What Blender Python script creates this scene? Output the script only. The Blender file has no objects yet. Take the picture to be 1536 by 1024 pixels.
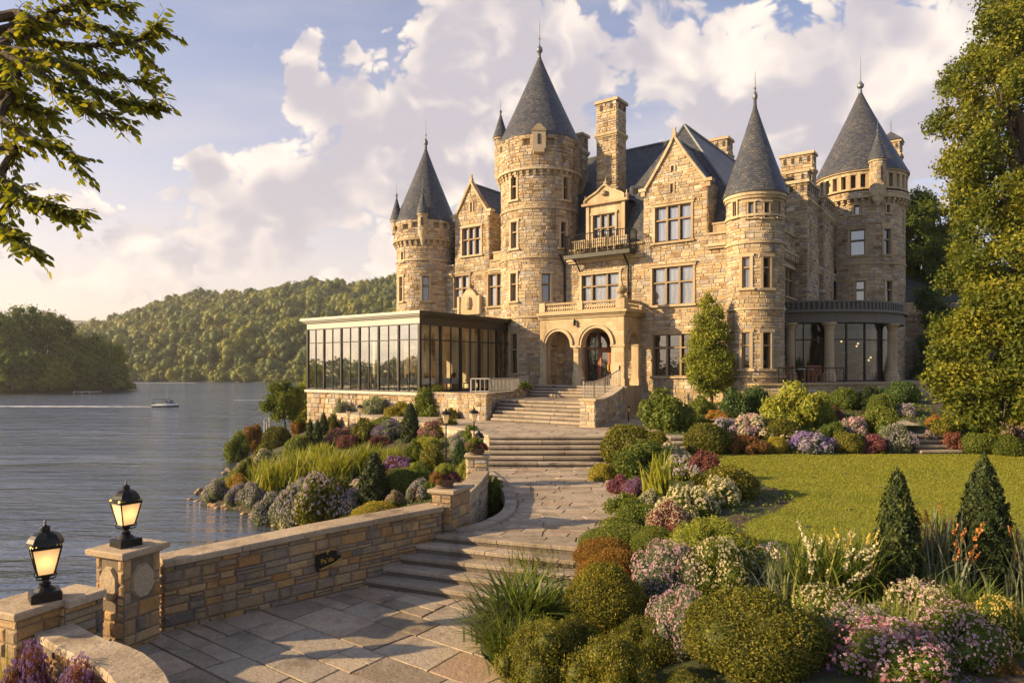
import bpy, math, random
import numpy as np
from math import sin, cos, pi, sqrt, atan2, radians
from mathutils import Vector
random.seed(7)
SC = bpy.context.scene
COL = SC.collection

# ------------------------------------------------------------------ camera
HZ = 555.0; F = 1024.0; CZ = 6.0
cd = bpy.data.cameras.new('camera'); cam = bpy.data.objects.new('camera', cd); COL.objects.link(cam)
cam.location = (0, 0, CZ); cam.rotation_euler = (radians(90), 0, 0)
cd.lens = 24; cd.sensor_width = 36; cd.shift_y = 43/1536; cd.clip_end = 9000; cd.clip_start = 0.1
SC.camera = cam

# ------------------------------------------------------------------ sun, sky
SUN_EL = radians(21)
SUN_DIR = Vector((-0.985, -0.17, 0)).normalized()*cos(SUN_EL) + Vector((0, 0, sin(SUN_EL)))
sd = bpy.data.lights.new('sun', 'SUN'); sd.energy = 5.0; sd.angle = radians(0.6); sd.color = (1.0, 0.735, 0.405)
sun = bpy.data.objects.new('sun', sd); COL.objects.link(sun)
sun.rotation_euler = SUN_DIR.to_track_quat('Z', 'Y').to_euler()
SC.view_settings.view_transform = 'Standard'; SC.view_settings.look = 'None'
SC.view_settings.exposure = 1.0; SC.view_settings.gamma = 1

class NT:
    """small helper for writing node maths"""
    def __init__(s, tree): s.t = tree; s.n = tree.nodes; s.l = tree.links
    def new(s, kind, **kw):
        nd = s.n.new(kind)
        for k, v in kw.items(): setattr(nd, k, v)
        return nd
    def put(s, sock, v):
        if hasattr(v, 'is_output'): s.l.new(v, sock)
        else: sock.default_value = (*v, 1) if sock.type == 'RGBA' and len(v) == 3 else v
    def m(s, op, a, b=0.0, c=0.0, clamp=False):
        nd = s.new('ShaderNodeMath', operation=op); nd.use_clamp = clamp
        s.put(nd.inputs[0], a); s.put(nd.inputs[1], b); s.put(nd.inputs[2], c)
        return nd.outputs[0]
    def vm(s, op, a, b=(0, 0, 0)):
        nd = s.new('ShaderNodeVectorMath', operation=op); s.put(nd.inputs[0], a); s.put(nd.inputs[1], b)
        return nd.outputs['Value'] if op in ('DOT_PRODUCT', 'LENGTH') else nd.outputs['Vector']
    def sm(s, v, a, b, lo=0.0, hi=1.0):
        nd = s.new('ShaderNodeMapRange', interpolation_type='SMOOTHSTEP')
        s.put(nd.inputs[0], v); s.put(nd.inputs[1], a); s.put(nd.inputs[2], b); s.put(nd.inputs[3], lo); s.put(nd.inputs[4], hi)
        return nd.outputs[0]
    def mix(s, f, a, b, mode='MIX'):
        nd = s.new('ShaderNodeMix', data_type='RGBA', blend_type=mode)
        s.put(nd.inputs[0], f)
        for q, v in ((6, a), (7, b)):
            if not hasattr(v, 'is_output') and len(v) == 3: v = (*v, 1)
            s.put(nd.inputs[q], v)
        return nd.outputs[2]
    def noise(s, vec, scale, detail=4, rough=0.55, dist=0.0, out='Fac'):
        nd = s.new('ShaderNodeTexNoise')
        if vec is not None: s.put(nd.inputs['Vector'], vec)
        s.put(nd.inputs['Scale'], scale); s.put(nd.inputs['Detail'], detail); s.put(nd.inputs['Roughness'], rough); s.put(nd.inputs['Distortion'], dist)
        return nd.outputs[out]
    def ramp(s, f, stops, interp='LINEAR'):
        nd = s.new('ShaderNodeValToRGB'); e = nd.color_ramp.elements; nd.color_ramp.interpolation = interp
        while len(e) < len(stops): e.new(0.5)
        for q, (p, c) in zip(e, stops): q.position = p; q.color = (*c, 1) if len(c) == 3 else c
        s.put(nd.inputs[0], f); return nd.outputs[0]

def pxdir(px, py):
    v = Vector(((px-768)/F, 1.0, (HZ-py)/F)); return v.normalized()

def make_world():
    w = bpy.data.worlds.new('World'); SC.world = w; w.use_nodes = True
    T = NT(w.node_tree); T.n.clear()
    out = T.new('ShaderNodeOutputWorld'); bg = T.new('ShaderNodeBackground')
    sky = T.new('ShaderNodeTexSky', sky_type='NISHITA'); sky.sun_disc = False
    sky.sun_elevation = SUN_EL; sky.sun_rotation = atan2(SUN_DIR.x, SUN_DIR.y)
    sky.air_density = 1.0; sky.dust_density = 1.2; sky.ozone_density = 1.6; sky.altitude = 100
    tc = T.new('ShaderNodeTexCoord'); d = T.vm('NORMALIZE', tc.outputs['Generated'])
    sep = T.new('ShaderNodeSeparateXYZ'); T.l.new(d, sep.inputs[0]); dx, dy, dz = sep.outputs
    # cumulus field: rounded billows over a broad noise, in direction space
    st = T.vm('MULTIPLY', d, (1.0, 1.0, 1.25))
    w1 = T.noise(st, 3.0, 4, 0.55, out='Color')
    wp = T.vm('ADD', st, T.vm('MULTIPLY', T.vm('SUBTRACT', w1, (0.5, 0.5, 0.5)), (0.16, 0.16, 0.16)))
    def puff(v, det, fine=True):
        f = T.m('MULTIPLY', T.noise(v, 3.4, det, 0.5), 0.80)
        for sc, am in (((8.5, 0.22), (19.0, 0.15), (43.0, 0.085), (90.0, 0.04)) if fine else ((8.5, 0.22), (19.0, 0.10))):
            n_ = T.noise(v, sc, 1, 0.5)
            f = T.m('MULTIPLY_ADD', T.m('SUBTRACT', T.m('ABSOLUTE', T.m('MULTIPLY_ADD', n_, 4.0, -2.0)), 0.45), am, f)
        return f
    n1 = puff(wp, 4); n1s = puff(wp, 2, False); n2 = puff(T.vm('ADD', wp, (-0.050, -0.012, 0.034)), 2, False)
    # where the photograph's cloud masses stand
    blobs = [(690, 120, 8, .24), (610, 190, 6, .22), (800, 60, 7, .18), (720, 270, 9, .2), (960, 200, 11, .2), (1100, 180, 9, .2), (1230, 90, 10, .2), (1010, 50, 6, .08), (1400, 60, 8, .17), (1400, 255, 4.5, .26),
             (400, 235, 5, .24), (450, 310, 8, .20), (230, 345, 7, .15), (360, 290, 5, .16), (120, 345, 6, .13), (60, 330, 5, .10), (940, 190, 3.5, -.20), (1020, 190, 3, -.06), (650, 320, 4, -.14), (885, 130, 2.6, -.13), (1180, 40, 4, -.12), (520, 330, 3, -.10), (760, 60, 2, -.08), (420, 66, 2.4, .26), (485, 108, 2.8, .30), (350, 45, 2.6, .20), (540, 260, 6, .16), (455, 152, 1.8, .26), (270, 240, 2.4, .18), (550, 55, 1.5, .16), (310, 243, 1.2, .16),
             (570, 90, 3.4, -.24), (250, 110, 10, -.12), (330, 165, 6, -.24), (1440, 160, 4, -.06), (515, 190, 3.6, -.20), (1340, 150, 3, -.08), (880, 20, 3, -.10), (1130, 10, 5, -.13), (80, 150, 9, -.14)]
    acc = 0.0
    for (px, py, deg, amt) in blobs:
        c = pxdir(px, py)
        dot = T.vm('DOT_PRODUCT', d, tuple(c))
        s_ = T.sm(dot, cos(radians(deg*1.55)), cos(radians(deg*.2)))
        acc = T.m('MULTIPLY_ADD', s_, amt, acc)
    field = T.m('ADD', n1, acc)
    dens = T.sm(field, 0.56, 0.655)
    pl = T.new('ShaderNodeCombineXYZ'); zz = T.m('ADD', T.m('ABSOLUTE', dz), 0.10)
    T.put(pl.inputs[0], T.m('DIVIDE', dx, zz)); T.put(pl.inputs[1], T.m('DIVIDE', dy, zz))
    ci = T.noise(T.vm('MULTIPLY', pl.outputs[0], (0.45, 1.0, 1)), 1.3, 8, 0.6)
    cirrus = T.m('MULTIPLY', T.sm(ci, 0.40, 0.74), 0.60)
    thick = T.sm(field, 0.60, 0.95)
    diff = T.m('ADD', T.m('MULTIPLY', T.m('SUBTRACT', n1s, n2), 1.0), T.m('MULTIPLY', T.m('SUBTRACT', n1, n1s), 0.55))
    lit = T.sm(T.m('MULTIPLY_ADD', thick, -0.16, diff), -0.15, 0.14)
    ccol = T.mix(lit, (5.3, 4.9, 5.3), (10.2, 8.8, 7.6))
    skyc = T.mix(1.0, sky.outputs[0], (1.20, 1.38, 1.66), 'MULTIPLY')
    az = T.vm('DOT_PRODUCT', d, (-0.85, 0.5, 0))
    veil = T.m('POWER', T.m('SUBTRACT', 1.0, T.m('ABSOLUTE', dz), clamp=True), 3.2)
    vs = T.m('MULTIPLY', veil, T.sm(az, -0.5, 0.9, 0.60, 1.0))
    base = T.mix(T.m('MULTIPLY', vs, 0.95), skyc, (10.4, 7.9, 6.0))
    base = T.mix(cirrus, base, (7.0, 6.3, 6.2))
    lowf = T.sm(dz, 0.02, 0.22)
    colr = T.mix(T.m('MULTIPLY', dens, T.m('MULTIPLY_ADD', lowf, 0.6, 0.33)), base, ccol)
    T.l.new(colr, bg.inputs[0]); bg.inputs[1].default_value = 0.061
    T.l.new(bg.outputs[0], out.inputs[0])
make_world()

# ------------------------------------------------------------------ picture <-> place
def at(px, py, D): return Vector(((px-768)/F*D, D, CZ+(HZ-py)/F*D))
def onz(px, py, z):
    D = (CZ-z)*F/(py-HZ); return Vector(((px-768)/F*D, D, z))

# ------------------------------------------------------------------ objects
def tag(o, label=None, cat=None, group=None, kind=None):
    if label: o['label'] = label
    if cat: o['category'] = cat
    if group: o['group'] = group
    if kind: o['kind'] = kind
    return o
def empty(name, loc, label=None, cat=None, group=None, rz=0):
    o = bpy.data.objects.new(name, None); o.location = loc; o.rotation_euler[2] = rz; COL.objects.link(o)
    o.empty_display_size = 0.3
    return tag(o, label, cat, group)
def wloc(o):
    v = Vector((0, 0, 0))
    while o is not None: v += Vector(o.location); o = o.parent
    return v
def mesh_np(name, V, Fq, mats, rnd=None, mi=None, uv=None, parent=None, loc=None, smooth=False, world=True):
    """link one mesh; V in world coordinates when world, faces all quads or all triangles"""
    V = np.asarray(V, dtype=np.float64); Fq = np.asarray(Fq, dtype=np.int32)
    me = bpy.data.meshes.new(name)
    base = Vector((0, 0, 0))
    if world: base = wloc(parent) if parent is not None else Vector(loc or (0, 0, 0))
    V = V - np.array(base)
    me.vertices.add(len(V)); me.vertices.foreach_set('co', V.astype(np.float32).ravel())
    k = Fq.shape[1]; nf = len(Fq)
    me.loops.add(nf*k); me.polygons.add(nf)
    me.loops.foreach_set('vertex_index', Fq.ravel())
    me.polygons.foreach_set('loop_start', np.arange(0, nf*k, k, dtype=np.int32))
    me.polygons.foreach_set('loop_total', np.full(nf, k, dtype=np.int32))
    for m_ in (mats if isinstance(mats, (list, tuple)) else [mats]): me.materials.append(m_)
    if mi is not None: me.polygons.foreach_set('material_index', np.asarray(mi, dtype=np.int32))
    if smooth: me.polygons.foreach_set('use_smooth', np.ones(nf, dtype=bool))
    if uv is not None:
        ul = me.uv_layers.new(name='UVMap'); ul.data.foreach_set('uv', np.asarray(uv, dtype=np.float32).ravel())
    me.update(calc_edges=True)
    if rnd is not None:
        at_ = me.attributes.new('rnd', 'FLOAT', 'FACE'); at_.data.foreach_set('value', np.asarray(rnd, dtype=np.float32))
    o = bpy.data.objects.new(name, me); COL.objects.link(o)
    if parent is not None: o.parent = parent
    elif loc is not None: o.location = loc
    return o

class MB:
    """mesh builder in world coordinates; every polygon becomes quads (triangles repeat a vertex away)"""
    def __init__(s): s.v = []; s.f = []; s.r = []; s.m = []; s.uv = []
    def poly(s, pts, m=0, r=None, uv=None):
        i = len(s.v); s.v += [tuple(p) for p in pts]; s.f.append(list(range(i, i+len(pts)))); s.m.append(m)
        s.r.append(random.random() if r is None else r)
        s.uv.append(uv if uv is not None else [(0, 0)]*len(pts))
    def hexa(s, c, m=0, r=None):
        """c: 8 corners, bottom ring then top ring"""
        r = random.random() if r is None else r
        for q in ((0, 3, 2, 1), (4, 5, 6, 7), (0, 1, 5, 4), (1, 2, 6, 5), (2, 3, 7, 6), (3, 0, 4, 7)):
            s.poly([c[k] for k in q], m, r)
    def fbox(s, fr, a0, a1, d0, d1, z0, z1, m=0, r=None, n=1):
        """box in a wall frame; n pieces along a for curved frames"""
        r = random.random() if r is None else r
        A = [a0+(a1-a0)*k/n for k in range(n+1)]
        for k in range(n):
            c = [fr(A[k], d0, z0), fr(A[k+1], d0, z0), fr(A[k+1], d1, z0), fr(A[k], d1, z0), fr(A[k], d0, z1), fr(A[k+1], d0, z1), fr(A[k+1], d1, z1), fr(A[k], d1, z1)]
            qs = [(0, 3, 2, 1), (4, 5, 6, 7), (0, 1, 5, 4), (2, 3, 7, 6)]
            if k == 0: qs.append((3, 0, 4, 7))
            if k == n-1: qs.append((1, 2, 6, 5))
            for q in qs: s.poly([c[j] for j in q], m, r)
    def box(s, x0, x1, y0, y1, z0, z1, m=0, r=None):
        s.fbox(lambda a, d, z: (a, d, z), x0, x1, y0, y1, z0, z1, m, r)
    def prism(s, pts, z0, z1, m=0, r=None, bottom=False):
        """vertical prism over an outline of (x, y)"""
        r = random.random() if r is None else r
        n = len(pts)
        zt = z1 if callable(z1) else (lambda x, y: z1)
        zb = z0 if callable(z0) else (lambda x, y: z0)
        s.poly([(x, y, zt(x, y)) for x, y in pts], m, r, [(x, y) for x, y in pts])
        for k in range(n):
            a, b = pts[k], pts[(k+1) % n]
            s.poly([(a[0], a[1], zb(*a)), (b[0], b[1], zb(*b)), (b[0], b[1], zt(*b)), (a[0], a[1], zt(*a))], m, r)
    def tube(s, P, R, n=8, m=0, cap=True):
        P = [Vector(p) for p in P]
        if not isinstance(R, (list, tuple)): R = [R]*len(P)
        rings = []
        for k, p in enumerate(P):
            t = (P[min(k+1, len(P)-1)]-P[max(k-1, 0)]).normalized()
            a = t.cross(Vector((0, 0, 1)))
            if a.length < 1e-3: a = Vector((1, 0, 0))
            a.normalize(); b = t.cross(a)
            rings.append([p+(a*cos(2*pi*j/n)+b*sin(2*pi*j/n))*R[k] for j in range(n)])
        r = random.random()
        for k in range(len(P)-1):
            for j in range(n):
                j2 = (j+1) % n
                s.poly([rings[k][j], rings[k][j2], rings[k+1][j2], rings[k+1][j]], m, r)
        if cap:
            s.poly(rings[0][::-1], m, r); s.poly(rings[-1], m, r)
    def lathe(s, c, prof, n=32, m=0, r=None, uvs=1.0, a0=0.0):
        """surface of revolution about a vertical axis, prof = [(radius, z)]; uv = (arc, slope) in metres"""
        r = random.random() if r is None else r
        L = 0.0
        for k in range(len(prof)-1):
            (r0, z0), (r1, z1) = prof[k], prof[k+1]; dl = sqrt((r1-r0)**2+(z1-z0)**2)
            rm = max(r0, r1, .02)
            for j in range(n):
                t0, t1 = a0+2*pi*j/n, a0+2*pi*(j+1)/n
                p = lambda rr, t, z: (c[0]+rr*sin(t), c[1]-rr*cos(t), z)
                uv = [(t0*rm*uvs, L), (t1*rm*uvs, L), (t1*rm*uvs, L+dl), (t0*rm*uvs, L+dl)]
                if r1 < 1e-4: s.poly([p(r0, t0, z0), p(r0, t1, z0), p(0, 0, z1)], m, r, uv[:3])
                elif r0 < 1e-4: s.poly([p(0, 0, z0), p(r1, t1, z1), p(r1, t0, z1)], m, r, [uv[0], uv[2], uv[3]])
                else: s.poly([p(r0, t0, z0), p(r0, t1, z0), p(r1, t1, z1), p(r1, t0, z1)], m, r, uv)
            L += dl
    def build(s, name, mats, parent=None, loc=None, smooth=False, label=None, cat=None, group=None, kind=None):
        base = wloc(parent) if parent is not None else Vector(loc or (0, 0, 0))
        me = bpy.data.meshes.new(name)
        me.from_pydata([tuple(Vector(p)-base) for p in s.v], [], s.f)
        for m_ in (mats if isinstance(mats, (list, tuple)) else [mats]): me.materials.append(m_)
        me.polygons.foreach_set('material_index', s.m)
        if smooth:
            me.polygons.foreach_set('use_smooth', [True]*len(s.f))
        at_ = me.attributes.new('rnd', 'FLOAT', 'FACE'); at_.data.foreach_set('value', s.r)
        ul = me.uv_layers.new(name='UVMap'); ul.data.foreach_set('uv', np.array([c for f in s.uv for c in f], dtype=np.float32).ravel())
        me.update()
        if smooth:
            import bmesh
            bm = bmesh.new(); bm.from_mesh(me); bmesh.ops.remove_doubles(bm, verts=bm.verts, dist=0.0005); bm.to_mesh(me); bm.free()
            try: me.set_sharp_from_angle(angle=radians(40))
            except Exception: pass
        o = bpy.data.objects.new(name, me); COL.objects.link(o)
        if parent is not None: o.parent = parent
        elif loc is not None: o.location = loc
        return tag(o, label, cat, group, kind)

# ------------------------------------------------------------------ materials
def pmat(name):
    m_ = bpy.data.materials.new(name); m_.use_nodes = True
    T = NT(m_.node_tree); b = T.n['Principled BSDF']; return m_, T, b
def coord(T, kind='Object'):
    return T.new('ShaderNodeTexCoord').outputs[kind]
def attr(T, name='rnd'):
    return T.new('ShaderNodeAttribute', attribute_name=name).outputs['Fac']
def bump(T, b, h, dist=0.02, strength=1.0):
    n_ = T.new('ShaderNodeBump'); T.put(n_.inputs['Height'], h); n_.inputs['Distance'].default_value = dist; n_.inputs['Strength'].default_value = strength
    T.l.new(n_.outputs[0], b.inputs['Normal'])
def pos(T): return T.new('ShaderNodeNewGeometry').outputs['Position']

def stone(name, stops, stain=(0.55, 0.5, 0.42), grain=9.0, bd=0.03, rough=0.9, st=0.5):
    m_, T, b = pmat(name); p = pos(T)
    r = attr(T); n = T.noise(p, 3.1, 5, 0.6)
    c = T.ramp(T.m('MULTIPLY_ADD', T.m('SUBTRACT', n, 0.5), 0.35, r, clamp=True), stops)
    big = T.noise(p, 0.35, 5, 0.6); c = T.mix(T.m('MULTIPLY', T.sm(big, 0.45, 0.75), st), c, T.mix(1.0, c, stain, 'MULTIPLY'))
    sk = T.noise(T.vm('MULTIPLY', p, (1.6, 1.6, 0.16)), 1.0, 5, 0.65); c = T.mix(T.m('MULTIPLY', T.sm(sk, 0.50, 0.70), st), c, T.mix(1.0, c, (0.50, 0.47, 0.44), 'MULTIPLY'))
    g = T.noise(p, 22, 4, 0.7); c = T.mix(1.0, c, T.ramp(g, [(0.25, (0.68, 0.66, 0.64)), (0.75, (1.2, 1.2, 1.2))]), 'MULTIPLY')
    T.put(b.inputs['Base Color'], c); T.put(b.inputs['Roughness'], rough)
    h = T.m('MULTIPLY_ADD', T.noise(p, grain*4, 4, 0.7), 0.4, T.noise(p, grain, 4, 0.6))
    bump(T, b, h, bd); return m_
def plain(name, col, rough=0.6, metal=0.0, var=0.15, scale=6, bd=0.0, spec=0.5):
    m_, T, b = pmat(name); p = pos(T)
    n = T.noise(p, scale, 5, 0.6)
    lo = tuple(max(0, c*(1-var)) for c in col); hi = tuple(c*(1+var) for c in col)
    T.put(b.inputs['Base Color'], T.ramp(n, [(0.3, lo), (0.7, hi)]))
    T.put(b.inputs['Roughness'], rough); T.put(b.inputs['Metallic'], metal); T.put(b.inputs['Specular IOR Level'], spec)
    if bd: bump(T, b, T.noise(p, scale*5, 4, 0.6), bd)
    return m_

CAST = [(0.0, (0.280, 0.175, 0.097)), (0.12, (0.453, 0.323, 0.172)), (0.28, (0.539, 0.425, 0.268)), (0.42, (0.399, 0.312, 0.220)), (0.56, (0.593, 0.493, 0.343)), (0.70, (0.496, 0.357, 0.186)), (0.84, (0.302, 0.267, 0.241)), (0.92, (0.431, 0.374, 0.317)), (1.0, (0.625, 0.539, 0.413))]
GARD = [(0.0, (0.30, 0.155, 0.05)), (0.16, (0.46, 0.26, 0.095)), (0.3, (0.16, 0.135, 0.115)), (0.42, (0.42, 0.28, 0.135)), (0.56, (0.23, 0.18, 0.135)), (0.7, (0.50, 0.325, 0.15)), (0.84, (0.35, 0.215, 0.095)), (1.0, (0.30, 0.235, 0.16))]
M = {}
M['castle'] = stone('castle_rubble_stone', CAST, stain=(0.50, 0.485, 0.48), st=0.85)
M['mullion'] = stone('brown_window_stone', [(0, (0.26, 0.185, 0.105)), (1, (0.36, 0.265, 0.16))], grain=6, bd=.006, st=.4)
M['mortar'] = plain('lime_mortar', (0.36, 0.275, 0.17), 0.95, var=0.2, scale=9, bd=0.01)
M['trim'] = stone('dressed_limestone', [(0, (0.39, 0.29, 0.165)), (0.5, (0.48, 0.37, 0.225)), (1, (0.55, 0.44, 0.29))], grain=5, bd=0.008, st=0.6)
M['pale'] = plain('pale_painted_metal', (0.44, 0.40, 0.33), 0.5, var=0.06)
M['garden'] = stone('garden_wall_stone', GARD, grain=12, bd=0.02)
M['gmortar'] = plain('dark_mortar', (0.16, 0.12, 0.085), 0.95, bd=0.01)
M['coping'] = stone('coping_stone', [(0, (0.34, 0.25, 0.155)), (0.5, (0.42, 0.32, 0.21)), (1, (0.50, 0.40, 0.28))], grain=6, bd=0.02, st=0.9, stain=(0.5, 0.48, 0.46))
M['flag'] = stone('flagstone', [(0, (0.26, 0.20, 0.135)), (0.3, (0.42, 0.335, 0.235)), (0.6, (0.35, 0.285, 0.21)), (0.85, (0.49, 0.39, 0.27)), (1, (0.36, 0.245, 0.155))], grain=7, bd=0.015, st=0.8, rough=0.75)
M['joint'] = plain('joint_sand', (0.10, 0.085, 0.065), 0.95)
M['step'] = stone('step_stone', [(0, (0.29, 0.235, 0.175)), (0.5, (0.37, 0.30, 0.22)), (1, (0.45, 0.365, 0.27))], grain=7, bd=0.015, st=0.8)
M['riser'] = stone('shaded_riser_stone', [(0, (0.13, 0.105, 0.08)), (0.5, (0.17, 0.138, 0.105)), (1, (0.22, 0.175, 0.13))], grain=8, bd=0.02, st=0.6)  # darker copy of the step stone, riser shade put into the colour
M['black'] = plain('black_iron', (0.018, 0.017, 0.016), 0.42, 0.6, var=0.3)
M['bronze'] = plain('dark_bronze_frame', (0.032, 0.027, 0.022), 0.4, 0.4, var=0.2)
M['gold'] = plain('gilding', (0.62, 0.42, 0.10), 0.35, 0.8)
M['lead'] = plain('lead_sheet', (0.16, 0.17, 0.18), 0.45, 0.5, var=0.2)
M['wood'] = plain('red_brown_door_wood', (0.27, 0.09, 0.035), 0.4, var=0.35, scale=14)
M['rail'] = plain('grey_railing_paint', (0.36, 0.33, 0.29), 0.5)
M['interior'] = plain('cream_plaster', (0.74, 0.65, 0.46), 0.8, var=0.05)
M['dark_in'] = plain('dark_interior', (0.06, 0.045, 0.035), 0.9)
M['bark'] = plain('tree_bark', (0.10, 0.07, 0.045), 0.95, var=0.5, scale=10, bd=0.04)
M['terracotta'] = plain('planter_clay', (0.12, 0.08, 0.06), 0.8)
M['white'] = plain('white_gelcoat', (0.72, 0.70, 0.67), 0.3)
M['navy'] = plain('dark_blue_hull', (0.06, 0.07, 0.09), 0.3)
M['glow'] = None

def slate():
    m_, T, b = pmat('slate_roof'); uv = coord(T, 'UV'); p = pos(T)
    br = T.new('ShaderNodeTexBrick', offset=0.5)
    wv = T.vm('ADD', uv, T.vm('MULTIPLY', T.vm('SUBTRACT', T.noise(p, 2.0, 3, 0.5, out='Color'), (0.5, 0.5, 0.5)), (0.06, 0.05, 0)))
    T.l.new(wv, br.inputs['Vector'])
    for k, v in (('Scale', 1.0), ('Brick Width', 0.2), ('Row Height', 0.135), ('Mortar Size', 0.010), ('Mortar Smooth', 0.2), ('Bias', 0.0)): br.inputs[k].default_value = v
    br.inputs['Color1'].default_value = (0, 0, 0, 1); br.inputs['Color2'].default_value = (1, 1, 1, 1); br.inputs['Mortar'].default_value = (0.4, 0.4, 0.4, 1)
    n = T.noise(p, 0.8, 5, 0.65)
    f = T.m('ADD', T.m('MULTIPLY', br.outputs['Color'], 0.55), T.m('MULTIPLY', n, 0.45))
    c = T.ramp(f, [(0.15, (0.038, 0.042, 0.053)), (0.42, (0.066, 0.070, 0.082)), (0.65, (0.095, 0.090, 0.088)), (0.92, (0.17, 0.14, 0.11))])
    c = T.mix(T.m('MULTIPLY', br.outputs['Fac'], 0.75), c, (0.02, 0.02, 0.022))
    T.put(b.inputs['Base Color'], c); T.put(b.inputs['Roughness'], T.m('MULTIPLY_ADD', n, 0.3, 0.35)); b.inputs['Specular IOR Level'].default_value = 0.45
    sv = T.new('ShaderNodeSeparateXYZ'); T.l.new(wv, sv.inputs[0])
    saw = T.m('SUBTRACT', 1.0, T.m('FRACT', T.m('DIVIDE', sv.outputs[1], 0.135)))
    h = T.m('ADD', T.m('MULTIPLY', saw, 0.8), T.m('MULTIPLY', T.m('SUBTRACT', 1.0, br.outputs['Fac']), 0.4))
    h = T.m('ADD', h, T.m('MULTIPLY', br.outputs['Color'], 0.35))
    bump(T, b, h, 0.035); return m_
M['slate'] = slate()

def glass_opaque(name, behind, gloss, rough=0.03, fold_shade=False, wob=0.0):
    """a pane with what hangs right behind it: curtain or dark room"""
    m_, T, b = pmat(name); p = pos(T)
    c = behind
    if fold_shade:
        sx = T.new('ShaderNodeSeparateXYZ'); T.l.new(p, sx.inputs[0])
        ph = T.m('SINE', T.m('ADD', T.m('MULTIPLY', sx.outputs[0], 26), T.m('MULTIPLY', T.noise(p, 1.2, 2), 9)))
        c = T.mix(T.m('MULTIPLY_ADD', ph, 0.5, 0.5), tuple(q*0.62 for q in behind), behind)  # shade between the curtain folds put into the colour as wavy bands
    T.put(b.inputs['Base Color'], c); b.inputs['Roughness'].default_value = 0.6; b.inputs['Specular IOR Level'].default_value = 0.0
    g = T.new('ShaderNodeBsdfGlossy'); g.inputs['Roughness'].default_value = rough; g.inputs['Color'].default_value = (0.86, 0.85, 0.86, 1)
    bn = T.new('ShaderNodeBump'); bn.inputs['Distance'].default_value = 0.02; bn.inputs['Strength'].default_value = 0.25
    T.l.new(T.noise(p, 1.6, 2), bn.inputs['Height']); T.l.new(bn.outputs[0], g.inputs['Normal'])
    mx = T.new('ShaderNodeMixShader'); mx.inputs[0].default_value = gloss
    T.l.new(b.outputs[0], mx.inputs[1]); T.l.new(g.outputs[0], mx.inputs[2])
    T.l.new(mx.outputs[0], T.n['Material Output'].inputs[0]); return m_
M['pane_curtain'] = glass_opaque('curtained_pane', (0.19, 0.185, 0.185), 0.27, fold_shade=True)
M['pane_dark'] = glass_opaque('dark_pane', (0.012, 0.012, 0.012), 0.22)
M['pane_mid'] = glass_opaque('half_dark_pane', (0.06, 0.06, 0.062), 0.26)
def clear_glass(name, tint, gloss):
    m_, T, b = pmat(name)
    tr = T.new('ShaderNodeBsdfTransparent'); tr.inputs[0].default_value = (*tint, 1)
    g = T.new('ShaderNodeBsdfGlossy'); g.inputs['Roughness'].default_value = 0.015
    fr = T.new('ShaderNodeFresnel'); fr.inputs[0].default_value = 1.5
    mx = T.new('ShaderNodeMixShader'); T.l.new(T.m('MULTIPLY_ADD', fr.outputs[0], 0.9, gloss, clamp=True), mx.inputs[0])
    T.l.new(tr.outputs[0], mx.inputs[1]); T.l.new(g.outputs[0], mx.inputs[2])
    T.l.new(mx.outputs[0], T.n['Material Output'].inputs[0]); return m_
M['glass'] = clear_glass('conservatory_glass', (0.90, 0.92, 0.88), 0.03)
M['glass_front'] = clear_glass('reflecting_glass', (0.88, 0.93, 0.86), 0.52)
M['glass_side'] = clear_glass('bay_glass', (0.50, 0.50, 0.46), 0.04)
def lamp_glass():
    m_, T, b = pmat('frosted_lamp_glass')
    b.inputs['Base Color'].default_value = (0.85, 0.72, 0.50, 1); b.inputs['Roughness'].default_value = 0.35
    b.inputs['Emission Color'].default_value = (1.0, 0.62, 0.26, 1); b.inputs['Emission Strength'].default_value = 0.06
    tr = T.new('ShaderNodeBsdfTranslucent'); tr.inputs[0].default_value = (1.0, 0.84, 0.6, 1)
    mx = T.new('ShaderNodeMixShader'); mx.inputs[0].default_value = 0.5
    T.l.new(b.outputs[0], mx.inputs[1]); T.l.new(tr.outputs[0], mx.inputs[2])
    T.l.new(mx.outputs[0], T.n['Material Output'].inputs[0]); return m_
M['lampglass'] = lamp_glass()
def foliage(name, stops, trans=0.35, rough=0.6, spec=0.3, objvar=0.12):
    m_, T, b = pmat(name); p = pos(T)
    oi = T.new('ShaderNodeObjectInfo').outputs['Random']
    f = T.m('ADD', T.m('MULTIPLY', attr(T), 0.6), T.m('MULTIPLY', T.noise(p, 1.7, 3, 0.6), 0.4))
    f = T.m('ADD', f, T.m('MULTIPLY', T.m('SUBTRACT', oi, 0.5), objvar*2), clamp=True)
    c = T.ramp(f, stops)
    T.put(b.inputs['Base Color'], c); b.inputs['Roughness'].default_value = rough; b.inputs['Specular IOR Level'].default_value = spec
    tr = T.new('ShaderNodeBsdfTranslucent'); T.l.new(T.mix(1.0, c, (1.25, 1.2, 0.6), 'MULTIPLY'), tr.inputs[0])
    mx = T.new('ShaderNodeMixShader'); mx.inputs[0].default_value = trans
    T.l.new(b.outputs[0], mx.inputs[1]); T.l.new(tr.outputs[0], mx.inputs[2])
    T.l.new(mx.outputs[0], T.n['Material Output'].inputs[0]); return m_
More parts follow.
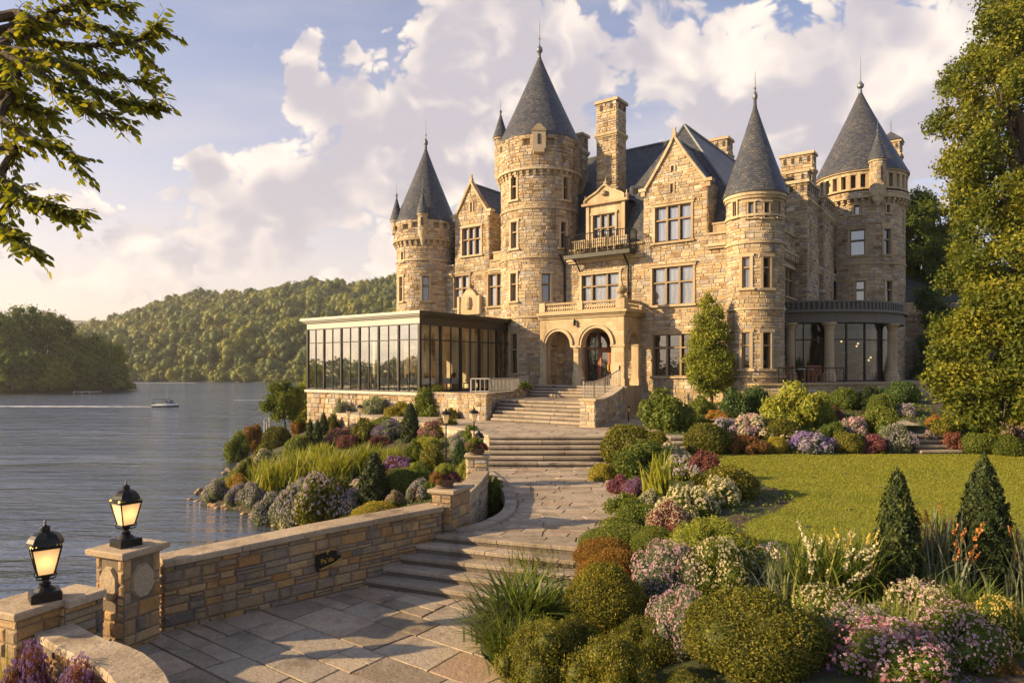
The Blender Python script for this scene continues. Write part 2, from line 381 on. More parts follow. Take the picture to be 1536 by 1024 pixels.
FO = {
 'green': foliage('green_leaves', [(0.1, (0.050, 0.085, 0.012)), (0.5, (0.125, 0.165, 0.022)), (0.9, (0.28, 0.26, 0.040))]),
 'dark': foliage('dark_green_leaves', [(0.1, (0.026, 0.058, 0.014)), (0.5, (0.051, 0.094, 0.020)), (0.9, (0.109, 0.152, 0.032))], trans=0.2),
 'olive': foliage('olive_green_leaves', [(0.1, (0.040, 0.055, 0.008)), (0.5, (0.135, 0.135, 0.016)), (0.9, (0.34, 0.28, 0.030))]),
 'lime': foliage('bright_yellow_green_leaves', [(0.1, (0.145, 0.189, 0.022)), (0.5, (0.275, 0.290, 0.036)), (0.9, (0.435, 0.392, 0.058))]),
 'gold': foliage('golden_leaves', [(0.1, (0.15, 0.14, 0.015)), (0.5, (0.30, 0.25, 0.025)), (0.9, (0.48, 0.38, 0.05))]),
 'yew': foliage('yew_leaves', [(0.1, (0.012, 0.024, 0.005)), (0.5, (0.032, 0.050, 0.010)), (0.9, (0.10, 0.115, 0.02))], trans=0.2),
 'rust': foliage('rusty_orange_leaves', [(0.1, (0.11, 0.065, 0.013)), (0.5, (0.24, 0.125, 0.02)), (0.9, (0.36, 0.20, 0.03))]),
 'burg': foliage('burgundy_leaves', [(0.1, (0.087, 0.032, 0.029)), (0.5, (0.174, 0.058, 0.051)), (0.9, (0.290, 0.116, 0.072))], trans=0.25),
 'grey': foliage('grey_green_leaves', [(0.1, (0.102, 0.123, 0.072)), (0.5, (0.189, 0.210, 0.123)), (0.9, (0.319, 0.334, 0.203))]),
 'tree': foliage('broad_tree_leaves', [(0.1, (0.028, 0.050, 0.007)), (0.5, (0.115, 0.140, 0.013)), (0.9, (0.36, 0.32, 0.028))], trans=0.38),
 'far': foliage('far_tree_leaves', [(0.1, (0.025, 0.050, 0.010)), (0.5, (0.068, 0.098, 0.016)), (0.9, (0.19, 0.19, 0.025))], trans=0.25, objvar=0.2),
 'bank': foliage('bank_tree_leaves', [(0.1, (0.045, 0.08, 0.014)), (0.5, (0.12, 0.17, 0.022)), (0.95, (0.34, 0.32, 0.04))], trans=0.42, objvar=0.25),
}
def petal(name, a, b_): return foliage(name, [(0.1, a), (0.9, b_)], trans=0.3, objvar=0.05)
FL = {
 'lilac': petal('lilac_petals', (0.38, 0.31, 0.42), (0.62, 0.53, 0.62)),
 'pink': petal('pink_petals', (0.50, 0.28, 0.38), (0.70, 0.48, 0.52)),
 'magenta': petal('magenta_petals', (0.28, 0.08, 0.14), (0.45, 0.18, 0.25)),
 'purple': petal('purple_petals', (0.18, 0.11, 0.36), (0.36, 0.24, 0.55)),
 'white': petal('cream_petals', (0.56, 0.48, 0.30), (0.76, 0.68, 0.48)),
 'yellow': petal('yellow_petals', (0.62, 0.42, 0.06), (0.78, 0.62, 0.20)),
 'orange': petal('orange_petals', (0.48, 0.16, 0.03), (0.65, 0.30, 0.09)),
 'red': petal('red_petals', (0.20, 0.07, 0.035), (0.33, 0.15, 0.07)),
}
# ================================================================== the castle's frame: s along the facade, w into the building
P0 = (7.72, 40.76)
def FP(s, w, z=0.0): return Vector((P0[0]+.8*s+.6*w, P0[1]-.6*s+.8*w, z))
def s_at(px, w=0.0):
    p = (px-768)/F; return (p*(P0[1]+.8*w)-(P0[0]+.6*w))/(.8+.6*p)
def w_at(px, s=6.84):
    p = (px-768)/F; return (p*(P0[1]-.6*s)-(P0[0]+.8*s))/(.6-.8*p)
def z_at(py, s, w=0.0): return CZ+(HZ-py)*FP(s, w).y/F
def front(w0):           # wall facing the camera side; d points out of the wall
    return lambda a, d, z: FP(a, w0-d, z)
def side(s0, sgn=1):     # wall facing +s (or -s)
    return lambda a, d, z: FP(s0+sgn*d, a, z)
def cyl(cx, cy, r):
    return lambda a, d, z: Vector((cx+(r+d)*sin(a/r), cy-(r+d)*cos(a/r), z))
def cyl_a(cx, cy, r, px):
    p = (px-768)/F; best = None
    for k in range(-150, 151):
        t = k/100; x = cx+r*sin(t); y = cy-r*cos(t)
        if sin(t)*x-cos(t)*y > 0: continue
        e = abs(x/y-p)
        if best is None or e < best[0]: best = (e, t, y)
    return best[1]*r, best[2]

def sub_spans(a0, a1, z0, z1, holes, m_=0.0):
    sp = [(a0, a1)]
    for (h0, h1, g0, g1) in holes:
        if g1 <= z0+.01 or g0 >= z1-.01: continue
        nx = []
        for (p, q) in sp:
            if h1+m_ <= p or h0-m_ >= q: nx.append((p, q)); continue
            if h0-m_ > p: nx.append((p, h0-m_))
            if h1+m_ < q: nx.append((h1+m_, q))
        sp = nx
    return [x for x in sp if x[1]-x[0] > 0.05]

def courses(mb, fr, a0, a1, z0, z1, holes=(), hr=(.13, .26), wr=(.20, .62), prot=.036, gap=.007, lim=None, m=0, rng=None, jit=.25, split=.18):
    """coursed rubble: every stone a raised, bevelled block on the backing"""
    R = rng or random
    z = z0
    while z < z1-.03:
        h = R.uniform(*hr)
        if z+h > z1-.08: h = z1-z
        A0, A1 = (a0, a1) if lim is None else lim(z+h*.75)
        for (p, q) in sub_spans(A0, A1, z, z+h, holes, .0):
            a = p
            while a < q-.01:
                w_ = R.uniform(*wr)
                if a+w_ > q-wr[0]*.6: w_ = q-a
                parts = [(z, z+h)]
                if h > hr[0]*1.25 and R.random() < split:
                    k = R.uniform(.35, .65); parts = [(z, z+h*k), (z+h*k, z+h)]
                for (b0, b1) in parts:
                    o = prot*R.uniform(1-jit*2, 1+jit); e = min(.028, (b1-b0)*.16); r = R.random()
                    g = gap
                    lo = [(a+g, b0+g), (a+w_-g, b0+g), (a+w_-g, b1-g), (a+g, b1-g)]
                    hi = [(x+(e if k in (0, 3) else -e)+R.uniform(-.3, .3)*e, y+(e if k < 2 else -e)+R.uniform(-.3, .3)*e) for k, (x, y) in enumerate(lo)]
                    L = [fr(x, .002, y) for x, y in lo]; H = [fr(x, o*R.uniform(.8, 1.1), y) for x, y in hi]
                    mb.poly(H, m, r)
                    for k in range(4):
                        k2 = (k+1) % 4; mb.poly([L[k], L[k2], H[k2], H[k]], m, r)
                a += w_
        z += h

def backing(mb, fr, a0, a1, z0, z1, holes=(), m=1, da=None, rev=.3):
    """flat or curved wall face with real openings and their reveals"""
    xs = {a0, a1}; zs = {z0, z1}
    for (h0, h1, g0, g1) in holes:
        xs |= {max(a0, min(a1, h0)), max(a0, min(a1, h1))}; zs |= {max(z0, min(z1, g0)), max(z0, min(z1, g1))}
    if da:
        n = max(2, int((a1-a0)/da)); xs |= {a0+(a1-a0)*k/n for k in range(n+1)}
    xs = sorted(xs); zs = sorted(zs)
    for i in range(len(xs)-1):
        for j in range(len(zs)-1):
            cx, cz = (xs[i]+xs[i+1])/2, (zs[j]+zs[j+1])/2
            if xs[i+1]-xs[i] < 1e-5 or zs[j+1]-zs[j] < 1e-5: continue
            if any(h[0] < cx < h[1] and h[2] < cz < h[3] for h in holes): continue
            mb.poly([fr(xs[i], 0, zs[j]), fr(xs[i+1], 0, zs[j]), fr(xs[i+1], 0, zs[j+1]), fr(xs[i], 0, zs[j+1])], m)
    for (h0, h1, g0, g1) in holes:
        for A, B in (((h0, g0), (h1, g0)), ((h1, g0), (h1, g1)), ((h1, g1), (h0, g1)), ((h0, g1), (h0, g0))):
            mb.poly([fr(A[0], 0, A[1]), fr(B[0], 0, B[1]), fr(B[0], -rev, B[1]), fr(A[0], -rev, A[1])], 2 if m == 1 else m)

WM = [M['castle'], M['mortar'], M['trim']]
castle = empty('castle', (4, 42, 3.5), 'grand golden stone castle with conical slate turrets standing above the lake', 'castle')
NW = [0]
def window(fr, a0, a1, z0, z1, n=1, tr=None, mat='pane_curtain', sur=.13, head=False, parent=None, uneven=None):
    """dressed surround, mullions, transom and panes filling the opening"""
    f = MB(); D0 = -.2
    f.fbox(fr, a0-sur, a0, -.02, .075, z0, z1); f.fbox(fr, a1, a1+sur, -.02, .075, z0, z1)
    f.fbox(fr, a0-sur-.05, a1+sur+.05, -.02, .11, z1, z1+sur*1.15)
    f.fbox(fr, a0-sur-.08, a1+sur+.08, -.02, .17, z0-sur*.9, z0)
    if head: f.fbox(fr, a0-sur-.12, a1+sur+.12, .0, .16, z1+sur*1.15, z1+sur*1.15+.07)
    mw = .055
    cuts = [a0+(a1-a0)*k/n for k in range(n+1)] if not uneven else [a0+(a1-a0)*k for k in uneven]
    for k in range(1, len(cuts)-1): f.fbox(fr, cuts[k]-mw, cuts[k]+mw, -.24, .0, z0, z1, 1)
    for (c0, c1, e0, e1) in ((a0, a0+.05, z0, z1), (a1-.05, a1, z0, z1), (a0+.05, a1-.05, z1-.05, z1), (a0+.05, a1-.05, z0, z0+.05)): f.fbox(fr, c0, c1, -.19, -.02, e0, e1, 1)
    zt = None
    if tr:
        zt = z0+(z1-z0)*tr
        for k in range(len(cuts)-1): f.fbox(fr, cuts[k]+mw*(k > 0), cuts[k+1]-mw*(k < len(cuts)-2), -.23, -.01, zt-.045, zt+.045, 1)
    o = f.build('window', [M['trim'], M['mullion']], parent or castle)
    g = MB()
    # slim dark sashes and panes
    for k in range(len(cuts)-1):
        p, q = cuts[k]+mw*(k > 0), cuts[k+1]-mw*(k < len(cuts)-2)
        for (b0, b1) in ([(z0, zt-.045), (zt+.045, z1)] if zt else [(z0, z1)]):
            t = random.uniform(-.006, .006)
            g.poly([fr(p, D0+t, b0), fr(q, D0-t, b0), fr(q, D0-t, b1), fr(p, D0+t, b1)], 0)
            sw = .03
            for (c0, c1, e0, e1) in ((p, p+sw, b0, b1), (q-sw, q, b0, b1), (p+sw, q-sw, b0, b0+sw), (p+sw, q-sw, b1-sw, b1)):
                g.fbox(fr, c0, c1, D0+.012, D0+.04, e0, e1, 1)
    g.build('glass', [M[mat], M['bronze']], o)
    return o
def band(mb, fr, a0, a1, z0, z1, d=.12, n=1, m=2): mb.fbox(fr, a0, a1, 0, d, z0, z1, m, n=n)

def finial(cx, cy, z, h, r=.16, gold=True, parent=None):
    r = r*.72
    f = MB()
    f.lathe((cx, cy), [(r*.9, z-.35), (r*.62, z), (r*.5, z+.12), (r*1.25, z+.2), (r*1.5, z+.34), (r*1.2, z+.48), (r*.45, z+.62), (.035, z+.75), (.03, z+h*.55), (.012, z+h)], 12, 0)
    if gold: f.lathe((cx, cy), [(.02, z+h*.42), (.08, z+h*.45), (.02, z+h*.49)], 10, 1)
    return f.build('finial', [M['lead'], M['gold']], parent, smooth=True)

def cone_roof(cx, cy, r, z0, z1, fh, n=48, fr=.16, gold=True, name='tower_roof'):
    f = MB(); prof = [(r-.25, z0-.02), (r, z0-.03), (r, z0+.04)]
    H = z1-z0
    for k in range(1, 26):
        t = k/25; rr = r*(1-t)+0.045*r*sin(pi*min(1, t*1.0))*-1 + (.10*r*(1-t)**6 if t < .5 else 0)*0
        rr = r*((1-t)**1.06)
        prof.append((max(rr, .09), z0+.04+(H-.04)*t))
    f.lathe((cx, cy), prof, n, 0)
    o = f.build(name, M['slate'], castle, smooth=True)
    finial(cx, cy, z1-.1, fh, fr, gold, o)
    return o

def round_tower(cx, cy, r, z0, z1, wins, strings=(), corb=None, ztop=None, par_r=.22, name='round_tower', slots=(), arc=(-1.95, 1.95)):
    """shaft with real openings; corb = z of the corbel table carrying a wider parapet up to ztop"""
    fr = cyl(cx, cy, r); mb = MB(); R = random.Random(int(cx*100))
    A0, A1 = arc[0]*r, arc[1]*r
    holes = []
    for (px, y0, y1, wd) in [w_[:4] for w_ in wins]:
        a, D = cyl_a(cx, cy, r, px)
        zz1, zz0 = CZ+(HZ-y0)*D/F, CZ+(HZ-y1)*D/F
        holes.append((a-wd/2, a+wd/2, zz0, zz1))
    big = [(h[0]-.1, h[1]+.1, h[2]-.1, h[3]+.12) for h in holes]
    backing(mb, fr, A0, A1, z0, z1, holes, da=.35)
    mb.lathe((cx, cy), [(r-.02, z0), (r-.02, z1)], 32, 1)if False else None
    # closed back of the drum
    back = [arc[1]+(2*pi-(arc[1]-arc[0]))*k/14 for k in range(15)]
    for k in range(14):
        mb.poly([fr(back[k]*r, 0, z0), fr(back[k+1]*r, 0, z0), fr(back[k+1]*r, 0, z1), fr(back[k]*r, 0, z1)], 1)
    sz = sorted([s_ for s_ in strings if z0 < s_ < z1])
    lv = [z0]+sz+[z1]
    for k in range(len(lv)-1): courses(mb, fr, A0, A1, lv[k]+(.12 if k else 0), lv[k+1], big, rng=R, prot=.04)
    nb = 48
    for s_ in sz: mb.fbox(fr, -pi*r, pi*r, 0, .10, s_, s_+.12, 2, n=nb)
    if corb:
        n = int(2*pi*r/.42)
        for k in range(n):
            a = 2*pi*r*k/n
            mb.fbox(fr, a-.09, a+.09, 0, par_r*.6, corb-.34, corb-.17, 2, n=1)
            mb.fbox(fr, a-.09, a+.09, 0, par_r, corb-.17, corb, 2, n=1)
        mb.fbox(fr, -pi*r, pi*r, 0, par_r+.1, corb, corb+.14, 2, n=nb)
        fp = cyl(cx, cy, r+par_r); rp = r+par_r
        sl = []
        for (px, wd, g0, g1) in slots:
            a, D = cyl_a(cx, cy, rp, px); sl.append((a-wd/2, a+wd/2, g0, g1))
        backing(mb, fp, -pi*rp, pi*rp, corb+.14, ztop, sl, da=.4)
        for h in sl: mb.fbox(fp, h[0], h[1], -.3, -.26, h[2], h[3], 1)
        courses(mb, fp, A0*rp/r, A1*rp/r, corb+.14, ztop, sl, rng=R, prot=.045)
        mb.lathe((cx, cy), [(0, ztop), (rp, ztop)], 40, 1)
    else:
        mb.lathe((cx, cy), [(0, z1), (r+.0, z1)], 40, 1)
    o = mb.build(name, WM, castle)
    for h, w_ in zip(holes, wins):
        kw = w_[4] if len(w_) > 4 else {}
        window(fr, *h, **kw)
    return o

def rail_h(pts, z0f, h, mat, parent, name='railing', step=.14, r=.012, top=.03):
    f = MB()
    for k in range(len(pts)-1):
        a, b = Vector(pts[k]), Vector(pts[k+1]); n = max(1, int((b-a).length/step))
        f.tube([a+Vector((0, 0, h)), b+Vector((0, 0, h))], top, 6); f.tube([a+Vector((0, 0, .08)), b+Vector((0, 0, .08))], top*.7, 6)
        for j in range(n+1):
            p = a.lerp(b, j/n); f.tube([p, p+Vector((0, 0, h))], r*(2.2 if j in (0, n) else 1), 5)
    return f.build(name, mat, parent)

# ------------------------------------------------------------------ main facade between the corner turret and the left tower
ZB = 3.4; ZC = 12.75
def frect(x0, x1, y0, y1, w=0.0):
    a0, a1 = s_at(x0, w), s_at(x1, w); sm = (a0+a1)/2
    return (a0, a1, z_at(y1, sm, w), z_at(y0, sm, w))
fr0 = front(0.0)
H_gab3 = frect(983, 1037, 308, 362); H_w2 = frect(979, 1040, 400, 457); H_w1 = frect(980, 1042, 501, 564)
H_ent = frect(873, 929, 411, 457); H_l1 = frect(682, 704, 414, 462); H_l2 = frect(733, 756, 411, 459)
H_dor = frect(694, 722, 341, 383)
H_door = (-4.9, -.9, 5.1, 8.35)
mb = MB(); R = random.Random(5)
# right block: from the entrance recess to the turret, with the stone gable growing out of it
big = [(h[0]-.11, h[1]+.11, h[2]-.1, h[3]+.12) for h in (H_w2, H_w1, H_ent, H_l1, H_l2)]
sL, sR = -17.2, 6.8
backing(mb, fr0, sL, sR, ZB, 13.55, [H_w2, H_w1, H_ent, H_l1, H_l2, H_door, (H_gab3[0], H_gab3[1], 13.0, 13.55) if H_gab3[2] < 13.5 else H_w2])
courses(mb, fr0, sL, sR, ZB, ZC, big+[H_door], rng=R, prot=.04)
gs0, gs1 = s_at(966), s_at(1062); gsm = s_at(1012)
dls, drs = s_at(683), s_at(734)
mb.fbox(fr0, sL, sR, 0, .10, 9.15, 9.27, 2) if False else None
for (p, q) in ((sL, dls-.1), (drs+.1, -10.2), (-5.1, gs0), (gs1, sR)):
    mb.fbox(fr0, p, q, 0, .20, ZC, ZC+.12, 2); mb.fbox(fr0, p, q, 0, .30, ZC+.12, ZC+.26, 2)
    courses(mb, fr0, p, q, ZC+.26, 13.55, (), rng=R, prot=.042)
    mb.fbox(fr0, p, q, -.3, .12, 13.55, 13.67, 2)
    # low merlons
    a = p+.3
    while a+.9 < q:
        mb.fbox(fr0, a, a+.95, -.28, .05, 13.67, 14.1, 0); mb.fbox(fr0, a-.04, a+.99, -.32, .1, 14.1, 14.2, 2); a += 1.45
courses(mb, fr0, gs0, gs1, ZC, H_gab3[2]-.12, (), rng=R, prot=.04)
mb.build('facade_wall', WM, castle)

def gable(fr, a0, a1, zbase, zsh, zap, hole, depth, amid=None, kne=.16, name='gable', steep=None, slits=()):
    """stone gable with curved coping"""
    g = MB(); am = amid or (a0+a1)/2
    def lim(z):
        if z <= zsh: return (a0, a1)
        t = (z-zsh)/(zap-zsh); q = (1-t)**1.12
        return (am-(am-a0-.12)*q, am+(a1-am-.12)*q)
    ou = [(a0, zbase), (a1, zbase), (a1, zsh)]
    N = 10
    ou += [(lim(zsh+(zap-zsh)*k/N+1e-4)[1], zsh+(zap-zsh)*k/N) for k in range(0, N)]+[(am, zap)]
    ou += [(lim(zsh+(zap-zsh)*k/N+1e-4)[0], zsh+(zap-zsh)*k/N) for k in range(N-1, -1, -1)]+[(a0, zsh)]
    holes = [hole] if hole else []
    backing(g, fr, a0, a1, zbase, zsh, holes)
    tri = ou[3:-1]
    g.poly([fr(a, 0, z) for a, z in tri], 1)
    # sides and back
    for sgn, aa in ((0, a0), (1, a1)): g.poly([fr(aa, 0, zbase), fr(aa, 0, zsh), fr(aa, -depth, zsh), fr(aa, -depth, zbase)], 1)
    hb = [(h[0]-.11, h[1]+.11, h[2]-.1, h[3]+.12) for h in holes]+list(slits)
    courses(g, fr, a0, a1, zbase, zap-.15, hb, lim=lim, rng=random.Random(3), prot=.04)
    for aa, sg in ((a0, -1), (a1, 1)):   # return faces
        fs = (lambda a, d, z, aa=aa, sg=sg: fr(aa+sg*d, -a, z))
        courses(g, fs, 0, depth, zbase, zsh, (), rng=random.Random(4), prot=.05)
    for (h0, h1, g0, g1) in slits:
        g.fbox(fr, h0+.03, h1-.03, .004, .012, g0+.05, g1-.05, 3); 
        for (x0, x1, y0, y1) in ((h0-.06, h0+.03, g0, g1), (h1-.03, h1+.06, g0, g1), (h0-.06, h1+.06, g1, g1+.08)): g.fbox(fr, x0, x1, 0, .09, y0, y1, 2)
    # coping following the rake
    for side_ in (0, 1):
        P = [(lim(zsh+(zap-zsh)*k/N+1e-4)[side_], zsh+(zap-zsh)*k/N) for k in range(N)]+[(am, zap+.03)]
        sg = 1 if side_ else -1
        for k in range(N):
            (x0, y0), (x1, y1) = P[k], P[k+1]
            c = [fr(x0, -.3, y0), fr(x1, -.3, y1), fr(x1, .16, y1), fr(x0, .16, y0)]
            c2 = [fr(x0+sg*.10, -.3, y0+.12), fr(x1+sg*.10*(k < N-1), -.3, y1+.12), fr(x1+sg*.10*(k < N-1), .16, y1+.12), fr(x0+sg*.10, .16, y0+.12)]
            g.hexa(c+c2, 2)
        e = (a0 if side_ == 0 else a1)
        g.fbox(fr, e-kne-.12 if side_ == 0 else e-.2, e+.2 if side_ == 0 else e+kne+.12, -.3, .18, zsh-.02, zsh+.16, 2)
        g.fbox(fr, e-kne if side_ == 0 else e-.1, e+.1 if side_ == 0 else e+kne, -.2, .12, zsh-.3, zsh-.02, 2)
    g.fbox(fr, am-.11, am+.11, -.12, .12, zap+.0, zap+.32, 2); g.fbox(fr, am-.06, am+.06, -.06, .06, zap+.32, zap+.6, 2)
    o = g.build(name, WM+[M['dark_in']], castle)
    return o
zsh = 16.6; zap = z_at(207, gsm)
sl = lambda px, y0, y1: (s_at(px)-.12, s_at(px)+.12, z_at(y1, s_at(px)), z_at(y0, s_at(px)))
gable(front(0.0), gs0, gs1, 13.56, zsh, zap, H_gab3, 3.0, gsm, slits=[sl(1009.5, 249, 257), sl(1008.5, 276, 289)])
window(fr0, *H_gab3, n=3, tr=.62, head=True)
window(fr0, *H_w2, n=3, tr=.60, head=True); window(fr0, *H_w1, n=3, tr=.68, mat='pane_dark', head=True)
window(fr0, *H_ent, n=3, tr=.62, mat='pane_curtain', uneven=[0, .27, .68, 1.0], head=True)
window(fr0, *H_l1, n=2, tr=.62, head=True); window(fr0, *H_l2, n=2, tr=.62, head=True)
# left wall dormer
zdap = z_at(275, s_at(707)); zdsh = z_at(322, s_at(707))
gable(front(-.02), dls, drs, 13.0, zdsh, zdap, H_dor, 2.6, s_at(707.5), slits=[sl(708, 304, 317)], name='dormer_gable')
window(front(-.02), *H_dor, n=3, tr=.58)
# the small carved gablet over the conservatory
g = MB(); fg = front(-.05); a0, a1 = s_at(692), s_at(722); am = (a0+a1)/2; zz = z_at(472, am)
g.fbox(fg, a0, a1, 0, .22, zz, zz+.9, 2)
for k in range(8):
    t0, t1 = k/8, (k+1)/8; hw = (a1-a0)/2
    g.fbox(fg, am-hw*(1-t0)**.7, am+hw*(1-t0)**.7, 0, .2, zz+.9+.95*t0, zz+.9+.95*t1, 2)
g.fbox(fg, am-.07, am+.07, 0, .2, zz+1.85, zz+2.15, 2)
g.fbox(fg, a0-.1, a0+.1, 0, .3, zz, zz+1.3, 2); g.fbox(fg, a1-.1, a1+.1, 0, .3, zz, zz+1.3, 2)
g.lathe(tuple(fg(am, .2, 0))[:2], [(.0, zz+.35), (.22, zz+.4), (.3, zz+.8), (.2, zz+1.2), (0, zz+1.3)], 10, 2)
g.build('carved_panel', WM, castle)

# ------------------------------------------------------------------ round towers
TB = (1.86, 46.0, 2.57)
cur = dict(tr=.6)
round_tower(*TB, 3.4, 19.0, [
    (771, 263, 300, .46, dict(mat='pane_mid', tr=.55)), (848, 266, 300, .4, dict(mat='pane_dark', tr=.55)),
    (771.5, 333, 373, .5, dict(tr=.62)), (845, 333, 372, .42, dict(mat='pane_dark', tr=.6)),
    (770.5, 410, 452, .5, dict(tr=.62)), (819, 410, 452, .56, dict(mat='pane_dark', tr=.62)),
    (771, 500, 560, .62, dict(mat='pane_dark', tr=.6))],
    strings=(9.35, 13.15, 16.3), corb=18.75, ztop=21.0, par_r=.17, name='great_round_tower',
    slots=[(790, .5, 20.3, 20.75), (826, .5, 20.3, 20.75), (865, .5, 20.3, 20.75), (752, .4, 20.3, 20.75)])
cone_roof(TB[0], TB[1], 2.78, 21.0, 27.3, 2.4, fr=.2)
TL = (-6.5, 51.5, 2.15)
round_tower(*TL, 3.4, 15.4, [
    (604, 378, 393, .26, dict(mat='pane_dark', sur=.08)), (602, 415, 452, .42, dict(tr=.6)), (638.5, 414, 451, .5, dict(mat='pane_dark', tr=.62))],
    strings=(13.95,), corb=15.4, ztop=16.9, par_r=.2, name='slim_round_tower',
    slots=[(594, .5, 16.2, 16.6), (608, .5, 16.2, 16.6), (622, .45, 16.3, 16.7), (655, .45, 16.3, 16.7), (668, .4, 16.3, 16.7)])
cone_roof(TL[0], TL[1], 2.38, 16.9, 22.9, 2.0, fr=.16)
TT = (13.1, 36.8, 1.46)
round_tower(*TT, 3.9, 15.3, [
    (1103, 303, 327, .24, dict(mat='pane_mid', sur=.07)), (1127, 303, 327, .27, dict(mat='pane_curtain', sur=.07)), (1150, 303, 327, .27, dict(mat='pane_dark', sur=.07)), (1168, 303, 327, .26, dict(mat='pane_dark', sur=.07)),
    (1119.5, 385, 432, .40, dict(tr=.66)), (1150, 385, 432, .40, dict(mat='pane_dark', tr=.66)),
    (1119, 498, 553, .42, dict(mat='pane_dark', tr=.64)), (1150, 498, 553, .42, dict(mat='pane_dark', tr=.64))],
    strings=(5.6, 9.15, 12.6, 14.0), corb=None, name='corner_turret')
m2 = MB(); fT = cyl(*TT)
m2.fbox(fT, -pi*1.46, pi*1.46, 0, .16, 15.1, 15.3, 2, n=40); m2.fbox(fT, -pi*1.46, pi*1.46, 0, .10, 14.95, 15.1, 2, n=40)
m2.build('turret_cornice', WM, castle)
m2 = MB(); m2.fbox(fT, -pi*1.46, pi*1.46, 0, .22, 3.9, 4.9, 2, n=40); m2.build('turret_plinth', WM, castle)
cone_roof(TT[0], TT[1], 1.68, 15.3, 20.5, 1.7, fr=.13)
TR = (26.8, 52.5, 2.98)
round_tower(*TR, 3.9, 18.5, [
    (1244, 310, 322, .35, dict(mat='pane_dark', sur=.08)), (1285.5, 308, 322, .38, dict(mat='pane_mid', sur=.1)), (1332, 307, 320, .3, dict(mat='pane_dark', sur=.08)),
    (1286, 344, 383, 1.0, dict(mat='pane_mid', tr=.58)), (1331, 343, 382, .55, dict(mat='pane_dark', tr=.58)),
    (1290.5, 421, 455, .6, dict(mat='pane_mid', tr=.6)), (1333, 421, 455, .5, dict(mat='pane_dark', tr=.6))],
    strings=(13.7,), corb=18.5, ztop=19.0, par_r=.28, name='rear_round_tower')
m3 = MB(); rp = 3.15; fR = cyl(TR[0], TR[1], rp)
arcs = []
nA = 30
for k in range(nA):
    a = 2*pi*rp*k/nA; arcs.append((a-.17, a+.17, 19.3, 20.25))
backing(m3, fR, -pi*rp/nA, 2*pi*rp-pi*rp/nA, 19.14, 20.6, arcs, m=2, da=.2, rev=.35)
m3.lathe((TR[0], TR[1]), [(rp-.36, 19.1), (rp-.36, 20.6)], 36, 3)
for k in range(nA):
    a = 2*pi*rp*k/nA; m3.fbox(fR, a-.21, a+.21, 0, .05, 20.25, 20.34, 2)
m3.fbox(fR, -pi*rp, pi*rp, 0, .08, 19.14, 19.26, 2, n=44); m3.fbox(fR, -pi*rp, pi*rp, 0, .12, 20.5, 20.62, 2, n=44)
m3.build('arcaded_parapet', WM+[M['dark_in']], castle)
cone_roof(TR[0], TR[1], 3.3, 20.62, 27.6, 2.6, fr=.24, gold=False)

def bartizan(px, D, r, zc, zt, za, name='pinnacle_turret', fh=.9, corbel=True, slit=True):
    cx = (px-768)/F*D
    g = MB(); fr = cyl(cx, D, r)
    if corbel: g.lathe((cx, D), [(.02, zc-1.1), (r*.45, zc-.75), (r*.55, zc-.7), (r*.75, zc-.4), (r*.85, zc-.36), (r*1.08, zc-.06), (r*1.08, zc)], 16, 2)
    g.lathe((cx, D), [(r, zc), (r, zt)], 16, 1)
    courses(g, fr, -pi*r, pi*r, zc, zt-.12, (), hr=(.2, .3), wr=(.2, .4), prot=.03)
    g.fbox(fr, -pi*r, pi*r, 0, .09, zt-.12, zt, 2, n=16)
    if slit: g.fbox(fr, -.07, .07, .03, .05, zc+(zt-zc)*.3, zc+(zt-zc)*.75, 3)
    o = g.build(name, WM+[M['dark_in']], castle)
    c = MB(); c.lathe((cx, D), [(0, zt), (r+.14, zt), (r+.14, zt+.04)]+[((r+.14)*(1-k/8)**1.05+.01, zt+.04+(za-zt)*k/8) for k in range(1, 9)], 16, 0)
    c.lathe((cx, D), [(.05, za-.05), (.1, za+.1), (.04, za+.2), (.015, za+.25), (.01, za+fh)], 8, 1)
    c.build('pinnacle_roof', [M['slate'], M['lead']], o, smooth=True)
    return o
Z = lambda py, D: CZ+(HZ-py)*D/F
bartizan(1316.5, 49.0, .52, Z(287, 49), Z(241, 49), Z(198, 49))
bartizan(595, 50.8, .36, Z(352, 50.8), Z(331, 50.8), Z(295, 50.8), corbel=False)
bartizan(634, 49.2, .33, Z(347, 49.2), Z(321, 49.2), Z(286, 49.2), corbel=True)
bartizan(751, 46.6, .40, Z(262, 46.6), Z(208, 46.6), Z(170, 46.6), corbel=True)
# the little stone lucarne in front of the great roof
g = MB(); cx = (808.5-768)/F*43; D = 42.95; z0, z1 = Z(222, D), Z(196, D)
g.box(cx-.42, cx+.42, D-.02, D+1.4, z0, z1, 2); g.box(cx-.34, cx+.34, D-.05, D+1.2, z0-.25, z0, 2)
for k in range(6): g.box(cx-.48*(1-k/7), cx+.48*(1-k/7), D-.06, D+1.4, z1+.07*k, z1+.07*(k+1), 2)
g.box(cx-.1, cx+.1, D-.035, D-.02, z0+.25, z1-.2, 3)
g.build('lucarne', WM+[M['dark_in']], castle)

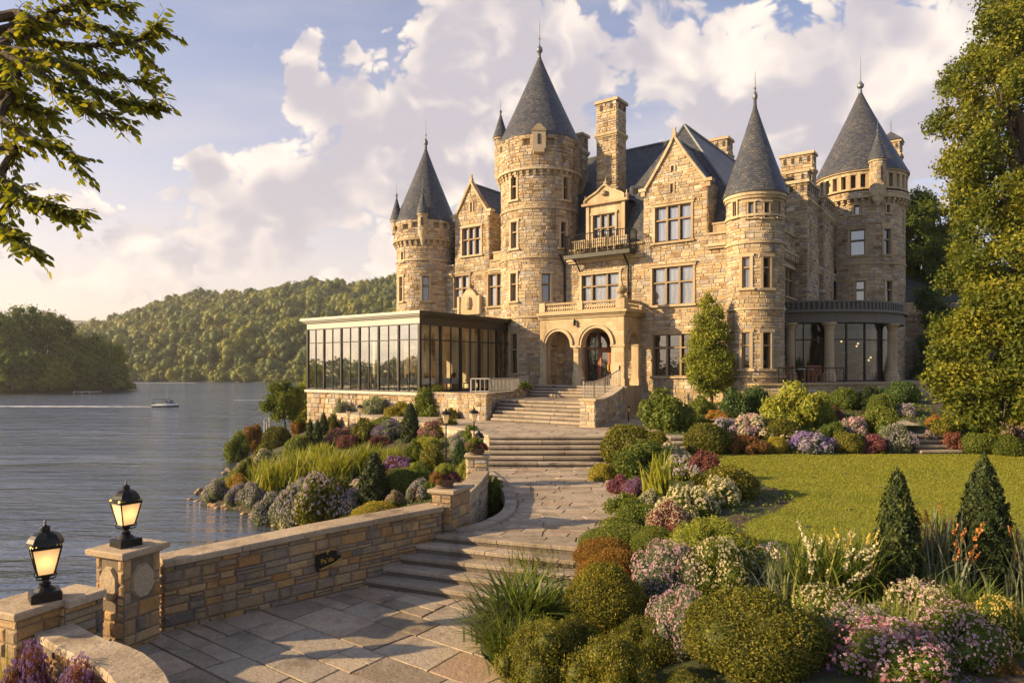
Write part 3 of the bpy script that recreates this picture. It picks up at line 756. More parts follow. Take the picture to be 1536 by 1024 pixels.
# ------------------------------------------------------------------ side wing wall (faces right, in its own shade)
SW = 6.84
fs = side(SW)
def srect(x0, x1, y0, y1):
    a0, a1 = w_at(x0), w_at(x1); am = (a0+a1)/2
    return (a0, a1, z_at(y1, SW, am), z_at(y0, SW, am))
H_s = [srect(1176, 1197, 404, 447), srect(1229, 1240, 420, 452)]
mb = MB()
backing(mb, fs, 0, 19.0, 3.9, 14.2, H_s)
courses(mb, fs, 1.0, 19.0, 3.9, 12.9, [(h[0]-.1, h[1]+.1, h[2]-.1, h[3]+.12) for h in H_s], rng=random.Random(8), wr=(.35, .85))
mb.fbox(fs, 1.0, 19.0, 0, .3, 12.95, 13.1, 2)
a = 1.2
while a < 18.8: mb.fbox(fs, a, a+.17, 0, .26, 12.6, 12.95, 2); a += .42
courses(mb, fs, 1.0, 19.0, 13.1, 14.2, rng=random.Random(9), prot=.042)
mb.fbox(fs, 1.0, 19.0, -.3, .12, 14.2, 14.34, 2)
a = 1.6
while a < 18.0: mb.fbox(fs, a, a+.9, -.28, .05, 14.34, 14.8, 0); a += 1.5
mb.build('side_wall', WM, castle)
window(fs, *H_s[0], n=3, tr=.6, mat='pane_mid'); window(fs, *H_s[1], n=1, tr=.6, mat='pane_dark')
# square stair turret on the side wall
def sqtower(a0, a1, s0, s1, z0, z1, name, capn=True, slots=True, band_z=None):
    g = MB()
    F4 = [(lambda a, d, z: FP(a, a0-d, z), s0, s1), (lambda a, d, z: FP(s1+d, a, z), a0, a1), (lambda a, d, z: FP(s0-d, a, z), a0, a1), (lambda a, d, z: FP(a, a1+d, z), s0, s1)]
    for k, (fr, p, q) in enumerate(F4):
        backing(g, fr, p, q, z0, z1)
        courses(g, fr, p, q, z0, z1, rng=random.Random(k+int(z1*10)), prot=.05)
        if capn:
            g.fbox(fr, p-.12, q+.12, 0, .13, z1, z1+.14, 2)
            bz = band_z or z1-1.15
            g.fbox(fr, p-.08, q+.08, 0, .14, bz, bz+.16, 2); g.fbox(fr, p-.05, q+.05, 0, .08, bz-.12, bz, 2)
            if slots:
                n = max(1, int((q-p)/.5))
                for j in range(n):
                    c = p+(q-p)*(j+.5)/n; g.fbox(fr, c-.09, c+.09, .052, .062, z1-.5, z1-.12, 3)
    g.fbox(lambda a, d, z: FP(a, d, z), s0-.1, s1+.1, a0-.1, a1+.1, z1+.14, z1+.2, 2)
    return g.build(name, WM+[M['dark_in']], castle)
wa, wb = 7.4, 10.1
sqtower(wa, wb, SW-.5, SW+.75, 9.0, 17.6, 'stair_turret')
sqtower(13.6, 16.4, SW-2.6, SW+.35, 9.0, 17.9, 'wing_turret')
# chimneys
def chim(px_c, D, ls, lw, ytop, zb, name='chimney', **k):
    X = (px_c-768)/F*D; v = Vector((X-P0[0], D-P0[1])); s = v.x*.8-v.y*.6; w = v.x*.6+v.y*.8   # near right corner
    return sqtower(w, w+lw, s-ls, s, zb, CZ+(HZ-ytop)*D/F, name, **k)
chim(925, 43.5, 1.45, 1.25, 150, 13.5, band_z=22.0-.9)
chim(1091, 50.0, 2.6, 1.1, 208, 17.0)
chim(1219, 47.0, 2.1, .9, 230, 13.0)
chim(1212, 45.6, 1.3, .8, 257, 13.0)
chim(873, 47.6, 1.3, .8, 203, 14.0)
o_ = chim(1350, 57.5, 1.5, 1.2, 212, 10.0)
X = (1350-768)/F*57.5; v = Vector((X-P0[0], 57.5-P0[1])); s = v.x*.8-v.y*.6; w = v.x*.6+v.y*.8; zt = CZ+(HZ-212)*57.5/F+.2
c = MB(); ap = FP(s-.75, w+.6, zt+.95); q4 = [FP(s-1.7, w-.2, zt), FP(s+.2, w-.2, zt), FP(s+.2, w+1.4, zt), FP(s-1.7, w+1.4, zt)]
for k in range(4): c.poly([q4[k], q4[(k+1) % 4], ap], 0, uv=[(0, 0), (1.8, 0), (.9, 1.3)])
c.poly(q4[::-1], 0); c.tube([ap, ap+Vector((0, 0, .9))], .03, 5, 1)
c.build('chimney_cap', [M['slate'], M['lead']], o_)

# ------------------------------------------------------------------ roofs
rf = MB()
def rp_(pts, m=0):
    P = [FP(*p) if len(p) == 3 else Vector(p) for p in pts]
    n = (P[1]-P[0]).cross(P[2]-P[0]).normalized()
    h = Vector((-n.y, n.x, 0)); h = h.normalized() if h.length > 1e-4 else Vector((1, 0, 0)); up = n.cross(h).normalized()
    if up.z < 0: up = -up
    rf.poly(P, m, uv=[(p.dot(h), p.dot(up)) for p in P])
E = 13.62; RZ = 21.4
# middle range, ridge along the facade
rp_([(-9.5, .35, E), (1.2, .35, E), (1.2, 6.0, RZ), (-9.5, 6.0, RZ)]); rp_([(-9.5, 11.6, E), (1.2, 11.6, E), (1.2, 6.0, RZ), (-9.5, 6.0, RZ)])
rp_([(-9.5, .35, E), (-9.5, 6.0, RZ), (-9.5, 11.6, E)])
# wing, ridge running back
rp_([(-4.4, .4, E), (6.6, .4, E), (1.2, 3.6, RZ-.02)]); rp_([(6.6, .4, E), (6.6, 19, E), (1.2, 19, RZ-.02), (1.2, 3.6, RZ-.02)]); rp_([(-4.4, .4, E), (-4.4, 19, E), (1.2, 19, RZ-.02), (1.2, 3.6, RZ-.02)])
rp_([(-4.4, 19, E), (6.6, 19, E), (1.2, 19, RZ)])
# left range, lower
rp_([(-17.2, .35, E), (-9.0, .35, E), (-9.0, 3.2, 17.0), (-17.2, 3.2, 17.0)]); rp_([(-17.2, 6.2, E), (-9.0, 6.2, E), (-9.0, 3.2, 17.0), (-17.2, 3.2, 17.0)]); rp_([(-17.2, .35, E), (-17.2, 3.2, 17.0), (-17.2, 6.2, E)])
# behind the two gables
def groof(a0, a1, am, z0, z1, d):
    rp_([(a0-.05, .25, z0), (am, .25, z1), (am, d, z1), (a0-.05, d, z0)]); rp_([(a1+.05, .25, z0), (am, .25, z1), (am, d, z1), (a1+.05, d, z0)])
groof(gs0, gs1, gsm, zsh, zap-.05, 5.5)
groof(dls, drs, s_at(707.5), zdsh, zdap-.05, 4.5)
# ridge rolls and flashings
for (p, q) in (((-9.5, 6.0, RZ+.03), (1.2, 6.0, RZ+.03)), ((1.2, 3.6, RZ+.02), (1.2, 19, RZ+.02)), ((1.2, 3.6, RZ), (6.6, .4, E+.05)), ((1.2, 3.6, RZ), (-.6, 2.3, 18.1)), ((gsm, .3, zap), (gsm, 3.2, zap)), ((s_at(707.5), .3, zdap-.02), (s_at(707.5), 4.5, zdap-.02))):
    rf.tube([FP(*p), FP(*q)], .09, 8, 1)
rf.build('main_roof', [M['slate'], M['lead']], castle)
# balcony dormer
g = MB(); fd = front(.6); a0, a1 = s_at(880, .6), s_at(938, .6); am = (a0+a1)/2
hd = (s_at(890, .6), s_at(923, .6), z_at(372, am, .6), z_at(321, am, .6))
zb, zs, za = 13.3, z_at(306, am, .6), z_at(283, am, .6)
backing(g, fd, a0, a1, zb, zs, [hd], m=2)
for (x0, x1) in ((a0, a0+.22), (a1-.22, a1)): g.fbox(fd, x0, x1, 0, .09, zb, zs, 2)
g.fbox(fd, a0-.25, a1+.25, -.02, .24, zs, zs+.16, 2)
N = 12; ol = [(am-(am-a0)*cos(pi/2*k/N)**1.6*1.0, zs+.16+(za-zs)*(k/N)**.95) for k in range(N+1)]
ol = [(am-(am-a0)*(1-(k/N))**.8*(1+.18*sin(2*pi*k/N)), zs+.16+(za-zs)*(k/N)) for k in range(N+1)]
full = ol+[(2*am-x, y) for x, y in ol[::-1][1:]]
g.poly([fd(x, .1, y) for x, y in full], 2)
for k in range(len(full)-1):
    (x0, y0), (x1, y1) = full[k], full[k+1]
    g.hexa([fd(x0, -.2, y0), fd(x1, -.2, y1), fd(x1, .2, y1), fd(x0, .2, y0), fd(x0, -.2, y0+.12), fd(x1, -.2, y1+.12), fd(x1, .2, y1+.12), fd(x0, .2, y0+.12)], 2)
g.lathe(tuple(fd(am, .16, 0))[:2], [(0, zs+.45), (.2, zs+.55), (.2, zs+.75), (0, zs+.85)], 12, 2)
for aa in (a0-.1, am, a1+.1): g.lathe(tuple(fd(aa, .0, 0))[:2], [(.1, (za if aa == am else zs)+.2), (.15, (za if aa == am else zs)+.35), (.05, (za if aa == am else zs)+.5), (.02, (za if aa == am else zs)+.7)], 8, 2)
for (x0) in (a0, a1): g.poly([fd(x0, 0, zb), fd(x0, 0, zs), fd(x0, -2.4, zs), fd(x0, -2.4, zb)], 3)
g.build('balcony_dormer', WM+[M['slate']], castle)
rf = MB()
rp_([(a0-.25, .5, zs+.1), (am, .5, za+.1), (am, 3.6, za+.1), (a0-.25, 3.6, zs+.1)]); rp_([(a1+.25, .5, zs+.1), (am, .5, za+.1), (am, 3.6, za+.1), (a1+.25, 3.6, zs+.1)])
rf.build('dormer_roof', [M['slate'], M['lead']], castle)
window(fd, *hd, n=3, tr=.60)
# a roof light
rf = MB(); q = FP(s_at(952, 2.2), 2.2, z_at(290, s_at(952, 2.2), 2.2))
rf.box(q.x-.3, q.x+.3, q.y-.5, q.y+.6, q.z-.3, q.z+.35, 0); rf.box(q.x-.2, q.x+.2, q.y-.52, q.y-.5, q.z-.15, q.z+.2, 1)
rf.build('roof_vent', [M['lead'], M['dark_in']], castle)
# balcony
g = MB(); fb = front(0.0); b0, b1 = s_at(848, -1.0), s_at(944, -1.0); zf = 13.12
g.fbox(fb, b0, b1, -.4, 1.0, zf-.12, zf, 0); g.fbox(fb, b0-.06, b1+.06, .9, 1.1, zf-.22, zf+.02, 0); g.fbox(fb, b1-.05, b1+.06, 0, 1.0, zf-.22, zf+.02, 0)
for a in (b0+.5, b1-.5): g.tube([fb(a, .05, zf-.9), fb(a, .35, zf-.55), fb(a, .8, zf-.15)], .05, 6, 0)
bal = g.build('balcony', M['black'], castle)
rail_h([fb(b0, 0.1, zf), fb(b0, 1.0, zf), fb(b1, 1.0, zf), fb(b1, 0.1, zf)], 0, 1.25, M['black'], bal, r=.02)
g = MB()
for k in range(6):
    a = b0+.8+(b1-b0-1.6)*k/5+random.uniform(-.15, .15); 
    g.fbox(fb, a-.22, a+.22, .25, .7, zf+.4, zf+.45, 0)
    for q in (-.2, -.1, 0, .1, .2): g.fbox(fb, a+q-.02, a+q+.02, .66, .7, zf+.45, zf+.9, 0)
    for (qa, qd) in ((-.2, .27), (.2, .27), (-.2, .68), (.2, .68)): g.fbox(fb, a+qa-.02, a+qa+.02, qd-.02, qd+.02, zf, zf+.4, 0)
g.build('balcony_seats', M['trim'], bal)
# drainpipes
for (px, ya, yb) in ((848.5, 392, 460), (944, 392, 470)):
    s = s_at(px); g = MB(); g.tube([fb(s, .7, z_at(ya-8, s)), fb(s, .15, z_at(ya+6, s)), fb(s, .1, z_at(yb, s)), fb(s, .1, z_at(yb, s)-.3)], .06, 8)
    g.tube([fb(s, .12, z_at(yb-30, s)), fb(s, .12, z_at(yb-30, s)+.1)], .09, 8); g.build('drainpipe', M['black'], castle)
g = MB(); a = w_at(1251); zz = z_at(388, SW, a); g.tube([fs(a, .3, zz+.5), fs(a, .3, zz-.6), fs(a-.4, .15, zz-1.1), fs(a-.4, .15, 9.7)], .09, 8)
g.fbox(fs, a-.2, a+.2, .1, .5, zz+.3, zz+.6); g.build('drainpipe', M['black'], castle)

# ------------------------------------------------------------------ entrance porch
PW = -2.2; sA, sB = -5.83, 0.0; zF = 5.1; zS = z_at(517, -2.5, PW); zTop = 9.12
def px_s(px): return s_at(px, PW)
def archwall(mb, fr, a0, a1, arches, zlo, ztop, th, m=2, n=20):
    """wall slab with round arches [(c, r, spring)]; solid piers run down between them"""
    cuts = {a0, a1}
    for (c, r, sp) in arches: cuts |= {c-r*cos(pi*k/n) for k in range(n+1)}
    cuts = sorted(cuts)
    def low(a):
        for (c, r, sp) in arches:
            if abs(a-c) < r-1e-6: return sp+sqrt(max(0, r*r-(a-c)**2))
        return None
    for k in range(len(cuts)-1):
        p, q = cuts[k], cuts[k+1]; mid = (p+q)/2; ar = None
        for A in arches:
            if abs(mid-A[0]) < A[1]: ar = A
        if ar is None:
            mb.fbox(fr, p, q, -th, 0, zlo, ztop, m); continue
        zl = lambda a: ar[2]+sqrt(max(0, ar[1]**2-(a-ar[0])**2))
        c = [fr(p, -th, zl(p)), fr(q, -th, zl(q)), fr(q, 0, zl(q)), fr(p, 0, zl(p)), fr(p, -th, ztop), fr(q, -th, ztop), fr(q, 0, ztop), fr(p, 0, ztop)]
        mb.hexa(c, m, .5)
    for (c, r, sp) in arches:   # moulded ring
        for k in range(n):
            t0, t1 = pi*k/n, pi*(k+1)/n
            for (ra, rb, dd) in ((r-.02, r+.13, .07), (r+.13, r+.2, .13)):
                P = lambda rr, t, d: fr(c-rr*cos(t), d, sp+rr*sin(t))
                mb.hexa([P(ra, t0, 0), P(ra, t1, 0), P(ra, t1, dd), P(ra, t0, dd), P(rb, t0, 0), P(rb, t1, 0), P(rb, t1, dd), P(rb, t0, dd)], m, .7)
def column(mb, x, y, r, z0, z1, m=2, sq=True, n=18):
    mb.lathe((x, y), [(r*1.45, z0+.0), (r*1.45, z0+.38), (r*1.25, z0+.45), (r*1.3, z0+.52), (r*1.05, z0+.6), (r, z0+.66), (r*.94, z1-.42), (r*1.08, z1-.4), (r*1.08, z1-.34), (r*.98, z1-.32), (r*1.3, z1-.16), (r*1.5, z1-.12), (r*1.5, z1)], n, m, .6)
pc = MB(); fp = front(PW)  # note front(w0) maps d outwards
cA = (px_s(819)+px_s(856))/2; rA = (px_s(856)-px_s(819))/2
cB = (px_s(872)+px_s(917))/2; rB = (px_s(917)-px_s(872))/2
zSA = z_at(493, cA, PW)-rA; zSB = z_at(491, cB, PW)-rB; zs_ = min(zSA, zSB)
archwall(pc, fp, sA+.02, sB, [(cA, rA, zs_), (cB, rB, zs_)], zs_, zTop, .5)
# piers
pierw = .42
pc.fbox(fp, sA+.02, cA-rA, -.5, 0, zF, zs_, 2); pc.fbox(fp, cB+rB, sB, -.5, 0, zF, zs_, 2)
for (p, q) in ((sA-.03, cA-rA+.05), (cB+rB-.05, sB+.06)):
    pc.fbox(fp, p, q, -.55, .06, zF, zF+.42, 2); pc.fbox(fp, p, q, -.55, .06, zs_-.14, zs_, 2)
colc = (cA+rA+cB-rB)/2; pcx = fp(colc, -.25, 0)
pc.box(pcx.x-.34, pcx.x+.34, pcx.y-.34, pcx.y+.34, zF, zF+.5, 2)
column(pc, pcx.x, pcx.y, .23, zF+.35, zs_-.02); pc.fbox(fp, colc-.36, colc+.36, -.56, .06, zs_-.13, zs_+.002, 2)
# side with one arch
fsd = lambda a, d, z: FP(sB+d, a, z)
cS = (PW+.45+-.25)/2-.05; rS = .72
archwall(pc, fsd, PW+.503, -.02, [(cS, rS*.9, zs_+.1)], zs_+.1, zTop, .45)
pc.fbox(fsd, PW+.503, cS-rS*.9, -.45, 0, zF, zs_+.1, 2); pc.fbox(fsd, cS+rS*.9, -.02, -.45, 0, zF, zs_+.1, 2)
pc.fbox(fsd, cS+rS*.9-.05, -.02, -.45, .05, zF, zF+.4, 2); pc.fbox(fsd, cS+rS*.9-.05, -.02, -.45, .05, zs_-.05, zs_+.1, 2)
# ashlar facing of the porch
def archholes(c, r, sp, z0):
    o = [(c-r-.2, c+r+.2, z0, sp)]
    for k in range(12):
        za, zb_ = (r+.2)*k/12, (r+.2)*(k+1)/12; q = sqrt(max(0, (r+.2)**2-za*za)); o.append((c-q, c+q, sp+za, sp+zb_))
    return o
courses(pc, fp, sA+.05, sB-.01, zF+.43, zTop-.02, archholes(cA, rA, zs_, zF)+archholes(cB, rB, zs_, zF), hr=(.27, .34), wr=(.34, .7), prot=.013, gap=.006, m=2, split=0, rng=random.Random(2))
courses(pc, fsd, PW+.02, -.02, zF+.43, zTop-.02, archholes(cS, rS*.9, zs_+.1, zF), hr=(.27, .34), wr=(.3, .6), prot=.013, gap=.006, m=2, split=0, rng=random.Random(4))
# entablature, slab and parapet
E8 = lambda d, z0, z1, m=2: (pc.fbox(fp, sA-.05, sB+d, -.6, d, z0, z1, m), pc.fbox(fsd, PW+.6, 0, -.5, d, z0, z1, m))
E8(.10, zTop, zTop+.12); E8(.2, zTop+.12, zTop+.22); E8(.32, zTop+.22, zTop+.36)
pc.fbox(front(0), sA, sB, 0, 2.2, zTop-.02, zTop+.1, 2)
zq = zTop+.36
E8(.02, zq, zq+.12); 
a = sA+.1
pc.fbox(fp, sA, sB+.02, -.2, .0, zq+.5, zq+.62, 2); pc.fbox(fsd, PW+.2, -.05, -.2, .02, zq+.5, zq+.62, 2)
for (p, q) in ((sA-.02, sA+.4), (-3.15, -2.75), (sB-.5, sB+.05)): pc.fbox(fp, p, q, -.32, .05, zq+.1, zq+.66, 2)
while a < sB-.5:
    pc.fbox(fp, a+.02, a+.07, -.13, -.07, zq+.12, zq+.5, 2)
    c = fp(a+.11, -.1, zq+.31)
    pc.fbox(fp, a+.07, a+.15, -.13, -.07, zq+.24, zq+.38, 2); a += .16
a = PW+.3
while a < -.15: pc.fbox(fsd, a, a+.05, -.13, -.07, zq+.12, zq+.5, 2); pc.fbox(fsd, a+.05, a+.12, -.13, -.07, zq+.24, zq+.38, 2); a += .16
pcv = fp(sB-.22, -.14, 0)
pc.lathe((pcv.x, pcv.y), [(.24, zq+.66), (.24, zq+.8), (.12, zq+.86), (.3, zq+1.02), (.33, zq+1.16), (.22, zq+1.32), (.08, zq+1.45), (.05, zq+1.62), (.0, zq+1.66)], 14, 2)
# wall lamp between the arches
pl_ = fp(colc, .16, zs_+1.2)
porch = pc.build('porch', WM, castle)
g = MB(); g.box(pl_.x-.07, pl_.x+.07, pl_.y-.07, pl_.y+.07, pl_.z-.05, pl_.z+.2); g.tube([pl_, fp(colc, 0, zs_+1.5)], .03, 6); g.tube([pl_+Vector((0, 0, .2)), pl_+Vector((0, 0, .38))], [.09, .01], 6)
g.build('wall_lamp', M['black'], porch)
# floor, inner wall and the entrance doors
g = MB(); g.fbox(front(0), sA, sB, 0, 2.9, 3.4, zF, 2); g.build('porch_floor', [M['castle'], M['mortar'], M['step']], castle)
dr = MB(); fdw = front(.25)
dr.fbox(fdw, -4.9, -.9, -.1, -.02, zF, 8.4, 1)
dr.fbox(fdw, -4.9, -3.9, -.02, .2, zF, 8.4, 3)
for a in (-3.9, -3.0, -1.4, -.95): dr.fbox(fdw, a-.05, a+.05, -.02, .1, zF, 8.3, 2)
dr.fbox(fdw, -3.9, -.95, -.02, .1, 7.3, 7.42, 2)
door = dr.build('entrance_door', [M['trim'], M['pane_dark'], M['wood'], M['castle']], castle)
for (p, q) in ((-2.95, -2.22), (-2.18, -1.45)):
    d2 = MB(); d2.fbox(fdw, p, p+.14, .0, .09, zF, 7.3); d2.fbox(fdw, q-.14, q, .0, .09, zF, 7.3); d2.fbox(fdw, p+.14, q-.14, .0, .09, zF, zF+.5); d2.fbox(fdw, p+.14, q-.14, .0, .09, 7.1, 7.3); d2.fbox(fdw, p+.14, q-.14, .0, .04, zF+.5, 7.1, 1)
    d2.fbox(fdw, (q-.12 if p < -2.5 else p+.04), (q-.06 if p < -2.5 else p+.1), .09, .15, 6.0, 6.35, 2)
    d2.build('door_leaf', [M['wood'], M['pane_dark'], M['gold']], door)
# ------------------------------------------------------------------ curved garden bay
BC = (19.3, 46.0); BR = 6.2
bf = cyl(BC[0], BC[1], BR); zb = 5.32; zc = 9.05
bay = MB()
A0, A1 = -1.0*BR, 1.75*BR
bay.fbox(bf, A0, A1, -.35, 0, zc-.25, zc+.35, 0, n=40); bay.fbox(bf, A0, A1, -.35, .22, zc+.35, zc+.5, 0, n=40); bay.fbox(bf, A0, A1, -.3, -.1, zc+.5, zc+.95, 1, n=60); bay.fbox(bf, A0, A1, -.34, -.04, zc+.95, zc+1.05, 0, n=40)
for k in range(60):
    a = A0+(A1-A0)*k/60; bay.fbox(bf, a, a+.1, -.12, -.06, zc+.5, zc+.95, 0)
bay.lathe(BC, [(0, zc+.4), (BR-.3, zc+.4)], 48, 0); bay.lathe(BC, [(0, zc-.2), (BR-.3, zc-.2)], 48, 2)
M['bayfascia'] = plain('weathered_grey_stone', (0.15, 0.135, 0.115), .8, var=.15, bd=.01)
M['baydark'] = plain('dark_weathered_stone', (0.06, 0.055, 0.05), .8, var=.3, bd=.01)
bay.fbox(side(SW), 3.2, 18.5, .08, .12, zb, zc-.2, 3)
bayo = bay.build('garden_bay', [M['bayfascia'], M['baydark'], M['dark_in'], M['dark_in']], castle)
cols = []
for px in (1186, 1243.5, 1336.5):
    a, D = cyl_a(BC[0], BC[1], BR-.2, px); a = a*BR/(BR-.2); p = bf(a, -.12, 0); cols.append(a)
    g = MB(); column(g, p.x, p.y, .27, zb-.02, zc-.25); g.build('column', WM, bayo)
g = MB(); fr_ = MB(); rg = cyl(BC[0], BC[1], BR-.55)
n = 30
A = [(-1.0+2.6*k/n)*(BR-.55) for k in range(n+1)]
for k in range(n): g.poly([rg(A[k], 0, zb), rg(A[k+1], 0, zb), rg(A[k+1], 0, zc-.2), rg(A[k], 0, zc-.2)], 0)
fr_.fbox(rg, A[0], A[-1], -.04, .04, zb+2.45, zb+2.53, n=n); fr_.fbox(rg, A[0], A[-1], -.05, .05, zb, zb+.1, n=n); fr_.fbox(rg, A[0], A[-1], -.05, .05, zc-.3, zc-.2, n=n)
for k in range(0, 13): a = A[0]+(A[-1]-A[0])*k/12; fr_.fbox(rg, a-.04, a+.04, -.05, .06, zb, zc-.2)
fr_.build('window_frame', M['bronze'], bayo); g.build('glass', M['glass_side'], bayo, smooth=True)
g = MB(); g.lathe(BC, [(0, zb-.01), (BR-.3, zb-.01)], 40, 0); g.build('floor', M['wood'], bayo)
# hanging lamps and furniture inside the bay
g = MB()
for (px, py, D) in ((1287, 515, 44), (1285, 519, 45), (1303, 540, 45), (1262, 512, 44), (1306, 536, 44)):
    p = at(px, py, D); g.lathe((p.x, p.y), [(0, p.z-.07), (.06, p.z-.04), (.06, p.z+.04), (0, p.z+.07)], 10, 0); g.tube([p, (p.x, p.y, zc-.2)], .012, 4, 1)
m_, T, b = pmat('pendant_light'); b.inputs['Emission Color'].default_value = (1, .7, .35, 1); b.inputs['Emission Strength'].default_value = 1.0; M['pend'] = m_
g.build('pendant_lamps', [M['pend'], M['black']], bayo)
g = MB()
for (x, y) in ((18.5, 42.6), (20.6, 42.8), (22.3, 44.3)):
    g.lathe((x, y), [(.05, zb), (.05, zb+.7), (.5, zb+.72), (.5, zb+.76), (0, zb+.77)], 14, 0)
    for k in range(3):
        t = k*2.1+x; cx, cy = x+.75*cos(t), y+.75*sin(t)
        g.box(cx-.22, cx+.22, cy-.22, cy+.22, zb+.42, zb+.48, 1); g.box(cx-.22, cx+.22, cy+.18, cy+.22, zb+.48, zb+.95, 1); g.box(cx-.2, cx-.16, cy-.2, cy-.16, zb, zb+.42, 1); g.box(cx+.16, cx+.2, cy-.2, cy-.16, zb, zb+.42, 1)
g.build('dining_furniture', [M['interior'], M['wood']], bayo)
# terrace plinth in front of turret and bay
ter = MB(); tp = [(11.9, 36.6), (12.6, 34.7), (14.2, 34.55), (19.5, 36.6), (24.0, 38.9), (26.6, 42.0), (27.6, 46), (27, 50), (14, 46)]
ter.prism(tp, 3.3, 5.22, 1); ter.prism([(x*1.0+(x-19)*.012, y+(y-43)*.012) for x, y in tp], 5.22, 5.32, 2)
for k in range(6):
    a, b = Vector(tp[k]), Vector(tp[k+1]); L = (b-a).length; t = (b-a)/L; nrm = Vector((t.y, -t.x))
    courses(ter, (lambda q, d, z, a=a, t=t, nrm=nrm: Vector((a.x+t.x*q+nrm.x*d, a.y+t.y*q+nrm.y*d, z))), 0, L, 3.3, 5.2, rng=random.Random(k), wr=(.4, .9))
ter.build('terrace_plinth', WM, castle)
# rear service wing, low at the right
rw = MB()
def rbox(x0, x1, y0, y1, z0, z1):
    for fr, p, q in ((lambda a, d, z: Vector((a, y0-d, z)), x0, x1), (lambda a, d, z: Vector((x0-d, a, z)), y0, y1), (lambda a, d, z: Vector((x1+d, a, z)), y0, y1)):
        backing(rw, fr, p, q, z0, z1); courses(rw, fr, p, q, z0, z1, rng=random.Random(int(x0)), wr=(.4, .9))
    rw.box(x0-.1, x1+.1, y0-.1, y1+.1, z1, z1+.15, 2)
rbox(29.2, 31.6, 51.5, 58, 3.8, 10.2); rbox(31.75, 36.0, 55.0, 62, 3.8, 11.3)
rw.poly([(31.5, 54.8, 11.5), (36.4, 54.8, 11.5), (36.4, 58.5, 14.2), (31.5, 58.5, 14.2)], 3, uv=[(0, 0), (5, 0), (5, 4), (0, 4)]); rw.poly([(36.4, 62, 11.5), (36.4, 54.8, 11.5), (36.4, 58.5, 14.2)], 3)
rw.box(32.3, 37.0, 50.5, 53.0, 6.0, 8.0, 4); rw.box(32.3, 32.9, 50.5, 53.0, 3.8, 6.0, 0)
for x in (32.3, 33.3, 34.3): rw.box(x, x+.6, 54.93, 54.98, 8.2, 10.6, 5)
rw.build('service_wing', WM+[M['slate'], M['bayfascia'], M['pane_dark']], castle)
# ================================================================== conservatory
KS, KW, LS = -8.64, -9.93, -18.7
con = empty('conservatory', FP(-13, -6, 3.4), 'glass walled dining conservatory on a rubble base beside the great round tower', 'conservatory')
zg0, zg1, zt, zr = 4.76, 8.62, 7.72, 9.3
ff = front(KW); fr_s = side(KS)
g = MB()
backing(g, ff, LS, KS, 2.6, 4.6); courses(g, ff, LS, KS, 2.6, 4.6, rng=random.Random(1), hr=(.2, .4), wr=(.3, .7), prot=.07)
fl_ = side(LS, -1); backing(g, fl_, KW, 0, 2.6, 4.6); courses(g, fl_, KW, 0, 2.6, 4.6, rng=random.Random(2), hr=(.2, .4), wr=(.3, .7), prot=.07)
backing(g, fr_s, KW, 0, 3.2, 4.6); courses(g, fr_s, KW, 0, 3.2, 4.6, rng=random.Random(2), hr=(.2, .4), wr=(.3, .7), prot=.06)
g.build('stone_base', WM, con)
g = MB()
F2 = lambda a, d, z: FP(a, d, z)
g.fbox(F2, LS-.12, KS+.12, KW-.14, 0, 4.6, zg0, 0)
for d, z0, z1 in ((.02, zg1, 8.98), (.12, 8.98, 9.06), (.24, 9.06, 9.14), (.34, 9.14, 9.30)):
    g.fbox(F2, LS-d, KS+d-.0, KW-d, KW+.3, z0, z1, 0)
    g.fbox(F2, LS-d, LS+.3, KW+.3, 0, z0, z1, 0)
    g.fbox(F2, KS-.3, KS+d+.004, KW+.3, -.9, z0, z1, 1)
    g.fbox(F2, KS+d, KS+d+.006, KW-d, KW+.3, z0, z1, 1)
g.build('cornice', [M['pale'], M['bronze']], con)
g = MB(); g.fbox(F2, LS+.1, KS-.1, KW+.1, -.02, 9.2, 9.26, 0); g.fbox(F2, LS+.1, KS-.1, KW+.1, -.02, 8.66, 8.7, 1); g.build('flat_roof', [M['lead'], M['interior']], con)
g = MB(); g.fbox(F2, LS+.2, KS-.2, KW+.2, -.02, zg0, zg0+.03, 0); g.build('floor', M['wood'], con)
# posts, rails and panes
g = MB(); gl = MB()
nb = 6
for k in range(nb+1):
    a = LS+(KS-LS)*k/nb; g.fbox(ff, a-.05, a+.05, -.12, .04, zg0, zg1)
    if k < nb: a2 = a+(KS-LS)/nb/2; g.fbox(ff, a2-.018, a2+.018, -.06, .015, zg0, zg1)
g.fbox(ff, LS, KS, -.07, .02, zt-.025, zt+.025); g.fbox(ff, LS, KS, -.1, .03, zg0, zg0+.08); g.fbox(ff, LS, KS, -.1, .03, zg1-.06, zg1)
g.fbox(F2, KS-.1, KS+.05, KW-.05, KW+.1, zg0, zg1)
nw = 5; WE = -1.2
for k in range(1, nw+1):
    w = KW+(WE-KW)*k/nw; g.fbox(fr_s, w-.055, w+.055, -.12, .05, zg0, zg1)
    w2 = w-(WE-KW)/nw/2; g.fbox(fr_s, w2-.02, w2+.02, -.06, .02, zg0, zg1)
g.fbox(fr_s, KW, WE, -.08, .03, zt-.035, zt+.035); g.fbox(fr_s, KW, WE, -.1, .04, zg0, zg0+.1); g.fbox(fr_s, KW, WE, -.1, .04, zg1-.08, zg1)
for k in range(4): w = KW+(0-KW)*k/4; g.fbox(fl_, w-.05, w+.05, -.1, .04, zg0, zg1)
frame_ = g.build('window_frame', M['bronze'], con)
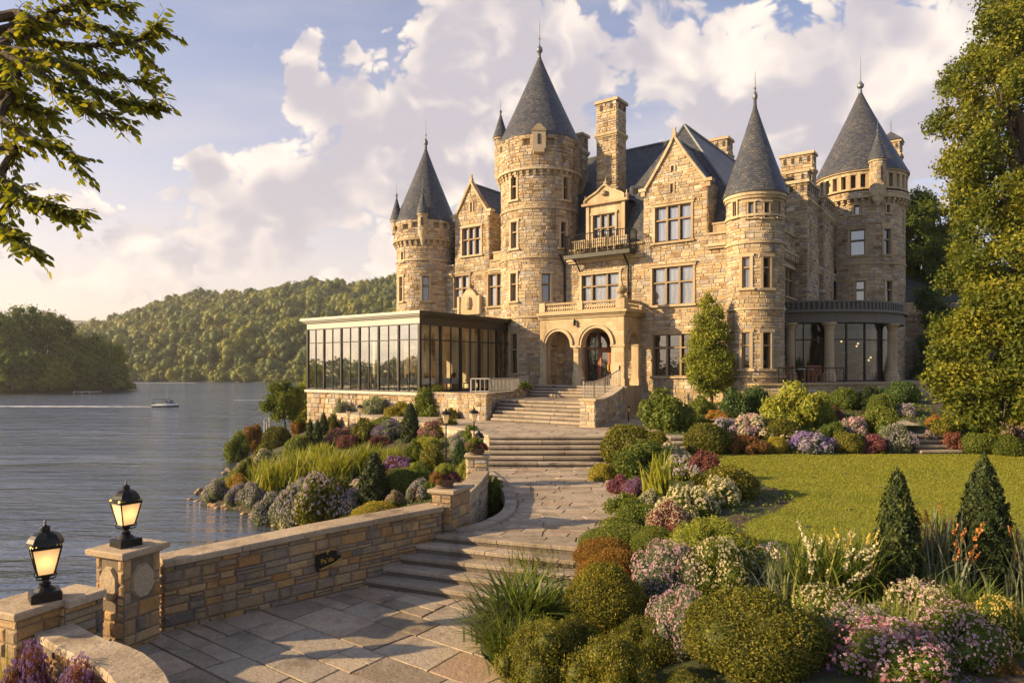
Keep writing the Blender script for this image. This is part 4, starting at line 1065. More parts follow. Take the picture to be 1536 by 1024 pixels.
def panes(fr, a0, a1, n, tilt, gl):
    for k in range(n):
        p, q = a0+(a1-a0)*k/n, a0+(a1-a0)*(k+1)/n
        for (b0, b1) in ((zg0, zt), (zt, zg1)):
            t = random.uniform(-tilt, tilt); t2 = random.uniform(-tilt, tilt)
            gl.poly([fr(p, -.03+t, b0), fr(q, -.03-t, b0), fr(q, -.03-t+t2, b1), fr(p, -.03+t+t2, b1)])
glf = MB(); panes(ff, LS, KS, nb*2, .003, glf); panes(fr_s, KW, WE, nw*2, .003, gl); panes(fl_, KW, 0, 8, .006, gl)
glf.build('front_glass', M['glass_front'], con)
gl.build('glass', M['glass'], con)
M['panel'] = plain('olive_brown_panelling', (.46, .39, .25), .6)
# inner columns, drapes and tables
g = MB()
for a in (-17.5, -15, -12.5, -10):
    for w in (-1.2, -5.2):
        c = FP(a, w); column(g, c.x, c.y, .2, zg0, 8.66, 0, n=12)
for k in range(8):
    a = -18.0+k*1.2; c = FP(a, -.5)
    if k % 3 != 2: 
        for j in range(6): q0 = a+j*.08; g.fbox(F2, q0, q0+.05, -.6-.05*(j % 2), -.5, zg0+.03, 8.6, 0)
g.fbox(F2, LS+.3, KS-.25, -.42, -.34, zg0+.03, 8.64, 1)
for k in range(5):
    w = -8.6+k*1.55; g.fbox(F2, KS-1.55, KS-1.25, w, w+.3, zg0+.03, 8.64, 0)
g.build('inner_columns', [M['interior'], M['panel']], con)
g = MB()
for a in (-17.4, -15.2, -13.0, -10.9, -9.5):
    for w in (-8.6, -6.2):
        c = FP(a, w, zg0); g.box(c.x-.55, c.x+.55, c.y-.45, c.y+.45, c.z+.70, c.z+.76, 0); g.box(c.x-.53, c.x+.53, c.y-.43, c.y+.43, c.z+.42, c.z+.70, 0); g.box(c.x-.05, c.x+.05, c.y-.05, c.y+.05, c.z, c.z+.5, 1)
        for (dx, dy) in ((-.85, 0), (.85, 0)):
            g.box(c.x+dx-.2, c.x+dx+.2, c.y-.2, c.y+.2, c.z+.42, c.z+.48, 1); g.box(c.x+dx*1.2-.03, c.x+dx*1.2+.03, c.y-.2, c.y+.2, c.z+.48, c.z+1.0, 1)
            for (qx, qy) in ((-.17, -.17), (.17, -.17), (-.17, .17), (.17, .17)): g.box(c.x+dx+qx-.02, c.x+dx+qx+.02, c.y+qy-.02, c.y+qy+.02, c.z, c.z+.42, 1)
        g.lathe((c.x+.1, c.y), [(0, c.z+.76), (.05, c.z+.78), (.08, c.z+.92), (.12, c.z+1.05), (0, c.z+1.12)], 8, 2)
g.build('dining_furniture', [M['white'], M['wood'], FL['red']], con)

# ================================================================== terrain
SH = [(-12, -30), (-8.6, 2), (-7.4, 8.6), (-6.9, 10.3), (-6.3, 11.3), (-5.6, 12.2), (-3.4, 14.1), (-3.2, 15.2), (-4.6, 17.2), (-6.3, 21), (-8.0, 25.1), (-10.2, 27.9), (-12.3, 29.7), (-14.7, 31.8), (-16.2, 38.4), (-18.0, 45.5), (-19.5, 56), (-22, 70), (-28, 100), (-40, 160), (-60, 236), (420, 236), (420, -30)]
def inpoly(X, Y, P):
    ins = np.zeros(X.shape, bool); n = len(P)
    for k in range(n):
        (x0, y0), (x1, y1) = P[k], P[(k+1) % n]
        c = ((y0 > Y) != (y1 > Y)); 
        with np.errstate(divide='ignore', invalid='ignore'): xi = (x1-x0)*(Y-y0)/(y1-y0+1e-12)+x0
        ins ^= c & (X < xi)
    return ins
def pdist(X, Y, P, closed=True):
    d = np.full(X.shape, 1e9); n = len(P)
    for k in range(n if closed else n-1):
        a = np.array(P[k]); b = np.array(P[(k+1) % n]); ab = b-a
        t = np.clip(((X-a[0])*ab[0]+(Y-a[1])*ab[1])/(ab@ab), 0, 1)
        d = np.minimum(d, np.hypot(X-a[0]-t*ab[0], Y-a[1]-t*ab[1]))
    return d
def sstep(v, a, b): t = np.clip((v-a)/(b-a), 0, 1); return t*t*(3-2*t)
BOT = [(-3.05, 13.42), (.9, 11.85)]      # lowest near step, left to right
def e_(p): return (float(p[0]), float(p[1]))
PAVE = [(-6.3, 10.4), (-2.9, 13.4), (.5, 12.0), (-.1, 11.9), (-.55, 11.2), (-.45, 10.1), (.0, 9.2), (.6, 8.2), (1.2, 7), (1.5, 3), (-2.4, 3), (-3.2, 6.4), (-4.0, 7.7), (-4.6, 8.4), (-5.6, 9.2), (-6.2, 9.4)]
STEPA = [(-3.1, 13.4), (.9, 11.8), (1.7, 13.2), (-1.4, 14.5)]
PATH = [(-1.3, 14.35), (-.62, 14.8), (-.12, 15.8), (.05, 17.2), (-.05, 19.2), (-.45, 21.4), (-.82, 23.0), (-.82, 24.05), (2.9, 24.05), (2.75, 21.8), (3.0, 19.4), (2.8, 17.4), (2.2, 15.5), (2.0, 14.2), (1.85, 13.2)]
PLAZA = [(-.85, 26.2), (3.65, 26.2), (3.7, 26.25), (5.2, 27.6), (7.2, 28.8), (7.6, 31.5), (7.5, 40), (-3, 42), (-5.3, 37.9), (-9.6, 41.0), (-10.2, 39.8), (-7.4, 36.4), (-4.3, 32.6), (-2.0, 29.2), (-.95, 26.4)]
def height(X, Y):
    X = np.asarray(X, float); Y = np.asarray(Y, float)
    ins = inpoly(X, Y, SH); d = pdist(X, Y, SH)
    prof = np.where(d < .8, .62*d, .5+(d-.8)*.38); prof = np.where(ins, prof, -.5*d-.02)
    right = 1.86+.55*sstep(X, .8, 4.0)
    near = right*(1-sstep(Y, 10.2, 12.4))+sstep(Y, 10.2, 12.4)*(2.25+.65*sstep(X, 1.6, 3.6))
    mid = 2.62+.3*sstep(X, 2.8, 5.0)
    far = 3.47+.75*sstep(X-.25*(Y-36), 6.5, 12.5)*sstep(Y, 29.5, 34.5)+.25*sstep(X, 8, 20)*sstep(Y, 26, 29)
    T = near*(1-sstep(Y, 12.4, 14.4))+mid*sstep(Y, 12.4, 14.4)
    s2 = sstep(Y-(X > 4)*1.0*np.clip((X-4)/2, 0, 1), 24.0, 26.4)
    T = T*(1-s2)+far*s2
    T = np.where(X < -4.0, np.minimum(T, 1.7+.0*X)*(Y < 9.5)+T*(Y >= 9.5), T)
    T = T+.05*np.sin(X*1.3+1)*np.sin(Y*1.1)*(X > -4)*(Y > 26)
    back = sstep(Y, 60, 200)*14*sstep(X, 10, 60); T = T+back
    h = np.minimum(T, prof)
    h = np.maximum(h, -4.0)
    for P, z in ((PAVE, 1.8), (STEPA, 1.8), (PATH, 2.6), (PLAZA, 3.5)):
        near_ = inpoly(X, Y, P)
        h = np.where(near_, np.minimum(h, z-.14), h)
    sb = (X > -.9) & (X < 3.7) & (Y > 23.9) & (Y < 26.2); h = np.where(sb, np.minimum(h, 2.45), h)
    return h
def hz(x, y): return float(height(np.array([x]), np.array([y]))[0])
def ghit(px, py):
    """ground point seen at a pixel"""
    Ds = np.arange(6.5, 75, .05); X = (px-768)/F*Ds; Z_ = CZ+(HZ-py)/F*Ds
    H = np.maximum(height(X, Ds), 0); ix = np.argmax(H >= Z_)
    if not (H >= Z_).any(): ix = len(Ds)-1
    return Vector((X[ix], Ds[ix], H[ix]))
def axis(segs):
    o = []
    for a, b, st in segs: o += list(np.arange(a, b, st))
    return np.array(o+[segs[-1][1]])
gx = axis([(-62, -24, 2.5), (-24, -17, .5), (-17, 24, .2), (24, 50, 1.0), (50, 420, 12)]); gy = axis([(-30, 3, 3), (3, 46, .2), (46, 64, 1.0), (64, 236, 8)])
X, Y = np.meshgrid(gx, gy); Hh = height(X, Y)
Hn = Hh+np.random.default_rng(1).normal(0, .012, Hh.shape)
V = np.stack([X.ravel(), Y.ravel(), Hn.ravel()], 1); nx, ny = len(gx), len(gy)
ii = np.arange((ny-1)*(nx-1)); r_, c_ = ii//(nx-1), ii % (nx-1)
Fq = np.stack([r_*nx+c_, r_*nx+c_+1, (r_+1)*nx+c_+1, (r_+1)*nx+c_], 1)
m_, T, b = pmat('garden_soil_and_ground_cover'); p = pos(T)
n1 = T.noise(p, 1.1, 5, .6); n2 = T.noise(p, 14, 5, .7)
soil = T.ramp(n2, [(.3, (.05, .032, .02)), (.6, (.10, .068, .042)), (.8, (.17, .12, .08))]); grn = T.ramp(n2, [(.3, (.03, .045, .01)), (.7, (.09, .105, .025))])
T.put(b.inputs['Base Color'], T.mix(T.sm(n1, .42, .56), soil, grn)); b.inputs['Roughness'].default_value = .95
bump(T, b, T.m('ADD', n2, T.noise(p, 50, 3, .7)), .05); M['soil'] = m_
o = mesh_np('ground', V, Fq, M['soil'], smooth=True, loc=(0, 0, 0)); tag(o, 'dark garden soil and ground cover rising from the lake shore', kind='structure')
# lawn
LAWN = [(5.7, 24.9), (40, 24.9), (40, 11.2), (9, 11.0), (5.8, 10.8), (4.6, 11.4), (4.25, 12.6), (4.7, 13.8), (5.9, 15.0), (6.7, 16.2), (6.9, 17.5), (6.4, 19.3), (5.9, 21.5), (5.4, 23.6)]
lx = np.arange(4, 40.1, .12); ly = np.arange(10.6, 25.1, .12); X, Y = np.meshgrid(lx, ly)
nx, ny = len(lx), len(ly); Hl = height(X, Y)+.02
cx = (X[:-1, :-1]+.06); cy = (Y[:-1, :-1]+.06); keep = inpoly(cx, cy, LAWN).ravel()
ii = np.arange((ny-1)*(nx-1))[keep]; r_, c_ = ii//(nx-1), ii % (nx-1)
Fq = np.stack([r_*nx+c_, r_*nx+c_+1, (r_+1)*nx+c_+1, (r_+1)*nx+c_], 1)
m_, T, b = pmat('mown_grass'); p = pos(T)
n1 = T.noise(T.vm('MULTIPLY', p, (.35, 1, 1)), .9, 4, .6); n2 = T.noise(T.vm('MULTIPLY', p, (1, .5, 1)), 30, 4, .7); n3 = T.noise(p, 5.0, 4, .6)
c = T.ramp(T.m('ADD', T.m('MULTIPLY', n2, .4), T.m('MULTIPLY', n1, .6)), [(.3, (.12, .155, .014)), (.5, (.21, .235, .022)), (.7, (.30, .285, .035))])
T.put(b.inputs['Base Color'], T.mix(T.m('MULTIPLY', n3, .35), c, (.24, .19, .03))); b.inputs['Roughness'].default_value = .9; b.inputs['Specular IOR Level'].default_value = .2
bump(T, b, T.m('ADD', n2, T.m('MULTIPLY', n3, .8)), .05); M['lawn'] = m_
tag(mesh_np('lawn', np.stack([X.ravel(), Y.ravel(), Hl.ravel()], 1), Fq, M['lawn'], smooth=True, loc=(0, 0, 0)), kind='structure')
# ------------------------------------------------------------------ lake
m_, T, b = pmat('lake_water'); p = pos(T)
sx = T.new('ShaderNodeSeparateXYZ'); T.l.new(p, sx.inputs[0])
far_ = T.sm(sx.outputs[1], 15, 170)
wv = T.vm('MULTIPLY', p, (.30, 1.0, 1))
h1 = T.noise(wv, 1.6, 5, .6, .4); h2 = T.noise(wv, 5.5, 3, .6); h3 = T.noise(T.vm('MULTIPLY', p, (.09, .35, 1)), 1.2, 4, .6)
wind = T.sm(T.noise(T.vm('MULTIPLY', p, (.012, .05, 1)), 1.0, 3, .6), .38, .62, .45, 1.15)
h = T.m('MULTIPLY', T.m('ADD', T.m('ADD', T.m('MULTIPLY', h1, 1.0), T.m('MULTIPLY', h2, .40)), T.m('MULTIPLY', h3, 1.6)), wind)
h = T.m('MULTIPLY_ADD', T.noise(T.vm('MULTIPLY', p, (.22, 1.0, 1)), .42, 3, .6), T.sm(sx.outputs[1], 25, 120, 1.5, 9.0), h)
b.inputs['Base Color'].default_value = (.055, .062, .062, 1); T.put(b.inputs['Roughness'], T.sm(sx.outputs[1], 18, 140, .04, .12)); b.inputs['IOR'].default_value = 3.3; b.inputs['Specular IOR Level'].default_value = .5
bump(T, b, h, .27); M['water'] = m_
g = MB(); g.poly([(-3000, -200, 0), (3000, -200, 0), (3000, 3500, 0), (-3000, 3500, 0)]); g.build('lake_water', M['water'], loc=(0, 0, 0), kind='structure')

# ------------------------------------------------------------------ flagstones
def clip(sub, win):
    """region outline clipped by one convex slab"""
    out = list(sub); n = len(win)
    for k in range(n):
        a, b_ = win[k], win[(k+1) % n]; inp = out; out = []
        if not inp: return []
        def side_(p): return (b_[0]-a[0])*(p[1]-a[1])-(b_[1]-a[1])*(p[0]-a[0])
        for j in range(len(inp)):
            p, q = inp[j], inp[(j+1) % len(inp)]; sp, sq = side_(p), side_(q)
            if sp >= 0: out.append(p)
            if (sp >= 0) != (sq >= 0):
                t = sp/(sp-sq); out.append((p[0]+(q[0]-p[0])*t, p[1]+(q[1]-p[1])*t))
    return out
def flags(mb, region, z, e1, rw_, lw, seed, gap=.014, th=.1, skew=.05):
    R = random.Random(seed); e1 = Vector(e1).normalized(); e2 = Vector((-e1.y, e1.x))
    U = [Vector(p).dot(e1) for p in region]; W = [Vector(p).dot(e2) for p in region]
    w = min(W)-.2
    while w < max(W):
        h = R.uniform(*rw_); u = min(U)-R.uniform(0, lw[1])
        sk = 0
        while u < max(U):
            l = R.uniform(*lw); sk2 = R.uniform(-skew, skew)
            cells = [(w, w+h)] if R.random() < .8 else [(w, w+h*.5), (w+h*.5, w+h)]
            for (c0, c1) in cells:
                f0, f1 = (c0-w)/h, (c1-w)/h
                q = [(u+gap+sk*f0, c0+gap), (u+l-gap+sk2*f0, c0+gap), (u+l-gap+sk2*f1, c1-gap), (u+gap+sk*f1, c1-gap)]
                win = [tuple(e1*a+e2*b_) for a, b_ in q]
                c = clip(region, win)
                if len(c) >= 3:
                    dz = R.uniform(-.006, .006); r = R.random()
                    ctr = Vector((sum(p[0] for p in c)/len(c), sum(p[1] for p in c)/len(c)))
                    top = [(p[0]+(ctr.x-p[0])*.012, p[1]+(ctr.y-p[1])*.012, z+dz) for p in c]
                    mb.poly(top, 0, r); lo = [(p[0], p[1], z+dz-.022) for p in c]; lo2 = [(p[0], p[1], z-th) for p in c]
                    for k in range(len(c)):
                        k2 = (k+1) % len(c); mb.poly([lo[k], lo[k2], top[k2], top[k]], 0, r)
            u += l; sk = sk2
        w += h
def sheet(mb, P, z): mb.poly([(x, y, z) for x, y in P], 1)
E1 = (.92, -.39); E2 = (.39, .92)
g = MB(); flags(g, PAVE, 1.8, (.80, -.60), (.55, .85), (.7, 1.3), 4, skew=.09); sheet(g, PAVE, 1.775); g.build('pavement', [M['flag'], M['joint']], loc=(0, 0, 0), kind='structure')
g = MB(); flags(g, PATH, 2.6, (1, -.08), (.30, .50), (.45, 1.0), 6, skew=.14); sheet(g, PATH, 2.578); g.build('path', [M['flag'], M['joint']], loc=(0, 0, 0), kind='structure')
g = MB(); flags(g, PLAZA, 3.5, (.9, -.35), (.45, .7), (.6, 1.1), 8); sheet(g, PLAZA, 3.478)
for k in range(len(PLAZA)):
    a, b_ = Vector(PLAZA[k]), Vector(PLAZA[(k+1) % len(PLAZA)]); t = (b_-a).normalized(); n_ = Vector((t.y, -t.x)); L_ = (b_-a).length
    if k in (0,): continue
    fq = lambda q, d, z, a=a, t=t, n_=n_: Vector((a.x+t.x*q+n_.x*d, a.y+t.y*q+n_.y*d, z))
    g.poly([fq(0, -.01, 2.0), fq(L_, -.01, 2.0), fq(L_, -.01, 3.47), fq(0, -.01, 3.47)], 1)
    courses(g, fq, 0, L_, 2.0, 3.40, rng=random.Random(k), m=2)
    g.fbox(fq, 0, L_, -.3, .06, 3.41, 3.506, 0)
g.build('plaza', [M['step'], M['joint'], M['castle']], loc=(0, 0, 0), kind='structure')
# curb along the planted curve and the right side of the path
def curb(pts, w, z, name, h=.06, th=.3, label=None):
    g = MB(); n = len(pts)
    V = [Vector(p) for p in pts]; N = []
    for k in range(n):
        t = (V[min(k+1, n-1)]-V[max(k-1, 0)]).normalized(); N.append(Vector((t.y, -t.x)))
    for k in range(n-1):
        a, b_ = V[k], V[k+1]; t = (b_-a).normalized()*.008; r = random.random()
        q = [a+t, b_-t, b_-t+N[k+1]*w, a+t+N[k]*w]
        zz = z+h+random.uniform(-.004, .004)
        g.hexa([(p.x, p.y, z-th) for p in q]+[(p.x, p.y, zz) for p in q], 0, r)
    return g.build(name, M['step'], loc=(V[0].x, V[0].y, z), label=label, cat='kerb')
def smoothpts(P, n=6):
    o = []
    for k in range(len(P)-1):
        p0, p1, p2, p3 = P[max(k-1, 0)], P[k], P[k+1], P[min(k+2, len(P)-1)]
        for j in range(n):
            t = j/n; o.append(tuple(.5*((2*p1[i])+(-p0[i]+p2[i])*t+(2*p0[i]-5*p1[i]+4*p2[i]-p3[i])*t*t+(-p0[i]+3*p1[i]-3*p2[i]+p3[i])*t**3) for i in range(len(p1))))
    return o+[tuple(P[-1])]
curb(smoothpts([(-1.1, 14.2), (-.62, 14.6), (-.05, 15.8), (.12, 17.2), (.02, 19.2), (-.38, 21.4), (-.75, 23.0)], 4), -.30, 2.6, 'stone_curb', label='curving pale stone curb round the green bed on the left of the path')
curb(smoothpts([(2.95, 23.9), (2.75, 21.8), (3.0, 19.4), (2.8, 17.4), (2.2, 15.5), (1.8, 14.3)], 4), -.28, 2.6, 'stone_curb', label='stone curb edging the flower border on the right of the path')

# ------------------------------------------------------------------ steps
def steps(name, edges, rise, label, zbot, cut=1.1, group=None):
    """edges: front line (L, R, z) of every tread, last one closes the top tread"""
    g = MB(); R = random.Random(len(edges)*7)
    for k in range(len(edges)-1):
        L0, R0, z = edges[k]; L1, R1 = edges[k+1][:2]
        L0, R0, L1, R1 = map(Vector, (L0, R0, L1, R1))
        L1 = L1+(L1-L0)*.12; R1 = R1+(R1-R0)*.12
        n = max(1, int((R0-L0).length/cut)); cs = [0]+sorted([(j+R.uniform(-.25, .25))/n for j in range(1, n)])+[1]
        for j in range(len(cs)-1):
            p = [L0.lerp(R0, cs[j]+.002), L0.lerp(R0, cs[j+1]-.002), L1.lerp(R1, cs[j+1]-.002), L1.lerp(R1, cs[j]+.002)]
            fwd = (L0-L1).normalized()*.03; zz = z+R.uniform(-.004, .004); r = R.random()
            nose = [p[0]+fwd, p[1]+fwd, p[2], p[3]]
            j_ = lambda: Vector((R.uniform(-.006, .006), R.uniform(-.006, .006)))
            nose = [q+j_() for q in nose]; e = .014
            ins = [nose[0]-fwd*.5, nose[1]-fwd*.5, nose[2], nose[3]]
            g.hexa([(q.x, q.y, zz-.075) for q in nose]+[(q.x, q.y, zz-e) for q in nose], 0, r)
            g.hexa([(q.x, q.y, zz-e) for q in nose]+[(q.x, q.y, zz) for q in ins], 0, r)
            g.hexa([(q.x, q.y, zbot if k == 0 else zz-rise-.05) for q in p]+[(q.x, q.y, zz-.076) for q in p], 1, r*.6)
    return g.build(name, [M['step'], M['riser']], loc=(edges[0][0][0], edges[0][0][1], zbot), label=label, cat='steps', group=group)
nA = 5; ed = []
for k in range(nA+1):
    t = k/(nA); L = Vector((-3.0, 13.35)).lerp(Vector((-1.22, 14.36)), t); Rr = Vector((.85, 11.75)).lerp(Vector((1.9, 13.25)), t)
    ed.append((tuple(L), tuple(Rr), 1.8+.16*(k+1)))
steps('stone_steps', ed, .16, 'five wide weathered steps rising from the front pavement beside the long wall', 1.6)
ed = [((-.86, 24.0+.37*k), (3.62, 24.0+.37*k), 2.6+.15*(k+1)) for k in range(6)]; ed.append(((-.86, 26.2), (3.62, 26.2), 3.5))
steps('stone_steps', ed, .15, 'middle flight of wide steps between the curving path and the upper plaza', 2.4, cut=1.5)
fl = lambda s, w: tuple(FP(s, w))[:2]
ed = []
for k in range(6): t = k/6; ed.append((fl(-2.55-1.3*t, -11.2+.43*k), fl(2.75-.75*t, -11.2+.43*k), 3.5+.16*(k+1)))
ed[-1] = (ed[-1][0], ed[-1][1], 4.46)
ed.append((fl(-5.1, -4.6), fl(.4, -4.6), 0))
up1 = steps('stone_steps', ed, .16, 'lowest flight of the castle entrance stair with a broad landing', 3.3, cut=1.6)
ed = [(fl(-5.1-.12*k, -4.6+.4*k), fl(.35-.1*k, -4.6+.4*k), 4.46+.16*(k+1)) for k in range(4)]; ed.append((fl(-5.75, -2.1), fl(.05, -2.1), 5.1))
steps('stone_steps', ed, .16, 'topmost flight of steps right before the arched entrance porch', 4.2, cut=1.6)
for x, y, wd, z0, lb in ((6.05, 24.95, 1.3, 2.85, 'small garden steps at the left end of the far border'), (15.05, 25.1, 1.5, 2.9, 'small garden steps between the far border and the right hand border')):
    steps('garden_steps', [((x, y+.38*k), (x+wd, y+.38*k), z0+.15*(k+1)) for k in range(4)]+[((x, y+2.6), (x+wd, y+2.6), 0)], .15, lb, z0-.3)
g = MB(); flags(g, [(9, 30.6), (20.5, 30.6), (22.5, 33), (22.5, 34), (9, 32.2)], 3.78, (1, .02), (.5, .8), (.7, 1.2), 12); g.build('garden_path', [M['step'], M['joint']], loc=(0, 0, 0), kind='structure')
g = MB(); flags(g, [(15.1, 27.6), (16.6, 27.6), (17.6, 30.6), (15.6, 30.6)], 3.76, (1, .02), (.5, .8), (.7, 1.2), 13); g.build('garden_path', [M['step'], M['joint']], loc=(0, 0, 0), kind='structure')

# ------------------------------------------------------------------ walls of the garden
class Pl:
    def __init__(s, P):
        s.P = [Vector(p[:2]) for p in P]; s.L = [0]
        for k in range(len(P)-1): s.L.append(s.L[-1]+(s.P[k+1]-s.P[k]).length)
        s.N = []
        for k in range(len(P)):
            t = (s.P[min(k+1, len(P)-1)]-s.P[max(k-1, 0)]).normalized(); s.N.append(Vector((t.y, -t.x)))
    def at(s, a, d=0):
        k = 0
        while k < len(s.L)-2 and a > s.L[k+1]: k += 1
        t = (a-s.L[k])/(s.L[k+1]-s.L[k]); p = s.P[k].lerp(s.P[k+1], t); n = s.N[k].lerp(s.N[k+1], t).normalized()
        return p+n*d
def wallpath(name, P, th, zb, ztops, label, cap=(.09, .10), hr=(.075, .23), wr=(.16, .52), prot=.035, cat='wall', mats=None, caplen=(1.0, 1.7), ends=True, seed=1, both=True):
    """P: outline of the face on the right-hand side; wall grows to the left by th"""
    L = Pl(P); n = L.L[-1]
    zf = (lambda a: np.interp(a, L.L, ztops))
    H = max(ztops)-zb
    g = MB(); R = random.Random(seed)
    fa = lambda a, d, z: Vector((*L.at(a, d), zb+(z)*(zf(a)-zb)/H))
    fb_ = lambda a, d, z: Vector((*L.at(a, -th-d), zb+(z)*(zf(a)-zb)/H))
    for fr in (fa, fb_) if both else (fa,):
        backing(g, fr, 0, n, 0, H, da=.25); courses(g, fr, 0, n, 0, H, hr=hr, wr=wr, prot=prot, gap=.008, rng=R, split=.25)
    for e, sg in ((0, -1), (n, 1)):
        p, q = L.at(e), L.at(e, -th); t = (L.at(min(e+.05, n))-L.at(max(e-.05, 0))).normalized()*sg
        fe = lambda a, d, z, p=p, q=q, t=t, e=e: Vector((*(p+(q-p).normalized()*a+t*d), zb+z*(zf(e)-zb)/H))
        backing(g, fe, 0, th, 0, H); courses(g, fe, 0, th, 0, H, hr=hr, wr=wr, prot=prot, gap=.008, rng=R)
    o = g.build(name, mats or [M['garden'], M['gmortar'], M['coping']], loc=(L.P[0].x, L.P[0].y, zb), label=label, cat=cat)
    c = MB(); a = 0
    while a < n-.01:
        l = R.uniform(*caplen); l = n-a if a+l > n-.6 else l
        m_ = max(1, int(l/.3)); r = R.random(); dz = R.uniform(-.005, .005); ov = cap[0]+R.uniform(-.01, .01)
        for j in range(m_):
            x0, x1 = a+l*j/m_+(.006 if j == 0 else 0), a+l*(j+1)/m_-(.006 if j == m_-1 else 0)
            ch = .018
            for (d0, d1, h0, h1) in ((ov, th+ov, 0, cap[1]-ch),):
                w_ = lambda: R.uniform(-.006, .006)
                b4 = [(*L.at(x0, d0), zf(x0)), (*L.at(x1, d0), zf(x1)), (*L.at(x1, -d1), zf(x1)), (*L.at(x0, -d1), zf(x0))]
                t4 = [(q[0], q[1], q[2]+cap[1]-ch+dz) for q in b4]
                u4 = [(*L.at(x0, d0-ch), zf(x0)+cap[1]+dz), (*L.at(x1, d0-ch), zf(x1)+cap[1]+dz), (*L.at(x1, -d1+ch), zf(x1)+cap[1]+dz), (*L.at(x0, -d1+ch), zf(x0)+cap[1]+dz)]
                c.hexa(b4+t4, 0, r); c.hexa(t4+u4, 0, r)
        a += l
    c.build('coping', M['coping'], o)
    return o, L
def pier(name, cx, cy, hx, hy, z0, z1, label, e1=E1, cap=.13, ov=.10, mats=None, hr=(.14, .26), panel=False, cap_mat=None):
    e1 = Vector(e1).normalized(); e2 = Vector((-e1.y, e1.x)); C = Vector((cx, cy))
    g = MB(); R = random.Random(int(cx*77))
    cs = [(-hx, -hy), (hx, -hy), (hx, hy), (-hx, hy)]
    for k in range(4):
        a, b_ = cs[k], cs[(k+1) % 4]; A = C+e1*a[0]+e2*a[1]; B = C+e1*b_[0]+e2*b_[1]; t = (B-A).normalized(); n_ = Vector((t.y, -t.x)); L = (B-A).length
        fr = lambda q, d, z, A=A, t=t, n_=n_: Vector((*(A+t*q+n_*d), z))
        hol = []
        if panel: hol = [(L*.2, L*.8, z1-.62, z1-.14)]
        backing(g, fr, 0, L, z0, z1); courses(g, fr, 0, L, z0, z1, hol, hr=hr, wr=(L*.3, L*.62), prot=.03, gap=.007, rng=R)
        if hol:
            c0 = (hol[0][0]+hol[0][1])/2; cz = (hol[0][2]+hol[0][3])/2; rx = L*.3; rz = .25
            oc = [(c0+rx*cos(x), cz+rz*sin(x)) for x in [pi/8+pi/4*j for j in range(8)]]
            g.poly([fr(x, .045, z) for x, z in oc], 2, .4)
            for j in range(8): x0, x1 = oc[j], oc[(j+1) % 8]; g.poly([fr(x0[0], .045, x0[1]), fr(x1[0], .045, x1[1]), fr(x1[0]*1.0+(x1[0]-c0)*.12, 0.003, x1[1]+(x1[1]-cz)*.12), fr(x0[0]+(x0[0]-c0)*.12, 0.003, x0[1]+(x0[1]-cz)*.12)], 2, .2)
        g.fbox(fr, -.05, L+.05, 0, .05, z0, z0+.14, 2)
    o = g.build(name, mats or [M['garden'], M['gmortar'], M['coping']], loc=(cx, cy, z0), label=label, cat='pier')
    c = MB(); q = lambda m_, z: [(*(C+e1*(x*(hx+m_)/hx)+e2*(y*(hy+m_)/hy)), z) for x, y in cs]
    c.hexa(q(.03, z1)+q(.05, z1+.04), 0, .3); c.hexa(q(ov, z1+.04)+q(ov+.01, z1+cap-.02), 0, .5); c.hexa(q(ov+.01, z1+cap-.02)+q(ov-.015, z1+cap), 0, .5)
    c.build('pier_cap', cap_mat or M['coping'], o)
    return o
# main wall: face towards the pavement is on its right-hand side
ax = Vector((.776, .63)).normalized(); A = Vector((-5.62, 11.0)); B = Vector((-1.48, 14.36))
main_wall, MW = wallpath('garden_wall', [tuple(A), tuple(A.lerp(B, .25)), tuple(A.lerp(B, .5)), tuple(A.lerp(B, .75)), tuple(B)], .42, 0.0, [2.84, 2.90, 2.97, 3.01, 3.05], 'long sloping stone wall with flat coping between pavement and lake', seed=3)
pier('stone_pier', -5.95, 10.59, .30, .31, -.3, 3.16, 'tall square stone pier with an octagonal panel carrying a black lantern', panel=True)
pier('stone_pier', -6.68, 9.40, .31, .31, -.3, 2.70, 'low stone pier in the bottom left corner carrying the nearest lantern')
wallpath('garden_wall', [(-6.20, 9.46), (-5.98, 9.98)], .5, -.3, [2.71, 2.71], 'short stone wall joining the two lantern piers', cap=(.08, .11), seed=4)
lw = smoothpts([(-6.15, 9.52), (-5.45, 9.0), (-4.62, 8.47), (-3.95, 7.75), (-3.35, 6.7), (-2.7, 5.0)], 4)
lw = lw[::-1]; 
lw_o, LW = wallpath('garden_wall', lw, .40, 1.2, [2.38]*len(lw), 'low curving wall with broad worn coping slabs at the bottom left', cap=(.05, .10), seed=6, caplen=(.75, 1.1))
pier('stone_pier', -1.32, 14.85, .23, .42, 1.7, 3.36, 'stone pier at the top of the front steps carrying a planter of red foliage', cap=.11, ov=.08)
cw = smoothpts([(-1.12, 15.3), (-.98, 16.2), (-.80, 18.0), (-.70, 19.6)], 4)
wallpath('garden_wall', cw, .38, 1.8, list(np.linspace(3.08, 3.02, len(cw))), 'curved low garden wall with pale coping between the two planter piers', cap=(.05, .09), seed=7, mats=[M['castle'], M['mortar'], M['trim']])
pier('stone_pier', -1.02, 20.2, .30, .30, 2.2, 3.42, 'pale stone pier beside the middle steps carrying a planter and lantern', e1=(1, 0), cap=.10, ov=.07, mats=[M['castle'], M['mortar'], M['trim']], cap_mat=M['trim'])
